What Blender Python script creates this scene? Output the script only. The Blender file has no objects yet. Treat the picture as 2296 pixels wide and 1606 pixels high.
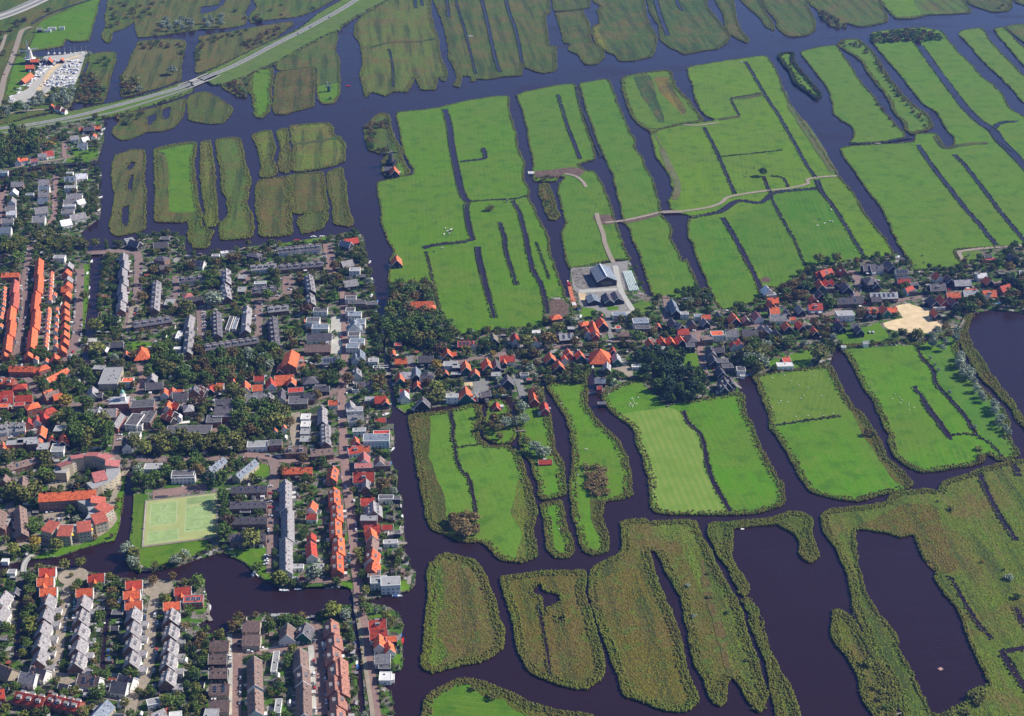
import bpy, math, random
import numpy as np
from mathutils import Vector, Matrix
from mathutils.geometry import tessellate_polygon
random.seed(7)
rng = np.random.default_rng(11)
SC = bpy.context.scene
COL = SC.collection

# ------------------------------------------------ camera, sky, sun, exposure
CAM_H = 682.0
PITCH = math.radians(27.0)
FPX = 3578.0            # focal length for an image 2295 wide
CX, CY = 1147.5, 803.0
Y_OFF = 1500.0
cam_d = bpy.data.cameras.new('camera')
cam_d.sensor_width = 36.0
cam_d.lens = 36.0 * FPX / 2295.0
cam_d.clip_start = 1.0
cam_d.clip_end = 20000.0
cam = bpy.data.objects.new('camera', cam_d)
cam.location = (0, -Y_OFF, CAM_H)
cam.rotation_euler = (math.pi/2 - PITCH, 0, 0)
COL.objects.link(cam)
SC.camera = cam

SUN_EL = math.radians(37)
SUN_AZ = math.radians(14)       # direction towards the sun, from +x turning to +y
world = bpy.data.worlds.new("World")
SC.world = world
world.use_nodes = True
wn = world.node_tree.nodes
bg = wn['Background']
sky = wn.new('ShaderNodeTexSky')
sky.sky_type = 'NISHITA'
sky.sun_disc = False
sky.sun_elevation = SUN_EL
sky.sun_rotation = math.pi/2 - SUN_AZ
sky.altitude = 300
sky.air_density = 1.0
sky.dust_density = 0.1
sky.ozone_density = 4.0
world.node_tree.links.new(sky.outputs[0], bg.inputs[0])
bg.inputs[1].default_value = 0.078
sun_d = bpy.data.lights.new('sun', 'SUN')
sun_d.energy = 5.0
sun_d.angle = math.radians(0.5)
sun_d.color = (1.0, 0.92, 0.80)
sun = bpy.data.objects.new('sun', sun_d)
sdir = Vector((math.cos(SUN_EL)*math.cos(SUN_AZ), math.cos(SUN_EL)*math.sin(SUN_AZ), math.sin(SUN_EL)))
sun.rotation_euler = sdir.to_track_quat('Z', 'Y').to_euler()
sun.location = (800, 0, 900)
COL.objects.link(sun)
SC.view_settings.view_transform = 'Standard'
SC.view_settings.look = 'None'
SC.view_settings.exposure = 0.6
SC.view_settings.gamma = 1.0
SC.cycles.max_bounces = 5
SC.cycles.diffuse_bounces = 2
SC.cycles.glossy_bounces = 2
SC.cycles.transmission_bounces = 2
SC.cycles.volume_bounces = 0
SC.cycles.transparent_max_bounces = 4

# ------------------------------------------------ survey of the ground
SP, CP = math.sin(PITCH), math.cos(PITCH)
TILE = {c: (765.25*(i % 3), [0, 535.1, 1070.8][i//3]) for i, c in enumerate('ABCDEFGHI')}
def ground(dx, dy, z=0.0):
    v = (dy - CY)/FPX
    zc = (CAM_H - z)/(SP + v*CP)
    return ((dx - CX)/FPX*zc, zc*(CP - v*SP) - Y_OFF)
def toD(tile, x, y):
    o = TILE[tile]
    return (o[0] + x/3.0, o[1] + y/3.0)
def at(tile, x, y, z=0.0):
    return ground(*toD(tile, x, y), z)
def project(X, Y, Z=0.0):
    yy = Y + Y_OFF; h = CAM_H - Z
    zc = yy*CP + h*SP
    return (CX + X*FPX/zc, CY + (h*CP - yy*SP)*FPX/zc)
def P(s, z=0.0):
    """'A 1,2 3,4 B 5,6' -> ground points"""
    out = []; t = None
    for w in s.split():
        if ',' not in w: t = w
        else:
            a, b = w.split(','); out.append(at(t, float(a), float(b), z))
    return out

# ------------------------------------------------ masks used to keep plants off roofs, roads and water
MX0, MY0, MW, MH = -1150, -800, 2300, 2400
def rast(poly, arr, val=True):
    p = np.array(poly, float)
    x0, x1 = int(max(p[:,0].min()-MX0, 0)), int(min(p[:,0].max()-MX0+1, MW-1))
    y0, y1 = int(max(p[:,1].min()-MY0, 0)), int(min(p[:,1].max()-MY0+1, MH-1))
    if x1 <= x0 or y1 <= y0: return
    gx, gy = np.meshgrid(np.arange(x0, x1+1)+MX0+.5, np.arange(y0, y1+1)+MY0+.5)
    ins = inside(p, gx, gy)
    arr[y0:y1+1, x0:x1+1][ins] = val
def inside(p, gx, gy):
    ins = np.zeros(gx.shape, bool)
    n = len(p); j = n-1
    for i in range(n):
        xi, yi = p[i]; xj, yj = p[j]
        if yi != yj:
            c = ((yi > gy) != (yj > gy)) & (gx < (xj-xi)*(gy-yi)/(yj-yi)+xi)
            ins ^= c
        j = i
    return ins
LAND = np.zeros((MH, MW), bool); BUSY = np.zeros((MH, MW), bool)
def look(arr, x, y):
    i, j = int(y-MY0), int(x-MX0)
    if 0 <= i < MH and 0 <= j < MW: return arr[i, j]
    return False
def near(arr, x, y, r):
    return any(look(arr, x+a*r, y+b*r) for a, b in ((0,0),(1,0),(-1,0),(0,1),(0,-1),(.7,.7),(-.7,.7),(.7,-.7),(-.7,-.7)))

# ------------------------------------------------ materials
MATS = {}
def mat(name, col, rough=0.8, spec=0.3, metal=0.0, vary=0.12, nscale=0.0, namt=0.0, objcol=False, bump=0.0, island=0.0):
    if name in MATS: return MATS[name]
    m = bpy.data.materials.new(name); m.use_nodes = True
    nt = m.node_tree; N, L = nt.nodes, nt.links
    b = N['Principled BSDF']
    b.inputs['Roughness'].default_value = rough
    b.inputs['Metallic'].default_value = metal
    b.inputs['Specular IOR Level'].default_value = spec
    oi = N.new('ShaderNodeObjectInfo')
    hsv = N.new('ShaderNodeHueSaturation')
    if objcol: L.new(oi.outputs['Color'], hsv.inputs['Color'])
    else: hsv.inputs['Color'].default_value = (*col, 1)
    mr = N.new('ShaderNodeMapRange')
    mr.inputs['To Min'].default_value = 1-vary; mr.inputs['To Max'].default_value = 1+vary
    L.new(oi.outputs['Random'], mr.inputs['Value'])
    val = mr.outputs[0]
    if island:
        g = N.new('ShaderNodeNewGeometry')
        m2 = N.new('ShaderNodeMapRange'); m2.inputs['To Min'].default_value = 1-island; m2.inputs['To Max'].default_value = 1+island
        L.new(g.outputs['Random Per Island'], m2.inputs['Value'])
        mu = N.new('ShaderNodeMath'); mu.operation = 'MULTIPLY'
        L.new(val, mu.inputs[0]); L.new(m2.outputs[0], mu.inputs[1]); val = mu.outputs[0]
        m3 = N.new('ShaderNodeMapRange'); m3.inputs['To Min'].default_value = 0.5-island*.02; m3.inputs['To Max'].default_value = 0.5+island*.05
        L.new(g.outputs['Random Per Island'], m3.inputs['Value']); L.new(m3.outputs[0], hsv.inputs['Hue'])
    if nscale:
        tc = N.new('ShaderNodeNewGeometry'); nz = N.new('ShaderNodeTexNoise')
        nz.inputs['Scale'].default_value = nscale; nz.inputs['Detail'].default_value = 4
        L.new(tc.outputs['Position'], nz.inputs['Vector'])
        m2 = N.new('ShaderNodeMapRange'); m2.inputs['From Min'].default_value = .3; m2.inputs['From Max'].default_value = .7
        m2.inputs['To Min'].default_value = 1-namt; m2.inputs['To Max'].default_value = 1+namt
        L.new(nz.outputs[0], m2.inputs['Value'])
        mu = N.new('ShaderNodeMath'); mu.operation = 'MULTIPLY'
        L.new(val, mu.inputs[0]); L.new(m2.outputs[0], mu.inputs[1]); val = mu.outputs[0]
        if bump:
            bp = N.new('ShaderNodeBump'); bp.inputs['Strength'].default_value = 1; bp.inputs['Distance'].default_value = bump
            L.new(nz.outputs[0], bp.inputs['Height']); L.new(bp.outputs[0], b.inputs['Normal'])
    L.new(val, hsv.inputs['Value'])
    L.new(hsv.outputs[0], b.inputs['Base Color'])
    MATS[name] = m
    return m

def ramp(N, stops, interp='LINEAR'):
    r = N.new('ShaderNodeValToRGB'); e = r.color_ramp.elements; r.color_ramp.interpolation = interp
    while len(e) < len(stops): e.new(0.5)
    for k, (p, c) in enumerate(stops): e[k].position = p; e[k].color = (*c, 1)
    return r
def mix(N, L, fac, a, b, mode='MIX'):
    m = N.new('ShaderNodeMix'); m.data_type = 'RGBA'; m.blend_type = mode
    for s, v in ((0, fac), (6, a), (7, b)):
        if isinstance(v, (int, float)): m.inputs[s].default_value = v
        elif isinstance(v, tuple): m.inputs[s].default_value = (*v, 1)
        else: L.new(v, m.inputs[s])
    return m.outputs[2]
def noise(N, L, vec, scale, detail=3, rough=.5, dist=0.0):
    n = N.new('ShaderNodeTexNoise'); n.inputs['Scale'].default_value = scale
    n.inputs['Detail'].default_value = detail; n.inputs['Roughness'].default_value = rough; n.inputs['Distortion'].default_value = dist
    L.new(vec, n.inputs['Vector']); return n.outputs[0]
def mrange(N, L, v, a, b, c, d):
    m = N.new('ShaderNodeMapRange')
    for k, x in zip(('From Min','From Max','To Min','To Max'), (a, b, c, d)): m.inputs[k].default_value = x
    L.new(v, m.inputs['Value']); return m.outputs[0]
def sep(N, L, v):
    s = N.new('ShaderNodeSeparateXYZ'); L.new(v, s.inputs[0]); return s
def math_(N, L, op, a, b=0.0):
    m = N.new('ShaderNodeMath'); m.operation = op
    for i, v in enumerate((a, b)):
        if isinstance(v, (int, float)): m.inputs[i].default_value = v
        else: L.new(v, m.inputs[i])
    return m.outputs[0]

def field_material(name, kind):
    """grass: UV in metres, u along the parcel; object colour = turf colour"""
    m = bpy.data.materials.new(name); m.use_nodes = True
    N, L = m.node_tree.nodes, m.node_tree.links
    b = N['Principled BSDF']; b.inputs['Roughness'].default_value = 1.0; b.inputs['Specular IOR Level'].default_value = 0.08
    g = N.new('ShaderNodeNewGeometry'); pos = g.outputs['Position']
    uv = N.new('ShaderNodeUVMap'); uv.uv_map = 'parcel'
    oi = N.new('ShaderNodeObjectInfo')
    s = sep(N, L, uv.outputs[0])
    c = oi.outputs['Color']
    # streaks that run along the parcel
    mp = N.new('ShaderNodeMapping'); mp.inputs['Scale'].default_value = (0.012, 0.22, 1)
    L.new(uv.outputs[0], mp.inputs['Vector'])
    st = noise(N, L, mp.outputs[0], 1.0, 4, .6)
    if kind == 'meadow':
        c = mix(N, L, mrange(N, L, st, .35, .65, 0, .55), c, (.105, .185, .014))
        wide = noise(N, L, pos, .012, 3, .5, .4)
        c = mix(N, L, mrange(N, L, wide, .4, .62, 0, .7), c, (.10, .17, .016))
        patch = noise(N, L, pos, .06, 4, .6)
        c = mix(N, L, mrange(N, L, patch, .5, .66, 0, .6), c, (.042, .12, .010))
        fine = noise(N, L, pos, .9, 2, .6)
        c = mix(N, L, 1.0, c, ramp_gray(N, L, fine, .80, 1.2), 'MULTIPLY')
        # shallow drains every 12 m or so
        w = N.new('ShaderNodeTexWave'); w.inputs['Scale'].default_value = .026; w.inputs['Distortion'].default_value = .5
        w.inputs['Detail'].default_value = 2; w.bands_direction = 'Y'
        L.new(uv.outputs[0], w.inputs['Vector'])
        c = mix(N, L, mrange(N, L, w.outputs[1], .0, .05, .16, 0), c, (.05, .11, .02))
        mod = noise(N, L, pos, .02, 3, .6)
        w2 = N.new('ShaderNodeTexWave'); w2.inputs['Scale'].default_value = .061; w2.inputs['Distortion'].default_value = 1.4; w2.inputs['Detail'].default_value = 3; w2.inputs['Detail Scale'].default_value = .3; w2.bands_direction = 'Y'
        L.new(uv.outputs[0], w2.inputs['Vector'])
        tr = math_(N, L, 'MULTIPLY', mrange(N, L, w2.outputs[1], .0, .12, 1, 0), mrange(N, L, mod, .45, .62, 0, .45))
        c = mix(N, L, tr, c, (.17, .22, .04))
        blot = noise(N, L, pos, .035, 5, .7, .8)
        c = mix(N, L, mrange(N, L, blot, .56, .72, 0, .55), c, (.15, .20, .035))
        bm = noise(N, L, pos, .5, 3, .6); dist = .25
    elif kind == 'mown':
        w = N.new('ShaderNodeTexWave'); w.inputs['Scale'].default_value = .055; w.inputs['Distortion'].default_value = 1.5
        w.inputs['Detail'].default_value = 2; w.bands_direction = 'Y'; L.new(uv.outputs[0], w.inputs['Vector'])
        c = mix(N, L, mrange(N, L, w.outputs[1], .35, .65, 0, .35), c, (.25, .29, .085))
        patch = noise(N, L, pos, .05, 4, .6)
        c = mix(N, L, mrange(N, L, patch, .42, .66, 0, .65), c, (.11, .21, .025))
        bm = noise(N, L, pos, 1.2, 3, .6); dist = .3
    elif kind == 'rough':
        n1 = noise(N, L, pos, .022, 4, .5, .6)
        c = mix(N, L, mrange(N, L, n1, .46, .66, 0, .75), c, (.145, .10, .032))
        n2 = noise(N, L, pos, .1, 5, .65, .4)
        c = mix(N, L, mrange(N, L, n2, .5, .66, 0, .8), c, (.075, .145, .02))
        c = mix(N, L, mrange(N, L, st, .5, .68, 0, .55), c, (.16, .125, .05))
        mp2 = N.new('ShaderNodeMapping'); mp2.inputs['Scale'].default_value = (0.006, 0.09, 1); mp2.inputs['Location'].default_value = (7, 3, 0)
        L.new(uv.outputs[0], mp2.inputs['Vector'])
        c = mix(N, L, mrange(N, L, noise(N, L, mp2.outputs[0], 1.0, 4, .6), .48, .64, 0, .7), c, (.032, .055, .016))
        n3 = noise(N, L, pos, .55, 4, .7, .3)
        c = mix(N, L, 1.0, c, ramp_gray(N, L, n3, .45, 1.5), 'MULTIPLY')
        bm = noise(N, L, pos, .45, 5, .7, .4); dist = 1.3
    elif kind == 'garden':
        v = N.new('ShaderNodeTexVoronoi'); v.inputs['Scale'].default_value = .21; v.inputs['Randomness'].default_value = .8
        v.distance = 'CHEBYCHEV'
        L.new(pos, v.inputs['Vector'])
        cs = N.new('ShaderNodeSeparateColor'); L.new(v.outputs['Color'], cs.inputs[0])
        r = ramp(N, [(0, (.06,.13,.018)), (.20, (.04,.07,.02)), (.36, (.17,.145,.12)), (.52, (.07,.16,.02)), (.62, (.20,.18,.165)), (.76, (.06,.055,.045)), (.86, (.17,.12,.10)), (.94, (.33,.31,.30))], 'CONSTANT')
        L.new(cs.outputs[0], r.inputs[0]); c = r.outputs[0]
        n2 = noise(N, L, pos, .35, 4, .65, .3)
        c = mix(N, L, mrange(N, L, n2, .5, .62, 0, .85), c, (.035, .062, .016))
        n3 = noise(N, L, pos, 1.6, 4, .7)
        c = mix(N, L, 1.0, c, ramp_gray(N, L, n3, .5, 1.5), 'MULTIPLY')
        bm = n2; dist = .8
    bp = N.new('ShaderNodeBump'); bp.inputs['Strength'].default_value = .8; bp.inputs['Distance'].default_value = dist
    L.new(bm, bp.inputs['Height']); L.new(bp.outputs[0], b.inputs['Normal'])
    L.new(c, b.inputs['Base Color'])
    return m
def ramp_gray(N, L, v, lo, hi):
    x = mrange(N, L, v, .3, .7, lo, hi)
    cc = N.new('ShaderNodeCombineColor')
    for k in range(3): L.new(x, cc.inputs[k])
    return cc.outputs[0]
FIELD = {k: field_material(k+'_ground', k) for k in ('meadow', 'mown', 'rough', 'garden')}

def water_material():
    m = bpy.data.materials.new('water'); m.use_nodes = True
    N, L = m.node_tree.nodes, m.node_tree.links
    b = N['Principled BSDF']
    b.inputs['Base Color'].default_value = (.0225, .0105, .0105, 1)
    b.inputs['Roughness'].default_value = .09; b.inputs['IOR'].default_value = 1.42; b.inputs['Specular Tint'].default_value = (.17,.32,1,1)  # specular tint paints extra sky blue into the reflections
    g = N.new('ShaderNodeNewGeometry')
    n = noise(N, L, g.outputs['Position'], .25, 3, .6)
    n2 = noise(N, L, g.outputs['Position'], .012, 3, .5, .5)
    bp = N.new('ShaderNodeBump'); bp.inputs['Strength'].default_value = .35; bp.inputs['Distance'].default_value = .35
    L.new(n, bp.inputs['Height']); L.new(bp.outputs[0], b.inputs['Normal'])
    n3 = N.new('ShaderNodeMapping'); n3.inputs['Scale'].default_value = (.004, .03, 1); n3.inputs['Rotation'].default_value = (0, 0, .5); L.new(g.outputs['Position'], n3.inputs['Vector'])
    ws = noise(N, L, n3.outputs[0], 1.0, 4, .6, .5)
    L.new(mrange(N, L, math_(N, L, 'ADD', math_(N, L, 'MULTIPLY', n2, .5), math_(N, L, 'MULTIPLY', ws, .5)), .4, .6, .04, .32), b.inputs['Roughness'])
    return m
WATER = water_material()

def road_material(name, col, amt=.12):
    return mat(name, col, rough=.9, spec=.2, vary=.04, nscale=.35, namt=amt)
ASPH = road_material('asphalt', (.20, .20, .19))
BRICKRD = road_material('brick_paving', (.215, .155, .14), .16)
PATHM = road_material('gravel_path', (.29, .245, .19), .15)
PINK = road_material('pink_paving', (.25, .165, .145), .15)
LIGHTRD = road_material('light_concrete', (.42, .41, .37), .12)
SANDM = mat('sand', (.56, .44, .27), rough=1, spec=.05, nscale=.12, namt=.14, bump=.4)
EARTH = mat('earth', (.13, .09, .07), rough=1, spec=.05, nscale=.3, namt=.35, bump=.5)
WHITEP = mat('white_paint', (.78, .77, .74), rough=.6, vary=.04)

# ------------------------------------------------ objects, labels
REG = []      # (obj, look, category, group)
def newobj(name, mesh, parent=None, color=None):
    o = bpy.data.objects.new(name, mesh); COL.objects.link(o)
    if parent is not None: o.parent = parent
    if color: o.color = (*color, 1) if len(color) == 3 else color
    return o
def reg(o, lookw, cat, group=None, pos=None):
    o['category'] = cat
    if group: o['group'] = group
    REG.append([o, lookw, pos])
    return o
def structure(o, label=None, pos=None, cat=None):
    o['kind'] = 'structure'
    if label:
        if pos is not None:
            REG.append([o, label, pos]); o['category'] = cat or 'ground'
        else: o['label'] = label; o['category'] = cat or 'ground'
    return o
class MB:
    def __init__(s): s.v = []; s.f = []; s.m = []
    def add(s, vs, fs, mi=0):
        b = len(s.v); s.v += [tuple(v) for v in vs]; s.f += [tuple(b+i for i in f) for f in fs]; s.m += [mi]*len(fs)
    def box(s, x0, y0, z0, x1, y1, z1, mi=0):
        vs = [(x0,y0,z0),(x1,y0,z0),(x1,y1,z0),(x0,y1,z0),(x0,y0,z1),(x1,y0,z1),(x1,y1,z1),(x0,y1,z1)]
        s.add(vs, [(3,2,1,0),(4,5,6,7),(0,1,5,4),(1,2,6,5),(2,3,7,6),(3,0,4,7)], mi)
    def prism(s, poly, z0, z1, mi=0):
        n = len(poly)
        s.add([(x,y,z0) for x,y in poly]+[(x,y,z1) for x,y in poly],
              [tuple(range(n-1,-1,-1)), tuple(range(n,2*n))]+[(i,(i+1)%n,n+(i+1)%n,n+i) for i in range(n)], mi)
    def tube(s, a, b, r0, r1, n=8, mi=0):
        a, b = Vector(a), Vector(b); d = (b-a).normalized()
        u = d.orthogonal().normalized(); w = d.cross(u)
        vs = []
        for p, r in ((a, r0), (b, r1)):
            for k in range(n):
                t = 2*math.pi*k/n; vs.append(p+u*math.cos(t)*r+w*math.sin(t)*r)
        s.add(vs, [(k,(k+1)%n,n+(k+1)%n,n+k) for k in range(n)]+[tuple(range(n-1,-1,-1)), tuple(range(n,2*n))], mi)
    def bar(s, a, b, w, h, mi=0):
        a, b = Vector(a), Vector(b); d = (b-a).normalized()
        up = Vector((0,0,1)) if abs(d.z) < .95 else Vector((0,1,0))
        u = d.cross(up).normalized()*w/2; q = u.cross(d).normalized()*h/2
        vs = [a-u-q, a+u-q, a+u+q, a-u+q, b-u-q, b+u-q, b+u+q, b-u+q]
        s.add(vs, [(3,2,1,0),(4,5,6,7),(0,1,5,4),(1,2,6,5),(2,3,7,6),(3,0,4,7)], mi)
    def mesh(s, name, mats):
        me = bpy.data.meshes.new(name); me.from_pydata(s.v, [], s.f)
        for m in mats: me.materials.append(m)
        if len(mats) > 1: me.polygons.foreach_set('material_index', s.m)
        me.update(); return me
    def build(s, name, mats, parent=None, color=None):
        if not isinstance(mats, (list, tuple)): mats = [mats]
        return newobj(name, s.mesh(name, mats), parent, color)

def smooth_closed(pts, step=5.0, jit=0.9, seed=0):
    n = len(pts); out = []
    rs = np.random.default_rng(seed)
    for i in range(n):
        p0, p1, p2, p3 = (Vector(pts[(i+k) % n]) for k in (-1, 0, 1, 2))
        L = (p2-p1).length
        k = max(1, int(L/step))
        # keep long straights straight: limit tangents
        m1 = (p2-p0).normalized()*min(L, (p1-p0).length)*.6 if (p2-p0).length > 0 else (p2-p1)
        m2 = (p3-p1).normalized()*min(L, (p3-p2).length)*.6 if (p3-p1).length > 0 else (p2-p1)
        for j in range(k):
            t = j/k; t2, t3 = t*t, t*t*t
            q = p1*(2*t3-3*t2+1)+m1*(t3-2*t2+t)+p2*(-2*t3+3*t2)+m2*(t3-t2)
            out.append(q)
    if jit:
        N = len(out); w = rs.normal(0, 1, N); w2 = rs.normal(0, 1, N)
        k = np.array([.25, .5, .25])
        w = np.convolve(np.r_[w[-1:], w, w[:1]], k, 'valid'); w2 = np.convolve(np.r_[w2[-1:], w2, w2[:1]], k, 'valid')
        out = [Vector((q.x+w[i]*jit, q.y+w2[i]*jit)) for i, q in enumerate(out)]
    return [(q.x, q.y) for q in out]
def area(p):
    p = np.array(p); return .5*np.sum(p[:,0]*np.roll(p[:,1],-1)-np.roll(p[:,0],-1)*p[:,1])
def axis_of(pts):
    p = np.array(pts); c = p.mean(0); u, s, vt = np.linalg.svd(p-c, full_matrices=False)
    a = vt[0]; 
    if a[1] < 0: a = -a
    return c, a
def sheet(name, loops, z, material, color=None, skirt=None, axis=None):
    """flat polygon with holes; skirt = z of the bottom of its banks"""
    allp = [p for l in loops for p in l]
    tris = tessellate_polygon([[Vector((x, y, 0)) for x, y in l] for l in loops])
    vs = [(x, y, z) for x, y in allp]; fs = []
    for t in tris:
        a, b, c = (allp[i] for i in t)
        cr = (b[0]-a[0])*(c[1]-a[1])-(b[1]-a[1])*(c[0]-a[0])
        if abs(cr) < 1e-6: continue
        fs.append(tuple(t) if cr > 0 else tuple(reversed(t)))
    if skirt is not None:
        o = 0
        for l in loops:
            n = len(l); b = len(vs)
            vs += [(x, y, z) for x, y in l]+[(x, y, skirt) for x, y in l]
            for i in range(n):
                j = (i+1) % n
                fs.append((b+i, b+j, b+n+j, b+n+i))
            o += n
    me = bpy.data.meshes.new(name); me.from_pydata(vs, [], fs)
    c, a = axis_of(loops[0])
    if axis is not None: a = np.array(axis)/np.hypot(*axis)
    uvl = me.uv_layers.new(name='parcel')
    V = np.array(vs); idx = np.empty(len(me.loops), np.int32); me.loops.foreach_get('vertex_index', idx)
    d = V[idx, :2]-c
    uvs = np.stack([d@a, d@np.array([-a[1], a[0]])], 1).astype(np.float32)
    uvl.data.foreach_set('uv', uvs.ravel())
    me.materials.append(material); me.update()
    return newobj(name, me, color=color)
def offset_line(pts, w):
    P_ = [Vector(p) for p in pts]; n = len(P_); Lf, Rt = [], []
    for i, p in enumerate(P_):
        a = P_[max(i-1, 0)]; b = P_[min(i+1, n-1)]
        d = (b-a).normalized(); nrm = Vector((-d.y, d.x))
        ww = (w[i*(len(w)-1)//max(n-1,1)] if isinstance(w, (list, tuple)) else w)/2
        Lf.append(p+nrm*ww); Rt.append(p-nrm*ww)
    return [(q.x, q.y) for q in Rt]+[(q.x, q.y) for q in reversed(Lf)]
def smooth_open(pts, step=6.0):
    out = []; n = len(pts)
    for i in range(n-1):
        p0, p1, p2, p3 = (Vector(pts[min(max(i+k, 0), n-1)]) for k in (-1, 0, 1, 2))
        L = (p2-p1).length; k = max(1, int(L/step)); m1, m2 = (p2-p0)*.5, (p3-p1)*.5
        m1 = m1.normalized()*min(m1.length, L); m2 = m2.normalized()*min(m2.length, L)
        for j in range(k):
            t = j/k; t2, t3 = t*t, t*t*t
            q = p1*(2*t3-3*t2+1)+m1*(t3-2*t2+t)+p2*(-2*t3+3*t2)+m2*(t3-t2); out.append((q.x, q.y))
    out.append(tuple(pts[-1])); return out
def ribbon(name, pts, w, z, material, color=None, busy=True):
    pts = smooth_open(pts); pl = offset_line(pts, w); n = len(pts)
    Rt, Lf = pl[:n], pl[n:][::-1]
    vs = [(x, y, z) for x, y in Rt]+[(x, y, z) for x, y in Lf]
    fs = [(i, i+1, n+i+1, n+i) for i in range(n-1)]
    me = bpy.data.meshes.new(name); me.from_pydata(vs, [], fs); me.materials.append(material); me.update()
    if busy: rast(pl, BUSY)
    return newobj(name, me, color=color)

# clumps of upright blades for reeds and rough grass: one mesh per call
TUFT = mat('reed', (.1, .1, .04), rough=.9, spec=.1, vary=.0, objcol=True, island=.18)
def _tint():
    N, L = TUFT.node_tree.nodes, TUFT.node_tree.links; b = N['Principled BSDF']; src = b.inputs['Base Color'].links[0].from_socket
    g = N.new('ShaderNodeNewGeometry')
    c = mix(N, L, mrange(N, L, noise(N, L, g.outputs['Position'], .022, 3, .5, .6), .44, .66, 0, .5), src, (.125, .095, .032))
    c = mix(N, L, mrange(N, L, noise(N, L, g.outputs['Position'], .04, 3, .5, .4), .5, .68, 0, .5), c, (.09, .155, .02))
    L.new(c, b.inputs['Base Color'])
_tint()
def tufts(name, P2, hmin, hmax, rad, color, z=0.5, label='', pos=None, lean=.35):
    P2 = np.asarray(P2, float); n = len(P2)
    if n == 0: return None
    k = 5
    ang = rng.uniform(0, 2*math.pi, n)
    R = rad*rng.uniform(.35, 1.0, n)**1.3*1.4; H = rng.uniform(hmin, hmax, n)
    th = ang[:, None]+np.arange(k)[None, :]*2*math.pi/k+rng.uniform(-.3, .3, (n, k))
    rr = R[:, None]*rng.uniform(.7, 1.2, (n, k))
    V = np.empty((n, k*2+1, 3), np.float32)
    V[:, :k, 0] = P2[:, 0:1]+np.cos(th)*rr; V[:, :k, 1] = P2[:, 1:2]+np.sin(th)*rr; V[:, :k, 2] = z-.25
    V[:, k:2*k, 0] = P2[:, 0:1]+np.cos(th)*rr*.95+rng.uniform(-.2, .2, (n, k))*R[:, None]
    V[:, k:2*k, 1] = P2[:, 1:2]+np.sin(th)*rr*.95+rng.uniform(-.2, .2, (n, k))*R[:, None]
    V[:, k:2*k, 2] = z+H[:, None]*rng.uniform(.35, .85, (n, k))
    V[:, 2*k, 0] = P2[:, 0]+rng.uniform(-lean, lean, n)*R; V[:, 2*k, 1] = P2[:, 1]+rng.uniform(-lean, lean, n)*R
    V[:, 2*k, 2] = z+H
    q = [[i, (i+1) % k, k+(i+1) % k, k+i] for i in range(k)]; t = [[k+i, k+(i+1) % k, 2*k] for i in range(k)]
    q = np.array(q).ravel(); t = np.array(t).ravel()
    per = np.concatenate([q, t]); base = (np.arange(n)*(2*k+1))[:, None]
    loops = (base+per[None, :]).ravel().astype(np.int32)
    sizes = np.tile(np.array([4]*k+[3]*k, np.int32), n)
    starts = np.r_[0, np.cumsum(sizes)[:-1]].astype(np.int32)
    me = bpy.data.meshes.new(name)
    me.vertices.add(n*(2*k+1)); me.vertices.foreach_set('co', V.ravel())
    me.loops.add(len(loops)); me.loops.foreach_set('vertex_index', loops)
    me.polygons.add(len(sizes)); me.polygons.foreach_set('loop_start', starts)
    me.update(calc_edges=True); me.materials.append(TUFT)
    o = newobj(name, me, color=color); o['kind'] = 'stuff'
    return o
def along(loop, step, inset0, inset1, closed=True):
    p = np.array(loop); q = np.roll(p, -1, 0) if closed else p[1:]
    if not closed: p = p[:-1]
    sgn = 1 if (not closed or area(loop) > 0) else -1
    out = []
    for a, b in zip(p, q):
        d = b-a; L = np.hypot(*d)
        if L < 1e-3: continue
        n = rng.poisson(L/step)
        if n == 0: continue
        t = rng.uniform(0, 1, n); nr = np.array([-d[1], d[0]])/L*sgn
        off = rng.uniform(inset0, inset1, n)
        out.append(a+d*t[:, None]+nr*off[:, None])
    return np.concatenate(out) if out else np.zeros((0, 2))
def scatter_in(poly, dens, holes=()):
    p = np.array(poly); x0, y0 = p.min(0); x1, y1 = p.max(0)
    n = int((x1-x0)*(y1-y0)*dens)
    x = rng.uniform(x0, x1, n); y = rng.uniform(y0, y1, n)
    k = inside(p, x, y)
    for h in holes: k &= ~inside(np.array(h), x, y)
    return np.stack([x[k], y[k]], 1)
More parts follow.
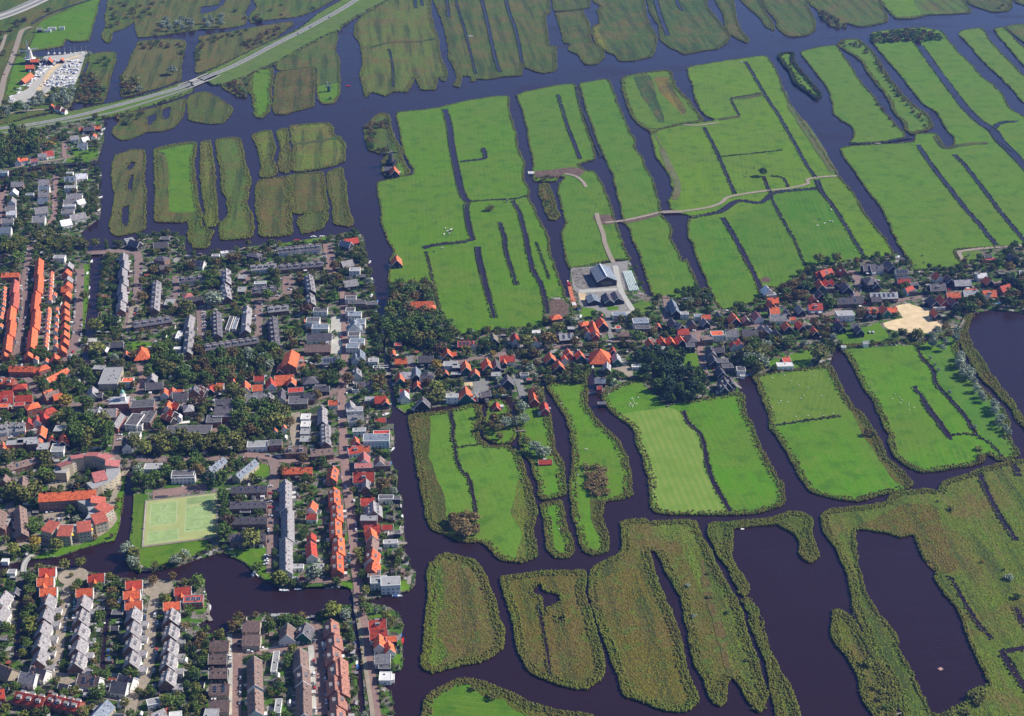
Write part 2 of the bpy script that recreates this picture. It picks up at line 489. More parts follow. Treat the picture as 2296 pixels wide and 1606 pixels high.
# ------------------------------------------------ landmarks that labels point to
MARKS = [(n, toD(t, x, y)) for n, t, x, y in [
 ('the boatyard','A',380,480), ('the white windmill','A',200,400), ('the motorway','A',200,70), ('the road bridge','A',1330,560),
 ('the small green windmill','A',2210,600), ('the dark thatched windmill','B',340,1090), ('the orange-roofed boathouses','A',620,890),
 ('the orange-roofed pair by tall trees','A',180,1070), ('the cluster of willows on the marsh','A',1210,170),
 ('the island with two ponds','A',860,1300), ('the striped marsh peninsula','B',1000,300), ('the lone field tree','C',540,1160),
 ('the winding gravel track','C',800,1240), ('the ragged hedge of trees','C',1500,240), ('the hooked field ditch','B',960,1040),
 ('the wooden jetty pad','B',1275,1165), ('the slim bush island','C',780,520), ('the far right corner channel','C',2150,870),
 ('the longest orange terrace','D',240,430), ('the straight town canal','D',640,400), ('the big orange barn hall','D',1950,810),
 ('the large flat grey hall','D',745,940), ('the domed town hall','D',800,1090), ('the church','D',700,1200),
 ('the flat-roofed shop block','D',960,1200), ('the dark hall with skylights','D',1280,1290), ('the curved care home','G',560,60),
 ('the ribbed dark hall','D',1500,1170), ('the orange farmhouse in the park','D',950,750), ('the silver willow in town','D',1440,400),
 ('the riverside green strip','D',2040,20), ('the open parking square','D',1930,340), ('the korfball pitch','G',1210,280), ('the long grey terrace','G',1930,300),
 ('the left turning circle','G',490,680), ('the right turning circle','G',1070,760), ('the stepped brown terrace','G',2240,1300),
 ('the curved footbridge','G',190,570), ('the white drawbridge','E',270,880), ('the lone waterside barn','E',370,140),
 ('the big grey farm barn','E',1770,250), ('the wrapped bales','E',1930,290), ('the orange barge','E',1545,380),
 ('the pyramid-roofed farmhouse','E',1735,750), ('the dark wood','E',2180,930), ('the red-roofed islet shed','E',1040,1120),
 ('the blue-walled villa','E',230,1350), ('the sand lot','F',1550,520), ('the white shed','F',685,860),
 ('the dark waterfront gables','F',260,900), ('the solar-roofed row','F',1350,360), ('the swimming pool','F',2090,430),
 ('the great willow','F',920,770), ('the round lake','F',2150,800), ('the two roadside poplars','F',970,130), ('the marsh lake','I',1600,1000),
 ('the island with the black pond','H',1400,850), ('the river footbridge','H',120,830), ('the floating white houseboat','H',300,1345),
 ('the red-roofed pair of terraces','G',320,1490), ('the long dark lake','I',700,900), ('the moored white boats','G',1720,650),
 ('the twin dark gables','G',1985,1030), ('the brown marsh bush','H',1730,50), ('the brown island bush','H',820,310),
 ('the orange gate shed by the moat','E',390,545), ('the western brick road','D',170,300), ('the long white-walled row','D',80,1280),
 ('the school forecourt','D',1460,1280), ('the bottom lawn island','H',800,1520), ('the forked marsh','I',300,1330)]]

# ------------------------------------------------ water
wl = MB(); wl.add([(-9000,-3000,0),(9000,-3000,0),(9000,9000,0),(-9000,9000,0)], [(0,1,2,3)])
w_ = wl.build('water', WATER); structure(w_, 'dark still water of the lakes and channels between the fields', cat='water')

GREEN = (.075, .19, .008); GREEN2 = (.105, .21, .012); DULL = (.058, .095, .024); BROWN = (.070, .072, .024); YEL = (.10, .125, .026)
LANDZ = [0.60]
def land(name, cat, lookw, kind, col, s, holes=(), fringe=1, inner=0.0, jit=.9, step=5.0, fcol=None, axis=None, fh=(.5,1.5), marks=True):
    loops = [smooth_closed(P(s), step, jit, len(REG))]
    hl = [smooth_closed(P(h), 3.0, .6, len(REG)+9+i) for i, h in enumerate(holes)]
    LANDZ[0] += .003; z = LANDZ[0]
    if kind == 'rough': col = (col[0]*1.3, col[1]*1.28, col[2]*.7)
    if kind == 'rough' and axis is None and name != 'reed_bed': axis = (-.10, 1)
    o = sheet(name, loops+hl, z, FIELD[kind], col, skirt=-.3, axis=axis)
    rast(loops[0], LAND)
    for h in hl: rast(h, LAND, False)
    c = np.mean(np.array(P(s)), 0); structure(o, lookw, project(*c), cat)
    o['gx'] = 0.0; del o['gx']
    if kind == 'meadow': o.color = (col[0]*1.03, col[1]*.97, col[2]*.65, 1)
    if fcol is None: fcol = {'meadow': (.115,.115,.025), 'mown': (.12,.12,.03), 'rough': (.125,.135,.022), 'garden': (.03,.055,.015)}[kind]
    pts = []
    if fringe:
        pts.append(along(loops[0], .6/fringe, -.6, 2.1))
        if fringe > 1: pts.append(along(loops[0], 1.1/fringe, 1.5, 6))
        for h in hl: pts.append(along(h, 1.0/fringe, -2.4, .5))
    if pts:
        q = np.concatenate(pts)
        dy = np.hypot(q[:, 0], q[:, 1]+Y_OFF); q = q[rng.uniform(0, 1, len(q)) < np.clip(1500/dy, .35, 1)]
        q = visible(q)
        if len(q):
            f = tufts('reed_fringe', q, fh[0], fh[1], .72, fcol, z)
            reg(f, 'fringe of tall reeds along the water of '+lookw, 'reeds', 'reed fringes', project(*c))
    if inner:
        q = visible(scatter_in(loops[0], inner, hl))
        if len(q):
            f = tufts('marsh_tufts', q, 0.0, .38, .7, (col[0]*1.3, col[1]*1.25, col[2]*.7), z)
            reg(f, 'tufts of rough marsh grass on '+lookw, 'marsh grass', 'marsh tufts', project(*c))
    return loops[0]
def visible(q):
    if len(q) == 0: return q
    yy = q[:, 1]+Y_OFF; zc = yy*CP+CAM_H*SP
    px = CX+q[:, 0]*FPX/zc; py = CY+(CAM_H*CP-yy*SP)*FPX/zc
    return q[(px > -40) & (px < 2335) & (py > -30) & (py < 1650)]

# ------------------------------------------------ the land, island by island (traced survey)
R_, M_ = 'rough', 'meadow'
land('river_bank_ground','land','rough grassland','rough',DULL,"A -400,-250 750,-250 672,0 650,90 630,160 612,235 590,278 480,285 445,268 425,312 330,332 215,350 205,366 250,385 420,372 575,345 605,352 590,410 560,470 545,540 525,610 505,660 480,700 440,750 330,762 240,775 130,805 0,845 -400,900",fringe=.6)
land('marsh_island','island','narrow bushy marsh strip','rough',DULL,"A 745,-150 1000,-150 905,80 895,150 830,195 760,220 740,290 715,292 690,262 680,235 710,180 705,120 720,50")
land('marsh_island','island','broad marsh with a pond','rough',(.075,.09,.035),"A 1000,-150 920,60 905,110 905,180 930,255 1050,245 1200,225 1330,205 1500,195 1640,170 1660,120 1640,90 1690,0 1700,-150",["A 1495,-40 1520,0 1495,40 1440,80 1350,98 1350,50 1400,45 1470,30"])
land('marsh_island','island','bushy marsh wedge','rough',DULL,"A 1710,-150 1700,0 1725,50 1680,110 1690,160 1780,140 2000,115 2140,60 2300,-30 2480,-150")
land('marsh_island','island','brownish marsh above the road','rough',(.08,.085,.038),"A 1345,250 1560,215 1740,180 1960,150 1970,165 1850,260 1700,340 1500,430 1340,495 1315,490 1315,420 1310,350 1340,290")
land('marsh_island','island','square marsh with willows','rough',(.085,.085,.045),"A 940,280 1130,265 1240,275 1250,310 1225,400 1215,500 1215,540 1080,590 900,640 820,655 812,600 820,520 860,440 885,370 920,310")
land('wooded_island','island','wooded islet','rough',DULL,"A 605,370 700,355 770,355 780,400 750,500 720,620 690,690 600,700 510,690 515,640 550,560 575,500 600,430")
land('marsh_island','island','fan-shaped marsh island','rough',(.06,.08,.024),"A 1265,660 1370,620 1460,660 1555,720 1560,760 1500,830 1400,838 1270,812 1262,740")
land('marsh_island','island','crescent marsh with two pools','rough',(.06,.082,.03),"A 760,790 830,760 1000,740 1240,665 1248,690 1230,780 1170,855 1070,890 980,895 870,940 810,945 755,905 765,860 810,810",["A 1090,740 1145,725 1140,790 1110,810 1090,790","A 990,790 1050,765 1045,820 1000,850 990,830"])
land('wooded_island','island','small bush islet','rough',DULL,"A 1490,580 1670,515 1670,600 1650,655 1600,655 1500,600")
land('meadow_island','island','small bright meadow island','meadow',GREEN,"A 1690,490 1760,460 1835,465 1840,520 1825,620 1830,680 1815,750 1750,798 1705,775 1700,680 1675,610 1680,540",fringe=1.5)
land('marsh_island','island','brown square marsh island','rough',(.07,.06,.028),"A 1860,500 1950,470 2110,455 2115,600 2100,720 1990,750 1920,775 1850,770 1835,730 1840,620 1850,540",fringe=1.4)
land('marsh_island','island','long green marsh by the embankment','rough',(.06,.09,.03),"A 1850,435 2100,300 2250,220 2255,330 2285,420 2285,640 2240,700 2170,705 2135,670 2125,560 2125,460 2000,470 1880,480")
land('mill_lawn','lawn','bright green lawn round a small mill','meadow',GREEN,"A 2140,590 2278,565 2275,640 2230,690 2165,690 2145,650",fringe=0)
land('marsh_island','island','yellowish bottle-shaped island','rough',YEL,"A 1690,915 1745,890 1815,885 1835,910 1855,1000 1835,1070 1865,1130 1860,1170 1830,1190 1760,1200 1745,1170 1755,1130 1730,1000",fringe=1.4)
land('marsh_island','island','slim yellowish island','rough',YEL,"A 1855,890 1880,875 1930,870 1945,960 1958,1060 1955,1150 1920,1168 1880,1155 1870,1080 1885,1020 1870,950",fringe=1.4)
land('marsh_island','island','large yellow-green island','rough',(.10,.13,.03),"A 1960,850 2190,830 2240,860 2245,910 2296,930 2325,970 2310,1090 2160,1140 2000,1160 1968,1155 1965,1000 1950,900",fringe=1.4)
land('marsh_island','island','brown rectangular island','rough',(.08,.075,.03),"A 1720,1260 1745,1220 1850,1200 1920,1195 1945,1240 1955,1380 1960,1500 1955,1580 1760,1600 1740,1570 1735,1500 1715,1400",fringe=1.4)
land('marsh_island','island','brown blunt island','rough',(.08,.072,.03),"A 1930,1190 2050,1170 2170,1165 2185,1250 2210,1400 2205,1415 2080,1435 1970,1440 1960,1380 1955,1260",fringe=1.4)
land('marsh_island','island','small oval green island','rough',(.065,.085,.028),"A 2010,1470 2090,1430 2195,1425 2205,1460 2180,1530 2110,1560 2030,1575 2000,1500",fringe=1.4)
land('marsh_island','island','narrow brown island at the river bend','rough',(.07,.08,.028),"A 2200,1165 2290,1132 2300,1135 2326,1250 2341,1400 2376,1510 2341,1530 2255,1515 2240,1500 2235,1440 2225,1350 2197,1220",fringe=1.4)
land('marsh_island','island','grey marsh island with three pools','rough',(.082,.08,.045),"A 775,1050 820,1035 900,1010 975,1015 975,1120 965,1200 985,1320 975,1400 985,1530 935,1560 850,1580 800,1595 740,1570 735,1500 770,1370 760,1250 750,1130",["A 880,1090 915,1095 880,1150 850,1140","A 880,1180 900,1180 885,1290 850,1260","A 820,1400 870,1385 865,1500 840,1530 815,1500"])
land('marsh_island','island','island with a green middle field','rough',(.055,.085,.025),"A 1040,1010 1140,980 1310,960 1320,1000 1305,1100 1320,1250 1330,1350 1360,1450 1360,1530 1430,1560 D 1405,20 1395,65 1300,70 1280,40 A 1262,1600 1270,1480 1230,1500 1050,1500 1035,1470 1050,1300 1040,1240 1035,1100",fringe=1.5)
land('meadow','field','green hay field','meadow',GREEN,"A 1060,1020 1290,972 1300,1000 1298,1250 1335,1420 1148,1430 1137,1300 1112,1150 1112,1035",fringe=0)
land('marsh_island','island','straight yellow-green strip island','rough',(.095,.12,.03),"A 1350,960 1415,948 1430,1060 1445,1150 1445,1250 1460,1400 1470,1500 1440,1530 1385,1535 1375,1400 1350,1250 1345,1100",fringe=1.5)
land('marsh_island','island','wide-topped green strip island','rough',(.068,.11,.03),"A 1455,945 1530,930 1610,932 1630,1000 1650,1100 1685,1220 1665,1290 1665,1400 1700,1450 1705,1560 1690,1600 D 1600,5 1480,10 A 1480,1500 1525,1470 1525,1350 1490,1290 1480,1150 1455,1020",fringe=1.5)
land('marsh_peninsula','peninsula','ragged marsh peninsula','rough',(.085,.115,.03),"B 90,170 140,110 210,70 340,-40 380,-150 600,-150 600,60 620,180 648,250 660,350 680,420 712,490 700,550 680,550 650,520 630,605 530,605 490,520 480,560 440,620 345,620 290,650 200,625 160,655 145,600 120,510 140,440 125,300 85,240",fringe=1.3)
land('marsh_peninsula','peninsula','striped marsh peninsula','rough',(.058,.085,.026),"B 640,-150 1400,-150 1400,0 1405,90 1370,110 1385,200 1395,310 1445,320 1440,480 1340,495 1240,460 1225,430 1205,510 1080,520 970,540 900,535 885,555 860,520 810,515 795,590 750,580 760,560 775,520 750,450 720,400 715,300 700,240 670,130 650,80",fringe=1.3)
land('marsh_peninsula','peninsula','short marsh point','rough',(.052,.075,.026),"B 1400,-150 1430,80 1490,75 1600,65 1670,50 1660,-150",fringe=1.3)
land('marsh_island','island','tapering marsh island','rough',(.052,.075,.026),"B 1450,90 1560,75 1625,75 1670,180 1680,280 1750,330 1770,380 1720,435 1650,440 1610,410 1590,375 1525,340 1540,300 1490,290 1465,180 1440,110",fringe=1.3)
land('marsh_peninsula','peninsula','dark green marsh peninsula','rough',(.048,.078,.026),"B 1690,-150 1690,10 1740,45 1720,70 1730,160 1690,180 1680,220 1700,280 1770,345 1840,380 1870,415 1980,410 2090,380 2120,290 2110,230 2060,140 2040,0 2040,-150",fringe=1.3)
land('reed_patch','meadow','yellow reed patch','rough',(.13,.14,.03),"B 1695,190 1735,168 1790,300 1810,350 1770,335 1705,280",fringe=0)
land('marsh_peninsula','peninsula','rounded marsh peninsula','rough',(.045,.078,.026),"B 2045,-150 2070,80 2130,180 2140,270 2200,320 2260,345 2296,370 C 120,350 250,325 310,270 310,220 270,190 240,140 200,90 160,40 130,-150",fringe=1.3)
land('marsh_peninsula','peninsula','slim curved marsh tongue','rough',(.06,.08,.03),"C 195,-150 215,0 270,110 280,190 340,250 430,290 445,265 400,220 370,160 350,60 320,-150",fringe=1.3)
land('marsh_peninsula','peninsula','thin green marsh tongue','rough',(.05,.085,.028),"C 360,-150 380,0 430,50 500,110 560,185 605,208 608,160 560,90 520,0 480,-150",fringe=1.3)
land('marsh_peninsula','peninsula','blunt marsh peninsula','rough',(.052,.085,.028),"C 490,-150 545,40 620,140 630,190 710,250 830,245 890,200 890,140 850,60 770,-150",fringe=1.3)
land('marsh_peninsula','peninsula','bushy marsh peninsula','rough',(.062,.092,.03),"C 790,-150 860,40 900,70 920,110 980,170 1020,190 1095,185 1100,160 1190,185 1300,170 1375,145 1375,100 1340,40 1270,-150",fringe=1.3)
land('meadow_peninsula','peninsula','half green half brown meadow point','rough',(.07,.12,.03),"C 1270,-150 1340,30 1390,90 1440,130 1550,130 1640,105 1800,100 1930,90 1940,70 1900,20 1850,-150",fringe=1.3)
land('meadow','field','bright green strip field','meadow',GREEN2,"C 1290,-140 1345,25 1395,85 1440,115 1600,100 1560,40 1520,-140",fringe=0)
land('marsh_peninsula','peninsula','bushy far marsh point','rough',(.045,.065,.025),"C 1850,-150 1920,30 2000,60 2080,85 2170,80 2210,55 2215,20 2160,-150",fringe=1.3)
land('meadow_peninsula','peninsula','dull green corner meadow','rough',(.05,.085,.025),"C 2170,-150 2240,20 2400,60 2700,-50",fringe=1.3)

# northwestern meadow with small farm, boatyard yard
land('meadow','field','bright green paddock','meadow',GREEN,"A 280,150 560,20 690,-80 672,-10 650,85 628,160 608,225 585,268 480,277 440,262 420,302 330,322 215,338 200,320 235,240 250,190",fringe=0)
land('mill_lawn','lawn','green lawn behind the mill','meadow',GREEN,"A 110,400 150,390 190,430 210,520 150,600 60,650 40,640 70,520",fringe=0)

# polders in the middle
land('polder','field','broad green polder','meadow',GREEN,"B 365,780 390,758 620,735 700,715 880,675 1110,650 1125,720 1150,830 1180,920 1190,1010 1230,1090 1225,1200 1265,1290 1260,1330 1300,1420 1340,1500 1390,1600 E 1400,100 1440,200 1485,330 1530,430 1560,520 1380,580 1350,590 1100,615 760,655 700,560 640,430 600,300 330,310 330,150 350,75 310,20 B 300,1600 275,1530 265,1400 240,1300 245,1230 400,1195 470,1180 490,1160 430,1060 400,960 385,860")
land('polder','field','green polder with a central hollow','meadow',(.075,.175,.02),"B 1175,645 1250,620 1560,570 1600,720 1645,860 1690,980 1700,1075 1600,1110 1640,1150 1700,1160 1750,1230 1780,1300 1830,1440 1850,1520 1880,1600 E 1890,40 1930,120 1935,150 1820,150 1560,205 1530,210 1500,100 1480,0 B 1480,1570 1505,1500 1490,1430 1450,1290 1460,1240 1500,1200 1460,1190 1440,1225 1300,1225 1290,1180 1285,1100 1260,950 1215,750",axis=(.15,1))
land('polder','field','narrow winding green polder','meadow',(.07,.175,.02),"B 1600,570 1620,560 1790,540 1830,620 1880,750 1940,890 1980,950 1975,1000 2020,1060 2045,1140 2090,1200 2140,1380 2150,1450 2200,1500 2225,1540 2210,1605 E 2210,0 2260,80 2296,160 F 20,140 100,330 E 2296,405 2100,395 2060,300 2010,130 1970,50 B 1920,1530 1890,1470 1870,1380 1830,1230 1820,1180 1760,1050 1720,960 1690,860 1650,760 1620,660")
land('marsh_island','island','bushy mill islet','rough',DULL,"B 155,870 200,810 260,768 310,772 330,830 350,920 400,1000 415,1080 440,1130 465,1165 400,1190 300,1190 278,1160 270,1090 300,1040 240,1035 185,1010 160,950",fringe=2)
land('mill_lawn','lawn','green mill garden','meadow',GREEN,"B 380,1090 420,1085 455,1165 400,1185 385,1140",fringe=0)
land('marsh_island','island','long brown bush island','rough',(.075,.06,.03),"B 1330,1245 1385,1240 1420,1310 1445,1400 1465,1460 1440,1485 1390,1480 1360,1380 1325,1300",fringe=1.6,inner=.1)
land('polder','field','polder with ribbons of marsh','meadow',(.085,.16,.022),"B 1885,560 1900,520 2060,490 2210,480 2240,570 2296,640 C 50,680 80,740 130,790 128,822 20,835 B 2290,842 2160,872 2090,905 2060,880 1970,820 1920,720 1890,620",fringe=1.5)
land('marsh_strip','marsh','dark green marsh ribbon','rough',(.03,.065,.03),"B 1965,520 2060,505 2100,560 2120,660 2150,740 2175,830 2130,830 2090,750 2010,650 1985,580",fringe=0)
land('marsh_strip','marsh','orange and grey marsh ribbon','rough',(.14,.11,.03),"B 2100,530 2190,520 2240,620 2296,700 2320,760 2290,780 2240,720 2150,640",fringe=0)
land('polder','field','great square polder','meadow',GREEN2,"B 2060,870 2160,872 2296,842 C 130,825 215,812 150,780 110,740 75,650 55,560 25,470 60,450 300,410 550,380 590,420 640,500 660,560 690,640 740,730 880,930 1050,1190 1090,1240 1150,1300 1210,1420 1280,1520 1360,1605 F 1380,40 1415,90 1400,130 1200,150 1130,155 870,190 840,205 750,310 640,330 540,330 530,420 270,485 215,430 160,300 110,180 60,30 C 35,1600 30,1500 60,1460 B 2220,1420 2200,1360 2230,1280 2180,1150 2110,1050 2090,960 2075,900")
land('meadow','field','mid-green pasture','meadow',(.05,.16,.014),"C 615,1300 920,1280 1010,1390 1090,1520 1140,1600 F 1225,140 870,190 820,180 C 740,1600 680,1470",fringe=0)
land('meadow','field','deep green pasture','meadow',(.048,.155,.014),"C 320,1470 590,1350 620,1370 680,1500 735,1600 F 780,120 820,190 700,320 620,325 C 550,1900 400,1650",fringe=0)
land('meadow','field','bright green strip','meadow',(.058,.18,.014),"C 35,1480 260,1465 320,1600 F 440,240 520,400 400,450 270,478 170,300 70,30",fringe=0)
land('meadow_island','island','slim bush-rimmed islet','meadow',GREEN2,"C 650,370 735,360 745,400 770,450 820,510 880,580 925,640 915,675 880,670 820,620 740,560 720,500 645,400",fringe=3,fcol=(.03,.045,.02),fh=(1.5,3.5))
land('polder','field','long green polder','meadow',(.085,.18,.025),"C 790,355 900,325 1020,310 1060,350 1130,450 1200,560 1280,650 1340,740 1420,830 1480,890 1490,930 1340,960 1130,970 1125,950 1150,900 1120,850 1060,810 1010,770 1000,700 980,620 920,530 850,440 800,375")
land('polder','field','slim hedge-lined polder','meadow',(.085,.165,.03),"C 1035,300 1080,270 1180,270 1260,330 1310,400 1400,540 1480,640 1560,720 1650,780 1680,850 1650,880 1540,910 1490,880 1480,830 1400,740 1370,660 1290,560 1230,480 1180,400 1080,340",fringe=2)
land('polder','field','sweeping right-hand polder','meadow',(.085,.19,.02),"C 1260,260 1280,220 1450,200 1600,190 1740,215 1780,270 1840,340 1900,400 1960,460 2010,520 2080,570 2150,640 2190,720 2240,760 2400,850 2700,1000 2800,1605 F 2800,60 2296,60 2080,60 1830,85 1880,185 1700,215 1560,215 1500,130 1440,30 C 1430,1605 1390,1530 1330,1400 1250,1300 1180,1200 1110,1100 1070,1040 1065,1000 1150,985 1540,960 1570,905 1700,905 1750,1000 1790,1005 1820,970 1820,930 1760,860 1700,760 1600,690 1520,590 1450,500 1380,420 1290,310",axis=(-.45,1))
land('polder','field','far bright polder strip','meadow',(.1,.18,.03),"C 1850,230 1890,205 2010,195 2050,260 2150,370 2300,520 2600,760 2700,950 2500,850 2296,700 2150,540 2060,460 1980,380 1900,280")
land('polder','field','far thin polder strip','meadow',(.1,.18,.03),"C 2090,200 2160,190 2300,330 2600,600 2600,720 2296,450 2200,340 2130,260")
land('polder','field','far corner polder','rough',(.06,.10,.03),"C 2170,185 2296,165 2700,180 2700,600 2450,430 2296,295")

# the lower fields
land('polder','field','wide meadow with tracks and reed borders','meadow',(.095,.235,.03),"E 455,1200 590,1175 730,1160 880,1120 940,1130 950,1200 920,1270 930,1350 1000,1400 1130,1400 1190,1450 1220,1530 H 1245,0 1280,100 1310,230 1290,360 1310,470 1315,530 1200,575 1080,560 1000,490 930,440 830,440 720,400 600,340 570,270 540,120 520,0 E 510,1605 490,1400 460,1300",fringe=2)
land('reed_bed','marsh','long olive reed bed','rough',(.05,.062,.022),"E 458,1205 585,1178 600,1300 590,1450 640,1605 H 690,120 700,240 720,390 600,335 572,270 545,120 525,0 E 513,1605 492,1400 463,1300",fringe=0,inner=.45)
land('reed_bed','marsh','yellow-green reed border','rough',(.085,.12,.025),"H 1190,20 1245,10 1275,100 1305,230 1285,360 1300,470 1305,525 1200,570 1180,480 1220,380 1140,250",fringe=0,inner=.3)
land('wooded_island','island','small island with a shed and trees','meadow',GREEN,"E 990,1095 1060,1085 1110,1110 1130,1170 1160,1240 1180,1330 1130,1380 1030,1380 960,1340 950,1260 975,1190",fringe=1)
land('polder','field','narrow green strip beside willows','meadow',(.07,.215,.009),"E 1200,1090 1260,1130 1390,1150 1410,1250 1430,1400 1470,1480 1490,1560 1490,1605 H 1500,40 1510,120 1440,140 1350,150 1320,100 1310,30 1290,0 E 1280,1530 1250,1480 1200,1440 1190,1300 1170,1150",fringe=1.8)
land('meadow_island','island','small tongue-shaped green island','meadow',(.07,.215,.009),"H 1350,190 1470,160 1490,180 1510,280 1550,430 1560,500 1520,545 1430,545 1380,470 1370,330 1350,230",fringe=2.2)
land('polder','field','boot-shaped green field','meadow',(.08,.22,.01),"E 1385,985 1640,960 1660,1000 1650,1120 1720,1230 1850,1350 1890,1420 1930,1500 1940,1605 H 1950,80 1955,120 1900,140 1760,170 1750,260 1790,400 1785,500 1680,525 1620,490 1560,300 1545,150 1530,0 E 1545,1605 1550,1380 1500,1200 1430,1080 1385,1020",fringe=1.8)
land('reed_bed','marsh','reed bed at the field corner','rough',(.055,.07,.022),"H 1680,140 1755,160 1745,260 1785,400 1778,490 1750,470 1740,400 1680,300 1665,200",fringe=0,inner=.4)
land('polder','field','bright green sheep field','meadow',(.07,.22,.008),"E 1745,1080 1760,1040 1850,1000 2000,950 2296,1060 F 0,1100 300,1050 380,1040 410,1060 420,1180 470,1270 530,1420 600,1540 630,1605 I 670,40 690,150 680,190 520,240 330,255 I 0,255 H 2110,240 2080,180 2060,0 E 2060,1605 2030,1500 1990,1400 1950,1270 1850,1200 1790,1140",fringe=1.5)
land('mown_field','field','pale mown hay field','mown',(.15,.245,.035),"E 1870,1195 2100,1155 2200,1140 2290,1180 F 20,1210 70,1280 130,1340 150,1500 170,1600 I 200,60 260,140 310,235 0,245 H 2120,232 2090,180 2070,0 E 2070,1605 2040,1500 2000,1400 1955,1260",fringe=0,axis=(-.13,1))
land('polder','field','two-part field split by a ditch','meadow',(.07,.215,.008),"F 470,930 640,890 860,870 980,860 1010,880 1060,1000 1150,1130 1250,1240 1330,1380 1370,1480 1420,1520 1500,1605 I 1550,50 1500,80 1300,130 1170,165 1050,155 900,120 840,90 780,0 F 770,1590 700,1450 590,1270 570,1180 540,1090 500,990",fringe=1.8)
land('meadow','field','yellow-green grazed pasture','meadow',(.115,.19,.035),"F 478,935 640,898 860,878 950,870 1020,1010 1090,1100 1140,1170 1000,1200 800,1235 600,1262 580,1180 548,1090 508,990",fringe=0)
land('reed_bed','marsh','broad brown reed dyke','rough',(.075,.072,.026),"F 960,868 1005,880 1060,1000 1150,1130 1250,1240 1330,1380 1370,1480 1420,1520 1500,1605 I 1545,45 1500,75 1440,40 1400,0 F 1390,1605 1310,1480 1210,1330 1150,1200 1090,1100",fringe=0,inner=.4)
land('polder','field','large green field with a long pond ditch','meadow',(.075,.215,.009),"F 1050,722 1500,690 1545,715 1830,640 1850,760 1900,870 1970,970 2080,1080 2150,1150 2200,1270 2190,1320 2230,1400 2265,1450 2200,1505 2120,1500 2030,1450 2020,1500 1900,1540 1700,1570 1570,1570 1430,1480 1370,1370 1375,1330 1330,1240 1270,1080 1200,990 1150,880 1085,770",fringe=1.8)
land('dyke','dyke','reedy dyke','rough',(.05,.075,.02),"F 1885,545 1945,515 1915,590 1910,640 1955,740 2015,830 2085,930 2155,1030 2222,1100 2255,1180 2296,1240 2400,1350 2380,1390 2270,1250 2195,1130 2095,1030 1990,930 1915,800 1855,680 1845,620",fringe=2.2)
land('marsh_island','island','grey-brown marsh island','rough',(.085,.078,.04),"H 590,590 640,540 700,518 880,560 930,600 970,650 1010,770 1050,900 1080,1030 1080,1160 1020,1200 920,1250 800,1270 610,1315 540,1270 530,1220 560,1060 575,900 590,760 580,640",fringe=3,inner=.22)
land('marsh_strip','marsh','bright green marsh margin','rough',(.075,.13,.022),"H 600,600 650,555 680,600 690,700 700,800 650,940 660,1080 720,1180 640,1280 560,1260 555,1200 575,1060 590,900 605,760",fringe=0,inner=.3)
land('marsh_island','island','brown marsh island with a pond and a slit','rough',(.072,.072,.025),"H 1075,680 1200,655 1610,632 1640,780 1680,950 1730,1130 1765,1280 1740,1370 1640,1425 1500,1410 1380,1370 1260,1300 1190,1180 1170,1060 1130,900 1080,770",["H 1285,760 1330,715 1362,765 1450,790 1475,830 1430,860 1390,880 1380,930 1352,860 1345,800 1300,790","H 1430,950 1470,930 1500,950 1480,975"],fringe=3,inner=.22)
land('marsh_island','island','large hooked brown marsh','rough',(.078,.078,.026),"H 1885,310 1920,290 2040,288 2070,310 2200,295 2296,290 I 0,290 80,305 110,380 170,480 250,650 340,790 400,920 440,1080 500,1220 540,1370 570,1480 530,1585 430,1500 370,1390 330,1345 300,1380 290,1500 260,1545 190,1490 150,1400 80,1260 40,1080 0,900 H 2296,870 2250,760 2150,560 2110,500 2060,500 2090,600 2150,760 2210,900 2296,1180 I 30,1330 90,1450 100,1510 20,1580 H 2200,1570 2100,1540 1920,1480 1870,1380 1820,1230 1740,1050 1690,850 1665,680 1700,600 1860,530 1885,470",fringe=3,inner=.2)
land('marsh_strip','marsh','greener dry marsh strip','rough',(.09,.13,.03),"H 2080,330 2250,320 2296,340 I 60,340 150,520 200,650 300,800 380,950 430,1150 480,1300 500,1450 440,1400 380,1300 300,1300 240,1100 180,900 90,700 0,500 H 2240,420 2160,480 2090,420",fringe=0,inner=.1)
land('marsh_strip','marsh','brown dry heart of the slit marsh','rough',(.088,.074,.026),"H 1150,700 1560,680 1620,900 1700,1150 1700,1300 1500,1370 1300,1270 1210,1100 1150,900",["H 1275,755 1330,705 1372,760 1460,785 1485,835 1430,870 1395,890 1385,940 1345,870 1335,805 1290,790","H 1425,948 1470,920 1505,948 1482,985"],fringe=0,inner=.14)
land('marsh_strip','marsh','brown dry heart of the hooked marsh','rough',(.092,.078,.026),"H 1760,700 1900,620 2000,620 2080,800 2180,1000 2270,1200 I -10,1300 50,1440 10,1520 H 2200,1520 2050,1490 1930,1380 1880,1200 1820,1000",fringe=0,inner=.14)
land('marsh_strip','marsh','grey-brown heart of the grey-brown island','rough',(.09,.07,.045),"H 700,590 800,600 860,700 900,850 920,1000 900,1150 780,1200 720,1180 690,1050 740,900 730,750",fringe=0,inner=.14)
land('meadow_island','island','bottom island with a bright lawn','meadow',(.058,.165,.014),"H 560,1500 620,1440 700,1400 790,1360 950,1375 1080,1430 1240,1510 1400,1560 1600,1590 1680,1610 1760,1800 480,1800 545,1600",fringe=3)
land('reed_bed','marsh','bushy reed border of the bottom island','rough',(.062,.075,.022),"H 790,1365 950,1380 1080,1435 1240,1515 1400,1563 1600,1592 1680,1612 1500,1640 1250,1605 1130,1560 1100,1500 950,1480 880,1410",fringe=0,inner=.45)
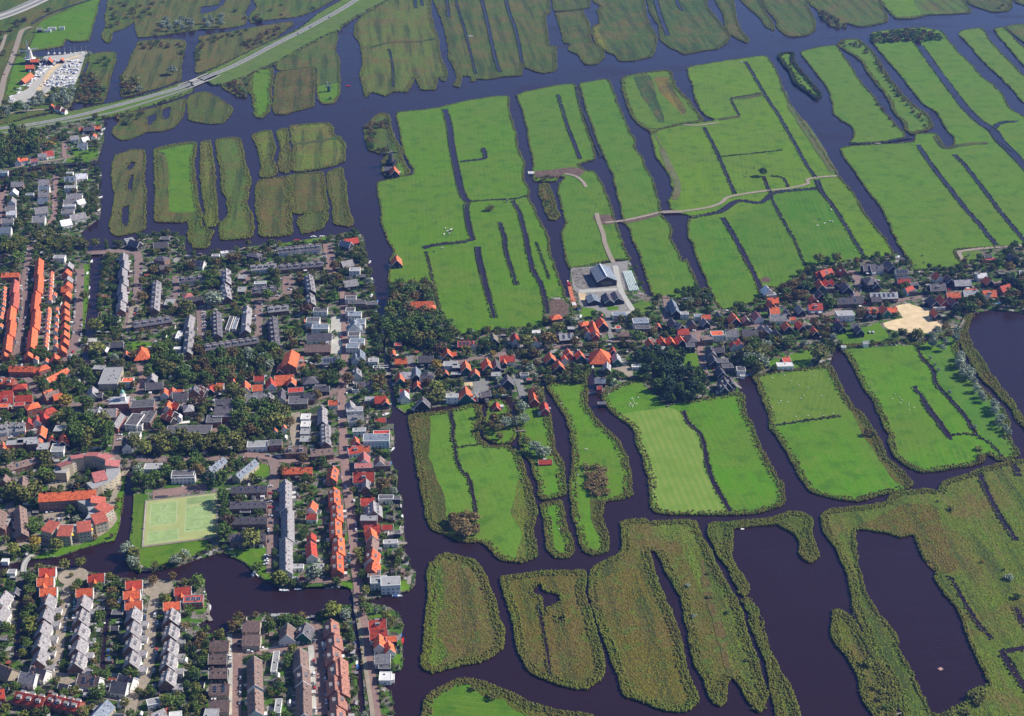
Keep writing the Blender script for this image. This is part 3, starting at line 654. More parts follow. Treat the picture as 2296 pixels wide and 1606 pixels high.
land('marsh_island','island','hooked marsh strip','rough',(.06,.08,.022),"I 175,330 200,310 330,305 500,290 620,270 720,235 800,240 860,280 860,320 845,370 880,460 905,540 850,575 780,520 790,470 770,420 700,350 640,320 400,340 330,345 330,420 320,520 350,600 400,660 445,740 410,810 370,740 300,620 240,540 200,450 180,390",fringe=3,inner=.3)
land('marsh_island','island','thin marsh strip','rough',(.06,.08,.022),"I 415,820 440,840 500,900 490,960 540,1080 580,1170 630,1260 690,1370 750,1500 790,1610 860,1800 680,1800 620,1560 590,1420 570,1280 510,1120 480,950 430,890",fringe=3,inner=.3)
land('marsh_land','marsh','great marsh','rough',(.078,.108,.024),"I 930,260 1000,220 1360,180 1380,130 1500,100 1660,85 1710,100 1740,40 1860,0 F 2040,1540 2120,1520 2296,1490 2700,1440 I 2800,300 2800,1800 1540,1800 1480,1610 1450,1560 1400,1390 1300,1220 1190,1000 1150,870 1120,730 1070,580 1020,470 950,370",["I 1160,360 1200,350 1380,380 1460,405 1540,390 1580,460 1620,560 1700,600 1690,680 1750,780 1850,900 1900,1050 1960,1180 2040,1350 2050,1400 1920,1450 1900,1520 1800,1560 1750,1600 1680,1600 1640,1540 1550,1350 1480,1220 1440,1130 1450,1090 1300,900 1230,780 1180,600 1160,500"],fringe=3,inner=.16)
land('marsh_strip','marsh','brown reedy lake margin','rough',(.088,.068,.032),"I 1150,335 1250,300 1500,180 1680,200 1740,330 1800,470 1850,600 1780,650 1700,640 1640,590 1590,450 1545,370 1470,395 1390,365",fringe=0,inner=.4)
land('marsh_island','island','pointed marsh strip','rough',(.075,.088,.02),"I 1000,900 1060,895 1130,950 1200,1060 1290,1220 1370,1370 1430,1500 1440,1620 1460,1800 1330,1800 1280,1605 1210,1520 1180,1350 1100,1220 1030,1140 1000,1040",fringe=3,inner=.3)

# town and village ground
T1 = "A 1240,1610 D 1250,110 1290,125 1400,110 1520,95 1640,60 1800,45 1870,40 2190,-10 2290,-22 B 0,1572 115,1560 150,1605 E 165,130 190,260 215,330 235,430 255,560 270,650 270,750 285,850 300,960 330,1060 335,1180 310,1210 200,1230 190,1250 350,1260 355,1390 320,1450 345,1530 380,1605 H 370,80 410,150 400,260 415,330 430,450 400,470 450,540 455,600 500,640 495,720 450,770 330,790 200,822 135,850 75,800 60,750 0,735 G 2296,735 1900,745 1800,700 1760,680 1640,575 1500,510 1300,560 1200,600 1030,635 930,635 880,620 840,560 850,480 880,420 890,300 900,120 905,0 890,-50 850,-50 840,80 815,250 800,350 765,430 690,445 560,480 380,540 230,555 150,555 130,570 0,600 -500,640 D -500,300 -500,60 A -500,1300 0,1215 200,1165 300,1145 560,1130 675,1140 670,1200 660,1300 680,1400 670,1470 600,1520 540,1570 D 560,0 590,90 605,130 600,300 590,450 570,600 560,680 640,690 660,500 670,300 690,130 700,80 830,55 870,20 970,-20 A 1100,1575 1180,1585"
def town(name, look_, s):
    pts = P(s); LANDZ[0] += .003
    o = sheet(name, [pts], LANDZ[0], FIELD['garden'], GREEN, skirt=-.3); rast(pts, LAND)
    structure(o, look_, project(*np.mean(np.array(pts), 0)), 'ground')
    q = visible(along(pts, 3.5, -.5, 1.0))
    f = tufts('bank_plants', q, .4, 1.2, .8, (.04,.07,.02), LANDZ[0])
    reg(f, 'low plants along the quay edge', 'bank plants', 'bank plants', project(*np.mean(np.array(pts), 0)))
town('town_ground','patchwork of gardens and paving', T1)
town('town_ground','gardens of the waterside hamlet', "A -500,890 0,880 250,860 500,830 700,790 695,850 700,930 680,1010 655,1080 560,1100 480,1105 300,1110 120,1140 0,1165 -500,1230")
town('town_ground','gardens of the southern quarter', "G -500,650 0,640 150,625 290,595 400,600 560,630 700,660 860,690 1000,690 1060,695 1290,700 1370,730 1390,790 1400,960 1330,990 1370,1040 1440,1065 1530,1050 1640,945 1760,920 1900,930 2100,940 2180,885 2296,860 H 60,865 75,1000 100,1300 135,1850 G -500,1850")
town('town_ground','gardens of the narrow riverside strip', "H 100,850 200,850 330,880 390,930 420,1000 400,1060 410,1150 415,1260 395,1300 350,1310 270,1400 340,1450 350,1605 350,1850 185,1850 165,1605 140,1300 115,1000")
town('village_ground','gardens of the village', "E 295,640 310,500 330,300 600,295 640,430 700,560 760,650 1350,590 1370,400 1540,400 1600,520 1535,300 1540,200 1935,150 2000,300 2060,395 2296,405 F 100,335 270,480 520,420 530,340 640,330 860,200 1130,150 1340,130 1440,100 1560,215 1880,185 1830,80 2296,55 2800,50 2800,560 2296,505 2180,490 2080,480 1945,510 1885,550 1850,600 1830,650 1560,720 1085,745 1040,720 1010,770 980,865 470,930 400,920 370,950 380,1040 0,1100 E 2190,1140 2000,955 1750,1060 1720,960 1690,880 1665,920 1650,960 1385,985 1340,940 1340,960 1390,1150 1200,1110 1150,1070 950,1085 900,1100 720,1120 700,1130 560,1150 420,1178 370,1140 345,960 340,880 295,760")

# lawns and special surfaces
def patch(name, look_, s, material=None, kind='meadow', col=GREEN, cat='lawn', busy=False, smooth=2.0):
    LANDZ[0] += .002
    pts = smooth_closed(P(s), 6, .0) if smooth else P(s)
    o = sheet(name, [pts], LANDZ[0]+.005, material or FIELD[kind], col)
    structure(o, look_, project(*np.mean(np.array(pts), 0)), cat)
    if busy: rast(pts, BUSY)
    return pts
LG = (.06,.2,.013)
patch('lawn','lawn along the curved quay',"G 770,430 690,445 560,480 380,540 240,552 250,530 400,470 520,460 640,430 740,330 770,250 780,150 815,0 835,0 835,80 812,250 798,350",busy=True)
patch('lawn','reedy bank beside the pitch',"G 905,115 1000,115 1005,160 975,300 960,450 945,500 870,450 890,300",col=(.06,.12,.02),busy=True)
patch('lawn','lawn below the pitch',"G 960,470 1380,415 1400,470 1340,520 1210,560 1000,610 940,590 945,500",busy=True)
patch('lawn','waterside lawn with a tree',"G 1500,500 1640,490 1805,480 1810,640 1820,690 1780,680 1720,620 1640,570 1560,520",busy=True)
patch('lawn','green canal bank',"D 560,180 605,180 598,300 588,450 568,600 560,650 545,650 548,500 560,350",busy=True)
patch('lawn','lawn by the junction',"D 1690,1590 1760,1520 1805,1530 1810,1600 1700,1620",busy=True)
patch('lawn','green strip facing the river',"D 1870,55 1880,40 2200,-5 2195,12 1880,62",busy=True)
patch('lawn','paddock beside the sand lot',"F 1035,630 1140,610 1240,600 1310,570 1380,650 1370,690 1100,735 1060,725",busy=True)
patch('lawn','orchard lawn',"F 580,830 650,810 850,745 870,800 850,860 760,880 600,880",busy=True)
patch('lawn','narrow orchard behind houses',"F 0,780 110,780 115,870 60,900 0,850",busy=True)
patch('lawn','tree-lined paddock by the lake',"F 1610,730 1640,760 1820,760 1860,860 1960,990 2070,1100 2130,1180 2180,1290 2210,1400 2150,1470 2060,1400 1990,1300 1860,1110 1740,1000 1690,880",busy=False,col=(.058,.17,.018))
patch('lawn','round-edged garden lawn',"E 400,1100 490,1100 500,1150 430,1170 385,1140",busy=True)
patch('lawn','park lawn',"D 1040,800 1120,820 1150,900 1100,940 1040,900")
patch('lawn','lawn of the canal park',"D 860,700 1000,700 1040,740 1000,800 860,760")
patch('lawn','green lawn of the red-walled house',"G 1260,875 1390,880 1390,905 1270,905",busy=True)
patch('lawn','hamlet lawn',"A 530,1000 650,990 660,1060 570,1090 440,1090")
patch('lawn','village hedge paddock',"F 1880,90 2010,95 1960,160 1900,170",col=(.1,.14,.03))
patch('lawn','lawn at the farm entrance',"E 1620,470 1700,470 1710,525 1620,530",busy=True)
patch('lawn','mown farmyard strip',"E 1955,450 2060,430 2065,495 1975,500",busy=True,col=(.1,.16,.03))
patch('lawn','green verge by the river footbridge',"H 0,690 70,685 80,760 0,730",busy=True)
patch('lawn','lawn on the riverside strip',"H 170,930 310,905 340,935 200,960",col=(.09,.15,.03),busy=True)
patch('lawn','waterfront villa lawn',"H 385,700 450,700 455,760 380,775",busy=True)
patch('lawn','small riverside lawn',"H 345,1195 405,1190 400,1240 360,1270",busy=True)
patch('boatyard_yard','pale gravel yard full of boats',"A 255,460 300,385 420,375 570,350 560,420 530,520 480,600 380,590 330,620 200,690 60,695 80,650 190,600",LIGHTRD,cat='yard',busy=False)
patch('sand_lot','bare sandy building lot',"F 1430,460 1520,445 1600,470 1680,475 1740,560 1740,600 1640,640 1530,640 1380,615 1345,575 1430,550 1480,540",SANDM,cat='building lot',busy=True)
patch('farmyard','grey concrete farmyard',"E 1540,205 1680,195 1840,165 1930,155 1900,380 1950,480 1960,505 1900,520 1780,520 1700,480 1600,460 1590,370 1560,350",road_material('yard_concrete',(.24,.23,.22),.2),cat='yard',busy=True,smooth=0)
patch('dirt_patch','churned grey earth beside the big barn',"E 1550,215 1670,205 1690,330 1640,345 1585,340 1560,290",mat('grey_earth',(.17,.155,.14),rough=1,nscale=.25,namt=.5,bump=.8),cat='dirt',busy=True)
patch('concrete_strip','pale concrete strip between the barns',"E 1595,350 1880,335 1885,352 1600,372",LIGHTRD,cat='yard',busy=True,smooth=0)
patch('lawn','small lawn between the farm barns',"E 1780,465 1860,460 1865,485 1790,490",busy=True,smooth=0)
patch('dirt_patch','sandy apron of the small farm barn',"E 1592,375 1640,372 1650,450 1620,455",SANDM,cat='dirt',busy=True,smooth=0)
patch('dirt_patch','bare brown dirt paddock',"E 1395,425 1490,415 1525,480 1520,525 1420,530",EARTH,cat='dirt',busy=True)
patch('dirt_patch','round brown muck heap ground',"F 525,275 560,262 590,275 580,300 530,300",EARTH,cat='dirt')
patch('dirt_patch','churned brown track edge',"B 1300,1160 1400,1150 1550,1130 1640,1145 1600,1190 1500,1175 1460,1200 1320,1200",EARTH,cat='dirt')
patch('dirt_patch','trampled track junction',"B 1690,1460 1800,1450 1850,1500 1780,1520 1720,1500",EARTH,cat='dirt')
patch('dirt_patch','trampled verge of the track',"B 1860,1490 1960,1470 2120,1430 2140,1455 1990,1495 1900,1510",EARTH,cat='dirt')
patch('car_park','care home parking court',"G 290,240 440,215 440,330 300,320",PATHM,cat='car park',busy=True,smooth=0)
patch('car_park','parking court behind the care home',"G 330,30 440,20 450,90 330,90",PATHM,cat='car park',busy=True,smooth=0)
patch('car_park','open parking square',"D 1900,280 1960,275 1970,330 1950,400 1880,410 1820,400 1900,370",PINK,cat='car park',busy=True)
patch('plaza','red-brown school forecourt',"D 1990,790 2040,790 2060,880 2000,900",road_material('red_paving',(.34,.13,.09)),cat='plaza',busy=True,smooth=0)
patch('plaza','pink paved square',"D 1400,1270 1550,1265 1540,1300 1400,1310",PINK,cat='plaza',busy=True,smooth=0)
patch('plaza','light paved forecourt',"D 2230,530 2296,530 2296,780 2210,780",LIGHTRD,cat='plaza',busy=True,smooth=0)
patch('plaza','playground paving above the pitch',"G 1030,95 1180,75 1380,45 1400,90 1190,125 1030,155",PINK,cat='plaza',busy=True,smooth=0)
patch('plaza','yellow sandy terrace garden',"E 815,940 905,940 905,1000 830,1000",SANDM,cat='garden',busy=True,smooth=0)
patch('plaza','grey yard by the gabled workshop',"E 880,960 990,950 990,1050 890,1060",ASPH,cat='yard',busy=True,smooth=0)
patch('farm_track_yard','gravel farmyard by the dome',"E 1790,850 1880,820 1960,900 1940,940 1880,900 1820,880",PATHM,cat='yard',busy=True)

# ditches: water lying between the parcels
def ditch(s, w, look_, fr=1.0, fcol=(.04,.058,.02), h=(.4,1.1)):
    LANDZ[0] += .001
    w = [v*.82 for v in w] if isinstance(w, list) else w*.82
    pts = P(s); o = ribbon('ditch', pts, w, LANDZ[0]+.03, WATER, busy=True)
    structure(o, look_, project(*pts[len(pts)//2]), 'ditch')
    sp = smooth_open(pts); ww = w if not isinstance(w, (list, tuple)) else sum(w)/len(w)
    q = np.concatenate([along(sp, 1.6, ww/2-.2, ww/2+1.2, False), along(sp, 1.6, -ww/2-1.2, -ww/2+.2, False)])
    q = visible(q)
    if fr and len(q):
        f = tufts('ditch_reeds', q, h[0], h[1], .8, fcol, LANDZ[0])
        reg(f, 'low reeds along both sides of the '+look_, 'reeds', 'ditch reeds', project(*pts[len(pts)//2]))
    BIGD.append(sp)
BIGD = []
for s, w, lk in [
 ("A 215,165 330,100 480,45 620,0 700,-60", 5, 'straight blue ditch'),
 ("B 320,335 345,440 350,590", 2.2, 'thin marsh ditch'), ("B 485,-60 500,60", 4, 'short marsh ditch'), ("B 530,-60 545,45", 4, 'short marsh cut'),
 ("B 700,-60 712,20 722,118", 5, 'blunt marsh ditch'), ("B 768,-60 775,30 820,170 860,330 905,505", 3.2, 'long marsh ditch'),
 ("B 925,-60 950,30 985,170 1010,290 1035,400 1065,490", [7,6,5,2.5], 'widest marsh ditch'), ("B 1095,-60 1110,20 1140,120 1165,180 1195,310 1210,400 1225,440", [7,6,4,5,4,2.5], 'right-hand marsh ditch'),
 ("B 2100,-60 2125,50 2150,130 2195,245", [9,9,8,4], 'silvery marsh ditch'), ("B 2235,-60 2265,40 2296,80", 5, 'upper marsh ditch'),
 ("B 695,740 725,850 745,1000 775,1150 800,1270 835,1350 855,1362", [7,9,10,9,10,8,5], 'wide polder ditch'),
 ("B 800,1092 870,1085 940,1078 970,1068 962,1030 950,1000", [4,5,6,4], 'hooked ditch'),
 ("B 855,1362 840,1390 848,1480 870,1580 E 878,15 820,28 700,38 600,55 550,70", [3,6,8,9,5,4,6,7], 'bent polder ditch'),
 ("B 860,1362 1000,1350 1150,1345 1260,1320", 2.5, 'field boundary ditch'),
 ("B 1150,1355 1190,1420 1220,1520 1240,1600 E 1260,110 1290,220 1340,310 1370,420 1385,510", [4,6,6,5,5,5,5,4], 'long curving ditch'),
 ("B 1065,1500 1085,1570 1100,1605 E 1100,60 1120,140 1150,230 1180,320", [4,6,6,4,2.5,1.5], 'field hollow'),
 ("E 915,60 925,140 950,240 975,340 1000,430 1030,540", [9,9,7,5,3.5,2], 'dark field pond'),
 ("E 570,90 595,200 620,310 650,430 670,500", 1.5, 'garden-side ditch'),
 ("E 1310,30 1350,140 1400,280", 1, 'hair-thin furrow'),
 ("B 1455,640 1480,720 1500,790 1530,880 1570,980 1605,1075", [2,2,4,6,6,3], 'central hollow'),
 ("B 1580,590 1600,680 1650,800 1690,920 1750,1060", [4,5,4,4], 'parcel ditch'),
 ("C 420,420 470,500 550,640 650,790 740,950 830,1110 890,1200", 3.6, 'ruler-straight ditch'),
 ("C 140,860 200,970 260,1100 310,1220 350,1310", 3.4, 'straight inner ditch'),
 ("C 320,670 350,730 380,785", 2, 'short step ditch'), ("C 320,665 420,650 530,630", 2.5, 'upper cross ditch'),
 ("C 260,1060 400,1045 540,1030 670,1015", 1.6, 'broken cross ditch'),
 ("C 540,1190 570,1260 590,1310 610,1370 680,1500 740,1605", [4,3,3,2,2,2], 'ditch below the lone tree'), ("C 590,1190 670,1200 710,1270", 2.5, 'small loop ditch'),
 ("C 40,1475 130,1455 250,1430 340,1370 400,1355 490,1372 560,1350 600,1310 700,1290 880,1275 930,1265", [3,7,10,11,7,6,6,5,6,7], 'curling field moat'),
 ("C 900,1215 930,1290 1000,1380 1080,1500 1140,1605 F 1180,60 1225,140", [9,5,3,3,3,2], 'ditch to the village'),
 ("C 265,1470 310,1540 350,1605 F 360,20 430,150 500,290 540,390", [6,6,6,5,5,4], 'dark middle ditch'),
 ("F 745,0 780,90 820,185", 1.3, 'thin pasture ditch'),
 ("C 1580,980 1640,1070 1720,1180 1800,1280 1900,1410 1990,1510 2065,1605 F 2110,50", [6,7,6,6,6,4], 'long diagonal ditch'),
 ("C 1820,1045 1890,1110 1960,1200 2060,1330 2150,1450 2250,1570 2320,1650", 5, 'outer diagonal ditch'),
 ("C 1570,285 1640,380 1710,480 1800,600 1890,720 1990,820 2080,880 2130,950 2230,1050 2320,1150 2500,1330", [10,12,12,12,12,14,18,16,12,10,10], 'broad blue channel'),
 ("C 2080,880 2130,835 2200,825 2255,820", [10,8,5,3], 'hooked channel end'),
 ("C 1130,968 1240,972 1340,962 1440,945 1540,930", [3,4,6,7,9], 'connecting channel'),
 ("C 2105,950 2160,1000 2200,1030", 5, 'reedy channel edge'),
 ("E 735,1160 738,1220 755,1250 745,1330 765,1420 775,1500 820,1580 850,1605 H 870,60 895,170 905,260", [4,2,2,2,2,3,3,3,3], 'meandering field ditch'),
 ("E 760,1415 850,1400 950,1385", 1.3, 'cross furrow'),
 ("F 0,1165 40,1250 110,1310 140,1380 160,1500 185,1590 I 215,60 270,150 320,235", [3,4,4,4,4,4,4], 'mown-field ditch'),
 ("F 605,1262 800,1235 1060,1198", 1.8, 'fence-line ditch'),
 ("F 1085,748 1250,720 1450,695 1560,715 1600,800 1680,890 1700,980 1790,1080 1880,1180 1940,1270 1980,1335", [1.5,1.5,2,2,4,4,4,5,4,3], 'hedged ditch'),
 ("F 1550,1000 1600,1060 1650,1150 1720,1240 1760,1300 1805,1360", [3,5,7,7,6,3], 'long pond ditch'),
 ("F 1800,1332 1900,1318 1980,1335", 1.5, 'end furrow'), ("F 1980,1345 2050,1370 2120,1440 2160,1500", 2, 'corner furrow'),
 ("H 1325,860 1340,950 1360,1050 1385,1180 1405,1345", 2, 'orange-edged slit'),
 ("I 1985,-40 2040,90 2110,230 2170,330 2240,430", [5,5,5,5,3], 'marsh border ditch'),
 ("F 2210,1495 2260,1605", 5, 'marsh border cut'),
 ("I 1790,670 1850,770 1920,890 1990,1000 2080,1095", [2,3,4,4,3], 'overgrown marsh ditch'),
 ("I 2130,1185 2200,1170 2296,1150 2450,1120", 5, 'lower marsh ditch'), ("I 2150,1195 2210,1290 2270,1380 2350,1480", 6, 'lower marsh channel'),
 ("I 2240,880 2270,960 2320,1010", [3,6,8], 'right-edge marsh pool'),
 ("I 1150,880 1190,1000 1240,1110 1300,1230 1360,1350 1410,1470 1440,1600 1480,1750", 4.5, 'channel between marsh strips'),
 ("G 735,900 715,1000 700,1130 690,1250 700,1330", 4, 'garden canal with boats'), ("G 150,700 140,900 120,1050 110,1230", 4, 'shaded garden canal'),
 ("D 640,700 590,730 570,790 590,850", [5,9,10,4], 'park pond'), ("A 0,1185 200,1140 400,1115 580,1105 640,1100", 6, 'hamlet channel'),
 ("D -50,150 60,130", 20, 'dark park pond at the left edge'),
 ("F 1850,620 1880,580 1890,550", 3, 'lake inlet'), ("E 1300,930 1340,950", 3, 'village inlet')]:
    ditch(s, w, lk)
# darker sedge bands in the big polders
for s, w, c, lk in [("C 330,668 430,662 530,640", 9, (.06,.07,.03), 'brown sedge band'), ("C 240,810 300,800 380,790", 9, (.06,.07,.03), 'brown sedge band end'),
  ("C 690,620 720,720 800,830 870,930 950,1060 1020,1170", [3,8,13,13,10,6], (.11,.14,.05), 'worn grey-green river bank'),
  ("B 2100,900 2130,950 2200,1120 2260,1250 2240,1350", [2,8,9,8,3], (.16,.16,.08), 'worn sandy river bank'),
  ("A 1040,1040 1100,1060 1120,1250 1060,1300 1060,1440", 6, (.1,.12,.03), 'yellow field margin'),
  ("B 200,325 330,290 500,285 640,265", 5, (.03,.05,.02), 'dark sedge line'), ("A 1960,975 2100,960 2296,925", 6, (.05,.09,.035), 'green sedge line'),
  
  ("C 1700,920 1760,1000 1850,985 1980,970 2050,970", 9, (.05,.06,.025), 'dark sedge bank'),
  ("I 130,560 160,760 200,900 240,1000 270,1150 300,1300", [2,6,5,7,4,2], (.12,.09,.03), 'brown worn track')]:
    LANDZ[0] += .001
    o = ribbon('sedge_band', P(s), w, LANDZ[0]+.03, FIELD['rough'], c, busy=False)
    pp = P(s); structure(o, lk, project(*pp[len(pp)//2]), 'grass band')

# ------------------------------------------------ embankment, roads, paths
ZR = [LANDZ[0]+.08]
def road(name, s, w, m, look_, cat='road', z=None):
    ZR[0] += .002; pts = P(s)
    o = ribbon(name, pts, w, z if z is not None else ZR[0], m)
    structure(o, look_, project(*pts[len(pts)//2]), cat); return pts
def mound(s_top, s_bot, name, look_, h):
    """grassed embankment: outer edge at land level, raised crown"""
    pass
EMB = [("A -500,850 0,845 250,790 500,750 780,690 1000,640 1240,553 1290,560 1290,620 1100,690 900,745 700,800 500,830 230,880 0,960 -500,1000", 'grassy road embankment west of the bridge'),
       ("A 1325,535 1325,520 1500,440 1760,310 2000,205 2140,95 2296,5 2500,-150 2700,-150 B 320,0 130,100 0,185 A 2296,200 2100,290 1850,430 1680,510 1500,575 1420,575 1400,560", 'grassy road embankment east of the bridge')]
for s, lk in EMB:
    pts = smooth_closed(P(s), 8, .4); c = np.mean(np.array(pts), 0)
    LANDZ[0] += .004; zb = ZR[0]+.05
    o = sheet('embankment', [pts], 1.25, FIELD['meadow'], (.105, .135, .045), skirt=-.3); rast(pts, LAND); rast(pts, BUSY)
    structure(o, lk, project(*c), 'embankment')
    f = tufts('verge_bushes', visible(along(pts, 2.2, -.5, 2)), .8, 2.2, 1.3, (.045,.055,.022), 1.2)
    reg(f, 'low scrub along the '+lk, 'scrub', 'verge scrub', project(*c))
HW = "A -500,905 0,870 200,845 500,790 780,718 1000,658 1250,583 1400,520 1550,460 1700,385 1850,305 2000,230 2150,150 2296,68 2500,-60 2700,-170"
HW2 = "A -500,960 0,905 230,862 500,815 760,762 1000,690 1250,607 1400,545"
road('highway', HW, 10.5, ASPH, 'two-lane highway crossing the polder', 'highway', 1.30)
road('service_road', HW2, 5, ASPH, 'service road beside the highway', 'road', 1.29)
hp = P(HW)
for off, w in ((-4.4, .35), (4.4, .35)):
    sp = smooth_open(hp); n = len(sp); pl = offset_line(sp, 2*abs(off)); side = pl[:n] if off > 0 else pl[n:][::-1]
    o = ribbon('edge_line', side, w, 1.31, WHITEP); structure(o, 'solid white edge line on the %s side of the highway' % ('near' if off > 0 else 'far'), cat='road marking')
cl = MB(); sp = smooth_open(hp, 4)
for i in range(0, len(sp)-1, 3):
    a, b = sp[i], sp[i+1]; cl.v += [(x, y, 1.312) for x, y in offset_line([a, b], .3)]; k = len(cl.v)-4; cl.f.append((k, k+1, k+2, k+3)); cl.m.append(0)
o = cl.build('centre_line', WHITEP); structure(o, 'dashed white centre line of the highway', cat='road marking')
road('motorway', "A -200,175 0,118 150,60 300,-10 500,-110", 30, LIGHTRD, 'pale motorway in the top left corner', 'motorway')
road('motorway_lane', "A -200,182 0,125 150,68 300,0 500,-100", 8, ASPH, 'near carriageway of the motorway', 'motorway')
road('motorway_lane', "A -200,150 0,98 150,42 300,-28 500,-130", 8, ASPH, 'far carriageway of the motorway', 'motorway')
for s, w, m, lk in [
 ("A 215,185 150,210 110,320 70,430 30,530 5,650 -40,800", 8, PATHM, 'curved lane past the white windmill'),
 ("A 40,240 -40,480", 5, PATHM, 'side lane at the left edge'),
 ("A 330,650 260,620 300,560 330,500 420,420 540,380", 7, SANDM, 'sandy lane through the boatyard'),
 ("A -100,820 60,770 200,750 340,740 470,720", 5, PATHM, 'lane below the boatyard'),
 ("A -100,920 40,870 80,860", 14, LIGHTRD, 'light slip road'),
 ("A 100,1135 250,1100 430,1075", 4, PATHM, 'path along the hamlet channel'), ("A 430,960 440,1070 500,1060", 5, PINK, 'hamlet driveway'),
 ("A 0,1300 30,1250 0,1400 -20,1600", 8, PINK, 'pink brick road of the riverside estate'), ("A 375,1180 370,1300 365,1450 330,1520", 6, PINK, 'estate lane between gardens'),
 ("D 210,40 200,100 180,200 165,300 168,400 160,520 130,680 110,780 60,830", 7, BRICKRD, 'brick road between orange terraces'),
 ("D 540,210 535,330 528,450 525,560 515,660 490,740 450,830", 9, BRICKRD, 'brick canal-side road'),
 ("D 590,105 700,95 830,92 920,105 932,180 928,300 920,400 880,480 870,560 850,610", 9, BRICKRD, 'brick estate road'),
 ("D 530,690 650,685", 6, LIGHTRD, 'little canal crossing'), ("D 930,470 900,440 860,640", 4, PATHM, 'footpath'),
 ("D 1180,260 1190,350 1170,440 1300,480 1420,480", 7, BRICKRD, 'estate loop road'), ("D 1350,490 1355,580 1350,690", 9, BRICKRD, 'parking lane'),
 ("D 1600,230 1650,230 1660,310", 7, BRICKRD, 'short parking lane'), ("D 1690,425 1800,415 1900,395 1950,330 1955,270 1900,270", 8, BRICKRD, 'curving estate road'),
 ("D 1740,430 1740,560 1740,660", 8, BRICKRD, 'tree-lined estate road'), ("D 2200,40 2220,160 2230,260", 10, PINK, 'pink riverside road'),
 ("E 10,340 20,500 30,700 15,900 0,1100 10,1300 20,1500 H 40,80 70,300 90,550 110,700 125,830", 7.5, PINK, 'long brick road beside the river houses'),
 ("H 125,880 150,1000 175,1200 205,1400 230,1605 250,1850", 7, PINK, 'brick dyke road'), ("H 95,890 120,1000 150,1200 180,1400 210,1605 225,1850", 3, PATHM, 'pale cycle path'),
 ("E 330,880 450,870 700,850 900,812 1050,790 1200,762 1400,740 1600,722 1850,692 2050,700 2296,670 F 60,650 200,600 400,592 560,590 650,570 750,540 830,530 1000,512 1060,470 1250,445 1450,420 1650,392 1800,345 2050,325 2200,285 2500,240", 7, BRICKRD, 'village street'),
 ("F 1150,430 1180,330 1160,250 1130,220", 8, BRICKRD, 'village side street'), ("F 100,640 120,780 145,900 155,990", 6, PINK, 'red path to the waterfront gables'),
 ("E 1790,520 1800,620 1820,690", 5, ASPH, 'farm drive'), ("E 1840,190 1880,360 1960,500 1900,510", 6, LIGHTRD, 'concrete farm road'),
 ("E 2180,390 2190,470 2180,560", 7, BRICKRD, 'drive of the long barn'), ("E 1170,940 1200,1000 1220,1080", 6, ASPH, 'boat ramp drive'),
 ("E 450,780 470,860", 6, ASPH, 'house drive'),
 ("D 180,940 260,1060 340,1120 420,1130 560,1120 700,1110 850,1100 900,1060 1000,1065 1150,1100 1350,1120", 7, BRICKRD, 'town centre street'),
 ("D 940,860 960,940 930,1060", 7, PINK, 'church lane'), ("D 0,1360 100,1330 230,1290 300,1250", 9, BRICKRD, 'shopping street'),
 ("D 820,1130 800,1250 790,1380 770,1470 800,1500 1000,1500 1200,1490 1400,1490 1600,1470", 7, BRICKRD, 'road under the plane trees'),
 ("D 1560,1090 1700,1080 1900,1090 2150,1080 2296,1000", 7, BRICKRD, 'town link road'),
 ("D 1640,1460 1750,1470 1870,1490 2000,1510 2150,1500 2296,1490", 8, PINK, 'pink link road'), ("D 1830,1490 1850,1550 1850,1605 G 1840,50 1840,300 1830,500 1830,650", 8.5, BRICKRD, 'brick street beside the long grey terrace'),
 ("G 1930,700 2100,700 2296,690 H 60,680", 7, PINK, 'quay road'), ("D 1990,1180 1980,1300 2000,1400", 8, PATHM, 'pale service yard'),
 ("G 490,690 450,760 430,900 410,1050 390,1200 360,1320", 7, PATHM, 'left cul-de-sac'), ("G 1060,760 1035,850 1020,950 1010,1100 1000,1280 960,1400 900,1480 870,1620", 7.5, PATHM, 'right cul-de-sac'),
 ("G 260,1400 360,1330 480,1400 640,1450 800,1490 900,1500", 8, PATHM, 'sandy estate road at the bottom'), ("G 1580,1060 1585,1200 1585,1400 1575,1605 1570,1850", 9, PINK, 'pink estate street'),
 ("G 1545,1060 1550,1300 1545,1605", 3, LIGHTRD, 'light estate pavement'), ("G 1620,1190 1800,1175 2000,1140 2120,1130", 7, PINK, 'pink cross street'), ("G 1630,1175 1800,1160 2000,1122 2100,1108", 2, LIGHTRD, 'pavement of the cross street'),
 ("G 2120,985 2135,1100 2140,1250 2155,1400 2165,1605", 8, PINK, 'street of the stepped brown terrace'), ("G 2090,1140 2100,1300 2110,1605", 4, LIGHTRD, 'pale pavement of the brown terrace'),
 ("G 790,0 800,60 770,120 750,230 770,290 700,370 600,420 450,450", 5, PATHM, 'curving quay path'), ("D 870,1540 820,1605", 5, PATHM, 'path to the canal'), ("G 0,490 200,450 340,460", 5, PATHM, 'quay road at the left'),
 ("G 60,180 110,280 200,300", 6, BRICKRD, 'lane between grey terraces')]:
    road('road', s, w, m, lk)
for tx, ty, lk in ((495, 672, 'left turning circle'), (1068, 755, 'right turning circle')):
    x, y = at('G', tx, ty); ZR[0] += .002
    cc = [(x+11*math.cos(t*math.pi/18), y+11*math.sin(t*math.pi/18)) for t in range(36)]
    o = sheet('turning_circle', [cc], ZR[0]+.01, PATHM); rast(cc, BUSY); structure(o, lk+' of pale paving', cat='road')
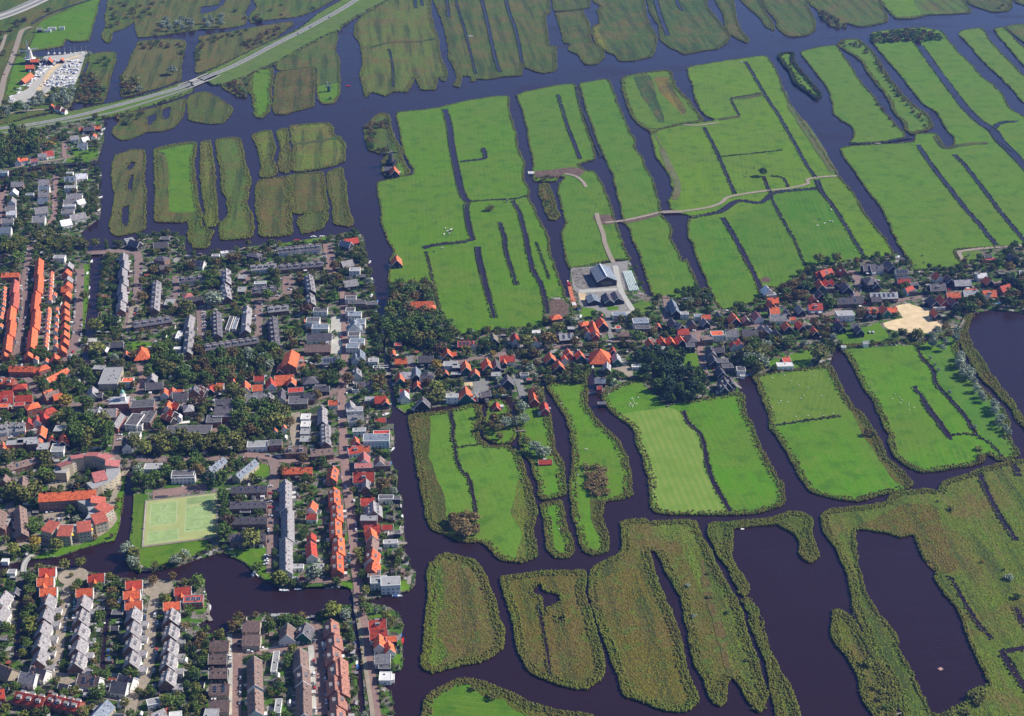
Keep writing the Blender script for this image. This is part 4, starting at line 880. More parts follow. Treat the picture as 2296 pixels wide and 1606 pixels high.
for s, w, lk in [("B 1715,1440 1730,1500 1760,1580 E 1770,30 1800,110 1830,170", 5, 'gravel farm track'), ("B 1770,1505 1900,1490 2060,1455 2170,1430 2296,1428 C 60,1420 180,1400 260,1370 300,1335 420,1310 560,1290 700,1275 800,1255 845,1240 835,1215 900,1200 1040,1190", 4.5, 'winding pale gravel track'),
     ("B 1500,1175 1570,1190 1620,1225 1645,1265", 4, 'short gravel spur'), ("C 0,845 100,850 180,840 240,830", 4, 'gravel causeway'), ("F 1850,95 1950,80 2100,65 2296,50", 5, 'sandy track at the village edge'), ("F 1850,95 1880,150", 4, 'sandy corner track')]:
    road('gravel_track', s, w, PATHM, lk, 'track')

rast(P("G 940,150 1480,80 1480,415 930,490"), BUSY)
# ------------------------------------------------ buildings
def tile_mat(name, col, freq=1.0, sheen=.35):
    m = mat(name, col, rough=.75, spec=sheen, vary=.14, nscale=.7, namt=.42)
    return m
ROOFM = {'o': tile_mat('orange_tiles', (.60,.12,.045)), 'O': tile_mat('bright_orange_tiles', (.64,.135,.05)), 'r': tile_mat('red_tiles', (.42,.055,.03)),
  'g': tile_mat('grey_tiles', (.26,.245,.255)), 'd': tile_mat('dark_tiles', (.105,.095,.11)), 'b': tile_mat('brown_tiles', (.20,.135,.115)),
  's': tile_mat('slate_blue', (.17,.20,.25)), 'w': tile_mat('white_sheet', (.75,.72,.76)), 'l': tile_mat('light_grey_roofing', (.37,.37,.39)),
  't': tile_mat('thatch', (.17,.14,.10)), 'm': tile_mat('moss_roof', (.10,.11,.07)), 'v': tile_mat('muted_red_tiles', (.42,.105,.07)), 'q': tile_mat('rust_tiles', (.30,.135,.10)), 'p': tile_mat('pink_tiles', (.36,.12,.11))}
ROOFN = {'o':'orange-tiled','O':'bright orange-roofed','r':'red-tiled','g':'grey-tiled','d':'dark-tiled','b':'brown-tiled','s':'blue-grey-roofed','w':'white-roofed','l':'light grey-roofed','t':'thatched','m':'mossy-roofed','v':'muted red-tiled','q':'rust-brown-roofed','p':'pinkish-tiled'}
EXTM = []
WALLM = {'B': mat('brown_brick', (.19,.105,.075), vary=.2, nscale=1.5, namt=.1), 'W': mat('white_wall', (.72,.70,.68), vary=.06), 'Y': mat('yellow_brick', (.42,.36,.27), vary=.1),
  'K': mat('black_wood', (.03,.03,.035), vary=.2), 'G': mat('green_wood', (.02,.10,.065), vary=.15), 'R': mat('red_brick', (.30,.11,.08), vary=.15), 'L': mat('pale_blue_boards', (.45,.56,.66), vary=.05), 'D': mat('dark_red_boards', (.30,.05,.04))}
WALLN = {'B':'brown brick','W':'white','Y':'pale brick','K':'black wooden','G':'green wooden','R':'red brick','L':'pale blue','D':'dark red'}
GLASS = mat('window_glass', (.02,.025,.035), rough=.08, spec=.6, vary=.3)
TRIM = mat('white_trim', (.80,.79,.77), rough=.5, vary=.04)
SOLAR = mat('solar_cells', (.012,.02,.05), rough=.15, spec=.6, vary=.1)
DARKM = mat('dark_metal', (.06,.06,.065), rough=.5)
CHIM = mat('chimney_brick', (.30,.15,.11))
FLATR = {'k': mat('bitumen', (.10,.095,.105), rough=.9, spec=.2, nscale=.4, namt=.2), 'l': mat('grey_felt', (.30,.30,.31), rough=.9, nscale=.3, namt=.12), 'w': mat('white_felt', (.62,.61,.60), rough=.8, nscale=.3, namt=.1)}
def unit_window():
    b = MB(); b.box(-.5,-.03,-.5,.5,.05,.5,0); b.box(-.42,.0,-.42,-.03,.06,.42,1); b.box(.03,.0,-.42,.42,.06,.42,1)
    return b.mesh('window', [TRIM, GLASS])
def unit_door():
    b = MB(); b.box(-.5,-.03,0,.5,.06,1,0); b.box(-.25,.06,.55,.25,.075,.9,1)
    return b.mesh('door', [mat('door_paint', (.05,.10,.08), vary=.6), GLASS])
def unit_skylight():
    b = MB(); b.box(-.5,-.5,0,.5,.5,.08,0); b.box(-.4,-.4,.08,.4,.4,.10,1)
    return b.mesh('skylight', [DARKM, GLASS])
def unit_solar():
    b = MB(); b.box(-.5,-.5,0,.5,.5,.05,0)
    for i in range(2):
        for j in range(3):
            b.box(-.47+i*.48,-.47+j*.32,.05,-.02+i*.48,-.18+j*.32,.065,1)
    return b.mesh('solar_panel', [mat('panel_frame', (.5,.52,.56), rough=.4), SOLAR])
def unit_chimney():
    b = MB(); b.box(-.4,-.4,-1.2,.4,.4,1.1,0); b.box(-.47,-.47,1.1,.47,.47,1.22,0); b.tube((-.15,0,1.22),(-.15,0,1.6),.12,.1,6,1); b.tube((.18,0,1.22),(.18,0,1.55),.12,.1,6,1)
    return b.mesh('chimney', [CHIM, DARKM])
def unit_dormer():   # faces +y, sits on a slope
    b = MB(); b.box(-.5,-.9,-.7,.5,.35,.55,0); b.box(-.56,-.9,.55,.56,.45,.66,1); b.box(-.38,.35,-.25,-.03,.38,.42,2); b.box(.03,.35,-.25,.38,.38,.42,2)
    return b.mesh('dormer', [TRIM, mat('dormer_roof', (.22,.21,.22)), GLASS])
U = dict(window=unit_window(), door=unit_door(), skylight=unit_skylight(), solar_panel=unit_solar(), chimney=unit_chimney(), dormer=unit_dormer())
def part(name, parent, loc, rot=(0,0,0), sc=(1,1,1)):
    o = bpy.data.objects.new(name, U[name]); COL.objects.link(o); o.parent = parent
    o.location = loc; o.rotation_euler = rot; o.scale = sc; return o
def wall_windows(root, L, W, z0, he, ang, detail, floors=2):
    """windows and doors on the walls that can be seen"""
    if detail <= 0: return
    for (nx, ny, ln, dist) in ((0,-1,L,W/2), (0,1,L,W/2), (1,0,W,L/2), (-1,0,W,L/2)):
        wy = nx*math.sin(ang)+ny*math.cos(ang)
        if wy > .25: continue
        rz = math.atan2(ny, nx)-math.pi/2
        n = max(1, int(ln/ (2.9 if detail > 1 else 4.2)))
        n = min(n, 16)
        for fl in range(floors):
            zz = z0+1.5+fl*2.75
            if zz+.7 > he: break
            for k in range(n):
                t = (k+.5)/n*ln-ln/2
                px, py = (nx*dist - ny*t, ny*dist + nx*t)
                if fl == 0 and k % 3 == 1 and abs(nx) < .5:
                    part('door', root, (px, py, z0), (0,0,rz), (1.1,1,2.2))
                else:
                    part('window', root, (px, py, zz), (0,0,rz), (1.5,1,1.25))
HOUSES = []
DET = [0]
def gable_roof_mb(L, W, he, hr, ov=.35, th=.2):
    b = MB(); hw = W/2+ov; hl = L/2+ov; sl = (hr-he)/(W/2); ze = he-sl*ov
    for s in (-1, 1):
        vs = [(-hl,s*hw,ze),(hl,s*hw,ze),(hl,0,hr),(-hl,0,hr),(-hl,s*hw,ze+th),(hl,s*hw,ze+th),(hl,0,hr+th),(-hl,0,hr+th)]
        f = [(0,1,2,3),(7,6,5,4),(0,4,5,1),(1,5,6,2),(3,7,4,0)]
        if s > 0: f = [tuple(reversed(q)) for q in f]
        b.add(vs, [tuple(reversed(q)) for q in f])
    return b
def hip_roof_mb(L, W, he, hr, ov=.4, hipf=1.0):
    b = MB(); hw = W/2+ov; hl = L/2+ov; r = max(L/2-W/2*hipf, 0.05)
    ze = he-.1
    vs = [(-hl,-hw,ze),(hl,-hw,ze),(hl,hw,ze),(-hl,hw,ze),(-r,0,hr),(r,0,hr)]
    b.add(vs, [(0,1,5,4),(1,2,5),(2,3,4,5),(3,0,4),(3,2,1,0)])
    return b
def building(x, y, L, W, ang, typ='g', he=5.2, hr=8.6, roof='o', wall='B', detail=1, units=0, trim=False, dorm=0, sky_=0, solar=0, chim=1, look_=None, cat='house', name=None, group=None, zb=.85):
    name = name or ('house' if units < 2 else 'terraced_row')
    root = bpy.data.objects.new(name, None); COL.objects.link(root)
    root.location = (x, y, zb); root.rotation_euler = (0, 0, ang); root.empty_display_size = 1
    wm = WALLM[wall]
    w = MB()
    if typ == 'g':
        vs = [(-L/2,-W/2,-.3),(L/2,-W/2,-.3),(L/2,W/2,-.3),(-L/2,W/2,-.3),(-L/2,-W/2,he),(L/2,-W/2,he),(L/2,W/2,he),(-L/2,W/2,he),(-L/2,0,hr),(L/2,0,hr)]
        w.add(vs, [(0,1,5,4),(2,3,7,6),(1,2,6,9,5),(3,0,4,8,7),(3,2,1,0)])
    else:
        w.box(-L/2,-W/2,-.3,L/2,W/2,he if typ != 'f' else he+.0)
    wo = w.build('wall', wm, root)
    if typ == 'g': ro = gable_roof_mb(L, W, he, hr).build('roof', ROOFM[roof], root)
    elif typ == 'h': ro = hip_roof_mb(L, W, he, hr).build('roof', ROOFM[roof], root)
    else:
        r = MB(); r.box(-L/2-.1,-W/2-.1,he,L/2+.1,W/2+.1,he+.25,0)
        t = .22
        for bx in ((-L/2-.15,-W/2-.15,L/2+.15,-W/2+t),(-L/2-.15,W/2-t,L/2+.15,W/2+.15)): r.box(bx[0],bx[1],he-.15,bx[2],bx[3],he+.5,1)
        for bx in ((-L/2-.15,-W/2+t,-L/2+t,W/2-t),(L/2-t,-W/2+t,L/2+.15,W/2-t)): r.box(bx[0],bx[1],he-.15,bx[2],bx[3],he+.5,1)
        ro = r.build('roof', [FLATR[{'d':'k','k':'k','g':'l','l':'l','w':'w'}.get(roof,'k')] if roof in 'dkglw' else ROOFM[roof], TRIM if wall == 'W' or look_ else mat('parapet_cap', (.33,.33,.34))], root)
    if typ == 'g' and trim:
        for s in (-1, 1):
            t = MB(); sl = (hr-he)/(W/2); hw = W/2+.4; X = s*(L/2+.36)
            for q in (-1, 1): t.bar((X, q*hw, he-sl*.4+.12), (X, 0, hr+.18), .16, .42)
            t.build('gable_trim', TRIM, root)
    pitch = math.atan2(hr-he, W/2)
    def slope_pos(u, f, side):   # f=0 at eave, 1 at ridge
        yy = side*(W/2)*(1-f); return (u, yy, he+(hr-he)*f+.2)
    if typ == 'g':
        if detail > 0 and chim:
            n = max(1, units//2) if units else 1
            for k in range(n):
                u = (k+.5)/n*L-L/2 if n > 1 else random.choice((-.3, .3))*L
                part('chimney', ro, (u, random.choice((-.3,.3)), hr+.1))
        visible_sides = [s for s in (-1, 1) if s*math.cos(ang) < .35]
        if dorm:
            for side in (-1, 1):
                for k in range(dorm):
                    u = (k+.5)/dorm*L-L/2
                    p = slope_pos(u, .45, side); wd = 3.2 if L/dorm > 5 else 2.4 if L/dorm > 4 else 1.8
                    part('dormer', ro, (p[0], p[1], p[2]+.3), (0,0,0 if side > 0 else math.pi), (wd,1.8,1.7))
        if sky_:
            for side in (-1, 1):
                for k in range(sky_):
                    u = (k+.5)/sky_*L-L/2+random.uniform(-.5,.5); p = slope_pos(u, .55, side)
                    part('skylight', ro, p, (-side*pitch,0,0), (.9,1.3,1))
        if solar:
            side = 1 if solar < 0 else -1; n = abs(solar)
            for k in range(n):
                u = (k+.5)/n*L*.85-L*.425; p = slope_pos(u, .5, side)
                part('solar_panel', ro, (p[0], p[1], p[2]+.06), (-side*pitch,0,0), (min(2.4, L/n*.8), W*.32/math.cos(pitch),1))
    elif typ == 'f' and detail > 0:
        for k in range(max(1, int(L*W/110))):
            part('skylight', ro, (random.uniform(-.36,.36)*L, random.uniform(-.3,.3)*W, he+.25), (0,0,0), (1.3,1.3,2.5))
        if solar:
            for k in range(abs(solar)):
                part('solar_panel', ro, ((k+.5)/abs(solar)*L*.8-L*.4, 0, he+.36), (.0,0,0), (L/abs(solar)*.7, W*.5, 1))
    wall_windows(root, L, W, 0, he, ang, detail, 3 if he > 8 else 2)
    if detail > 0 and typ != 'f' and name in ('terraced_row', 'house', 'village_house') and roof != 'k':
        for q in range(max(1, int(L/6.5))):
            if random.random() < .35: continue
            side = random.choice((-1, 1)); ew = random.uniform(2.4, 3.6); ed = random.uniform(1.8, 3.4); u = (q+.5)/max(1, int(L/6.5))*L-L/2
            ex = MB(); a0, a1 = (W/2, W/2+ed) if side > 0 else (-W/2-ed, -W/2)
            ex.box(u-ew/2, a0, -.3, u+ew/2, a1, 2.6, 0); ex.box(u-ew/2-.1, min(a0, a1)-(.1 if side < 0 else 0), 2.6, u+ew/2+.1, max(a0, a1)+(.1 if side > 0 else 0), 2.75, 1)
            ex.build('extension', [random.choice((WALLM['W'], wm, WALLM['Y'])), random.choice((FLATR['l'], FLATR['k'], FLATR['w'], FLATR['k']))], root)
    c, s = math.cos(ang), math.sin(ang)
    poly = [(x+u*c-v*s, y+u*s+v*c) for u, v in ((-L/2-.8,-W/2-.8),(L/2+.8,-W/2-.8),(L/2+.8,W/2+.8),(-L/2-.8,W/2+.8))]
    rast(poly, BUSY)
    if look_ is None:
        kind = {'terraced_row':('short' if L < 22 else 'mid-length' if L < 36 else 'long')+' terrace', 'house':'house', 'shed':'shed', 'barn':'barn'}.get(name, name.replace('_', ' '))
        shape = {'g':'gabled', 'h':'hipped', 'f':'flat-roofed'}[typ]
        look_ = ('%s %s %s with %s walls' % (ROOFN.get(roof, 'dark'), shape, kind, WALLN[wall])) if typ != 'f' else ('%s with %s roof and %s walls' % (kind, {'w':'white','l':'light grey','g':'light grey','s':'blue-grey','r':'red'}.get(roof,'dark'), WALLN[wall]))
        if name == 'terraced_row': look_ = look_.split(' with')[0].replace('gabled ', '')
    if solar and typ == 'g': look_ = look_.split(' with')[0]+' with solar panels'
    reg(root, look_, cat, group or ('rows of terraced houses' if name == 'terraced_row' else 'houses of the town and village'), project(x, y, he*.6))
    return root
def ridge(tile, x1, y1, x2, y2, z):
    a = Vector(at(tile, x1, y1, z)); b = Vector(at(tile, x2, y2, z)); c = (a+b)/2; d = b-a
    return c.x, c.y, d.length, math.atan2(d.y, d.x)
# terraces: tile x1 y1 x2 y2 (ridge ends in the survey), width, roof, wall, pieces, dormers, options
TERR = """
D 268,132 213,728 8.5 O R 5 0
D 105,275 45,745 8.5 O R 5 0
D 835,95 815,475 9 g B 7 0
D 1052,280 1037,470 9 g B 2 3
D 1520,200 1522,290 9 g B 1 3
D 1508,300 1528,392 9 g B 1 3
D 2075,238 2092,345 9 g B 1 4
D 2083,365 2093,432 9 g B 1 2
D 1200,265 1370,248 8 d W 1 3
D 893,560 1150,520 10 d B 1 5
D 1278,512 1262,595 9 g B 1 0
D 1273,600 1258,760 9 g B 1 3
D 1455,485 1462,645 9 d B 1 6
D 1660,452 1650,615 9 g B 1 2
D 1832,520 1850,700 9 d B 1 6
D 1375,715 1735,662 9.5 d B 2 4
D 1255,398 1365,392 7 d B 1 0
D 1693,335 1855,320 9 d B 1 3
D 1800,462 1938,448 9 g B 1 3
D 1688,185 1855,170 8 g W 1 4
D 1868,65 2155,38 10 d W 2 4
D 1870,180 2170,152 9 d B 2 3
D 62,860 228,862 8 O R 1 0
D 312,942 450,872 8 O W 1 0
D -20,935 95,945 9 O R 1 2
D 10,235 128,232 7 O R 1 0
D 45,1525 265,1465 8 b B 1 0
D -10,1255 165,1238 11 g W 3 3
D 2165,1128 2168,1232 8.5 g K 1 0
D 2185,1240 2190,1370 8.5 g B 1 5
D 1915,1405 2060,1400 8.5 b B 1 2
D 2088,1425 2238,1410 8.5 b B 1 0
D 1900,1545 2098,1540 8 O R 1 0
D 1585,1590 1712,1485 8 s Y 1 0
D 1405,1550 1500,1470 8 s Y 1 0
D 1130,1440 1160,1440 2 g B 1 0
G -10,60 30,60 3 g B 1 0
G 130,190 145,375 9.5 b B 1 0
G 155,-10 150,60 9 b B 1 0
G 0,215 -10,330 9 b R 1 0
G 1925,15 1928,620 9.5 g W 3 0
G 2225,0 2240,-75 8.5 O R 1 0
G 2250,65 2275,620 9 O R 5 2
G 1553,62 1795,55 8.5 d B 1 0
G 1548,165 1792,160 8.5 d B 1 0
G 1548,270 1795,265 8.5 d B 1 0
G 1545,385 1788,380 8.5 d B 1 0
G 2088,430 2096,520 8 r W 1 0
G 1708,1205 1712,1395 10 b W 1 0
G 1712,1420 1718,1570 10 b W 1 0
G 2015,1150 2022,1262 10 b W 1 0
G 2030,1270 2035,1368 10 b W 1 1
G 2038,1375 2042,1590 10 b W 1 0
G 2230,950 2275,1640 11 q R 7 1
G 110,1440 300,1480 10 r R 1 3
G 325,1460 540,1510 10 r R 1 4
G 620,1605 720,1495 11 s Y 1 0
G -60,1440 25,1425 9 r R 1 0
H -10,1210 5,1450 10 q R 2 0
D 1245,290 1255,292 3 g B 1 0
A 265,1195 305,1195 3 g B 1 0
"""
for ln in TERR.strip().split('\n'):
    t, p1, p2, w, rf, wl_, k, dm = ln.split()
    x1, y1 = map(float, p1.split(',')); x2, y2 = map(float, p2.split(',')); k = int(k); w = float(w); dm = int(dm)
    hr = 8.8 if w > 8 else 7.8
    if w < 4: continue
    if t == 'D' and y1 < 900 and rf == 'O': hr = 9
    a = Vector(at(t, x1, y1, hr+.6)); b = Vector(at(t, x2, y2, hr+.6)); d = b-a; ang = math.atan2(d.y, d.x); n = Vector((-math.sin(ang), math.cos(ang)))
    for i in range(k):
        q = a+d*((i+.5)/k); L = d.length/k-.12
        off = ((i % 2)-.5)*1.5 if k > 2 else 0
        q = q+n*off
        detail = 2 if (t in 'G' ) else 1
        un = max(2, int(round(L/6)))
        rk = rf if rf != 'O' or k < 3 else random.choice('OOoov')
        building(q.x, q.y, L, w, ang, 'g', hr-w*.44, hr, rk, wl_, detail=detail, units=un, dorm=min(dm, un), sky_=(un if dm == 0 and i % 2 == 0 else 0), trim=(wl_ == 'W'), solar=(2 if (i+int(x1)) % 4 == 1 else 0), cat='terrace')

# single houses: tile x,y (ridge centre) length width turn roof wall type [opts]
# turn: 90 = ridge runs away from the viewer, 0 = ridge across the picture
def code(s, zh=8.2, detail=1, trim=None, group=None):
    for e in s.split(';'):
        e = e.split()
        if not e: continue
        t = e[0]; x, y = map(float, e[1].split(',')); L, W, a = map(float, e[2].split(','))
        rf, wl_ = e[3][0], e[3][1]; typ = e[3][2] if len(e[3]) > 2 else 'g'
        op = dict(dorm=0, sky_=0, solar=0, chim=1, he=None, hr=None)
        nm = None; lk = None; cat = 'house'
        for q in e[4:]:
            if q[0] == 'D': op['dorm'] = int(q[1:])
            elif q[0] == 'S': op['solar'] = int(q[1:])
            elif q[0] == 'K': op['sky_'] = int(q[1:])
            elif q[0] == 'E': op['he'] = float(q[1:])
            elif q[0] == 'H': op['hr'] = float(q[1:])
            elif q[0] == 'N': nm = q[1:]; cat = nm.replace('_', ' ')
        hr = op['hr'] or (4.0+W*.56 if typ != 'f' else 6.0)
        he = op['he'] or (hr-W*.52 if typ == 'g' else hr-W*.3 if typ == 'h' else hr)
        if typ == 'f': he = hr
        z = hr+.6
        if 50 <= a <= 82: a = 90+(90-a)*.42
        if W < 30 and not nm and L*W >= 45: nm = 'flat_roofed_house' if typ == 'f' else 'village_house' if t in 'EF' else None; cat = 'house'
        X, Y = at(t, x, y, z)
        tr = trim if trim is not None else wl_ in 'WKGD'
        small = L*W < 45
        building(X, Y, L, W, math.radians(a), typ, he, hr, rf, wl_, detail=0 if small else detail, trim=tr, dorm=op['dorm'], sky_=op['sky_'], solar=op['solar'], chim=0 if small or (nm and 'house' not in nm) else 1,
                 name=nm or ('shed' if small else 'house'), cat=cat if nm else ('shed' if small else 'house'), group=group or ('sheds and small outbuildings' if small else None))
# south-west quarter: chains of pairs with broad light grey roofs
chain = ["G 318,612 0,r;G 305,678 0,o;G 325,745 0,o;G 322,822 1,g S2;G 308,912 1,g;G 290,1008 1,g;G 275,1100 1,g;G 268,1195 1,g",
         "G 645,652 0,r;G 568,750 0,o;G 562,830 1,g S2;G 548,925 1,g D2;G 543,1025 1,g D1;G 530,1120 1,g S2;G 522,1220 1,g D2",
         "G 900,698 0,r;G 885,765 0,o;G 898,835 0,o;G 900,910 1,g;G 895,1008 1,g D1;G 888,1105 1,g D1;G 888,1212 1,g D1",
         "G 1228,742 0,r;G 1155,840 0,o;G 1155,920 1,g D2;G 1148,1025 1,g D2;G 1143,1130 1,g D2;G 1135,1225 1,g D2;G 1130,1330 1,g D2"]
for ch in chain:
    for e in ch.split(';'):
        p = e.split(); x, y = map(float, p[1].split(',')); kind, rf = p[2].split(',')
        op = p[3] if len(p) > 3 else ''
        if kind == '1':
            X, Y = at(p[0], x-6, y, 9.6)
            r = building(X, Y, 12.6, 10.5, math.radians(92), 'g', 4.3, 9.9, 'g', 'B', detail=2, trim=False, dorm=int(op[1:]) if op[:1] == 'D' else 0, solar=-2 if 'S' in op else 0, sky_=0 if op else 1,
                         look_='grey-roofed house pair' + (' with solar panels' if 'S' in op else ' with dormers' if 'D' in op else ' with small roof windows'), name='semi_detached_house', group='chained grey-roofed houses')
            sw = MB(); sw.box(-6.2,-5.31,-.2,6.2,-5.22,4.0); sw.build('side_wall', WALLM['W'], r)
            g = MB(); g.box(-3,-3.2,-.3,3,3.2,3.0); go = g.build('porch', WALLM['W'], r); go.location = (-5.2, -7.6, 0)
            lr = MB(); lr.box(-3.2,-3.4,3.0,3.2,3.4,3.2); lo = lr.build('porch_roof', ROOFM['g'], r); lo.location = (-5.2, -7.6, 0)
        else:
            X, Y = at(p[0], x, y, 9)
            r = building(X, Y, 11.5, 9, math.radians(8), 'g', 4.8, 8.6, rf, 'W', detail=2, trim=True, look_='%s gabled villa with white end wall' % ROOFN[rf], name='house', group='orange-roofed end houses')
            gb = gable_roof_mb(5, 5, 3.6, 6.2).build('porch_roof', ROOFM['O'], r); gb.location = (-1, -5.8, 0); gb.rotation_euler = (0,0,math.pi/2)
            wb = MB(); wb.add([(-2.5,-2.5,-.3),(2.5,-2.5,-.3),(2.5,2.5,-.3),(-2.5,2.5,-.3),(-2.5,-2.5,3.6),(2.5,-2.5,3.6),(2.5,2.5,3.6),(-2.5,2.5,3.6),(0,-2.5,6.2),(0,2.5,6.2)], [(0,1,5,8,4),(1,2,6,5),(2,3,7,9,6),(3,0,4,7)])
            wo = wb.build('porch', WALLM['Y'], r); wo.location = (-1, -5.8, 0)
code("""G 30,1270 14,10,-30 bYg;G 190,1315 11,10,-14 gWg;G 262,1285 12,9,-22 dWg;G 600,1335 15,10,-14 bWg S2;G 805,1375 11,10,-14 dWg;G 850,1335 11,10,-22 dWg;G 1045,1580 12,10,40 gBg S1;
G 1690,968 12,11,0 bYg E5;G 1690,1060 12,11,0 bYg E5;G 1475,1098 13,10,0 bYg;G 1465,1190 12,9,0 bKg K2;G 1468,1285 12,9,0 bKg K3;G 1475,1390 13,10,0 bYg S2;G 1475,1500 13,10,0 bYg;G 1420,1590 9,9,0 gBf;
G 1930,1020 13,11,80 bWg;G 2045,1010 12,11,85 dGg D1;G 15,800 13,10,85 gWg;G 0,900 13,10,85 gWg;G 1300,820 14,9,4 rRf H5.5 S3;G 80,635 6,5,0 gWf H3;G 105,760 6,5,80 dKg;
G 2095,180 9,8,85 OWg;G 2095,245 8,6,0 rWg;G 2093,390 8,7,80 rBg;G 2140,600 8,6,0 gWf H3;G 2000,600 9,5,0 lWf H3;
G 35,560 5,4,0 wWf H3;G 70,770 6,5,0 dKg;G 680,880 5,4,0 dKf H3;G 790,910 8,5,0 dKf H3;G 770,1000 5,4,0 dKg;
G 30,0 8,7,90 bRg;G 40,300 9,5,85 lBf H3;G 1850,1240 4,22,2 lWf H3;G 1870,1540 4,14,2 lWf H3;G 1620,1110 5,4,0 dKf H3;
G 1620,120 8,4,0 wWf H3;G 1650,230 8,4,0 dKf H3;G 1030,1510 8,6,20 gWf H4;G 1180,1595 8,5,10 wWf H4;G 430,1390 7,5,-20 dKg""", detail=2)
code("""H 165,35 12,7,80 gBg;H 175,140 11,8,8 rWg;H 215,190 15,13,75 gBg D3;H 185,275 13,8,0 gBf H7;H 205,320 12,8,5 rRg;H 200,365 11,9,60 OWg;H 205,430 12,9,88 bBg;H 205,510 13,11,88 oWg D1;H 210,585 12,10,88 oRg K2;H 220,650 9,9,0 bBf H6;
H 250,690 12,9,5 lWf H6;H 330,700 14,11,5 lWf H7.5;H 240,960 12,9,8 rWg D1;H 250,1030 12,9,4 rWg;H 255,1090 11,8,78 OWg;H 320,1130 9,7,60 OWg;H 275,1190 10,9,0 gWg;H 290,1270 8,6,0 dKf H3.5;H 335,1070 7,5,10 OKg;
H 310,320 8,5,0 rWg H4;H 375,370 5,5,0 dKf H3.5;H 330,435 11,5,4 lWf H3.5;H 300,135 12,6,0 dWf H4;H 370,140 6,5,0 dKf H4""", detail=2)
code("""D 445,215 9,9,80 ORg;D 460,170 10,9,80 gBg;D 455,262 8,9,80 gBg;D 450,300 9,9,80 ORg;D 440,325 8,8,0 ORg;D 448,365 9,8,80 ORg;D 435,435 9,8,100 ORg;D 435,485 9,8,100 ORg;D 436,530 9,8,100 ORg;D 433,580 9,8,100 ORg;D 433,632 9,8,100 ORg;D 430,682 9,8,100 ORg;
D 413,735 10,8,50 ORg;D 368,790 10,8,55 ORg;D 188,772 9,8,50 ORg;D 30,775 8,7,50 ORg;D 285,855 11,9,40 ORh;D 245,875 6,6,0 ORg;D 130,980 12,9,10 rRh;D 320,1022 8,8,40 ORg;D 345,1030 13,9,38 bRg;D 385,1048 8,7,30 ORg;
D 38,1065 13,9,8 rWg D1;D 40,1025 11,8,8 rRg;D 158,1055 14,9,8 rRg;D 215,1110 12,10,30 ORh;D 25,1128 9,7,0 ORf H5;D 130,1118 9,7,5 rRf H6;D 320,1145 13,10,40 rRh;D 245,1205 8,7,60 rWg;D 295,1190 9,8,50 rRg;D 190,1220 8,7,60 rRg;
D 275,1290 15,8,70 OKg;D 425,1335 15,9,70 OKg;D 348,1340 7,5,50 OKg;D 265,1355 6,5,50 OWg;D 20,1390 10,8,50 OWg;D 180,1360 9,16,98 lBf H7;D 100,1375 8,14,98 gBf H7;D 220,1370 8,9,98 lBf H8;D 390,1410 14,11,80 lWf H5;D 290,1400 11,9,80 gBf H5;
D 410,1280 11,10,0 lBf H6;D 400,125 12,8,0 lWf H6;D 105,0 0.1,0.1,0 lWf""".replace(';D 105,0 0.1,0.1,0 lWf',''))
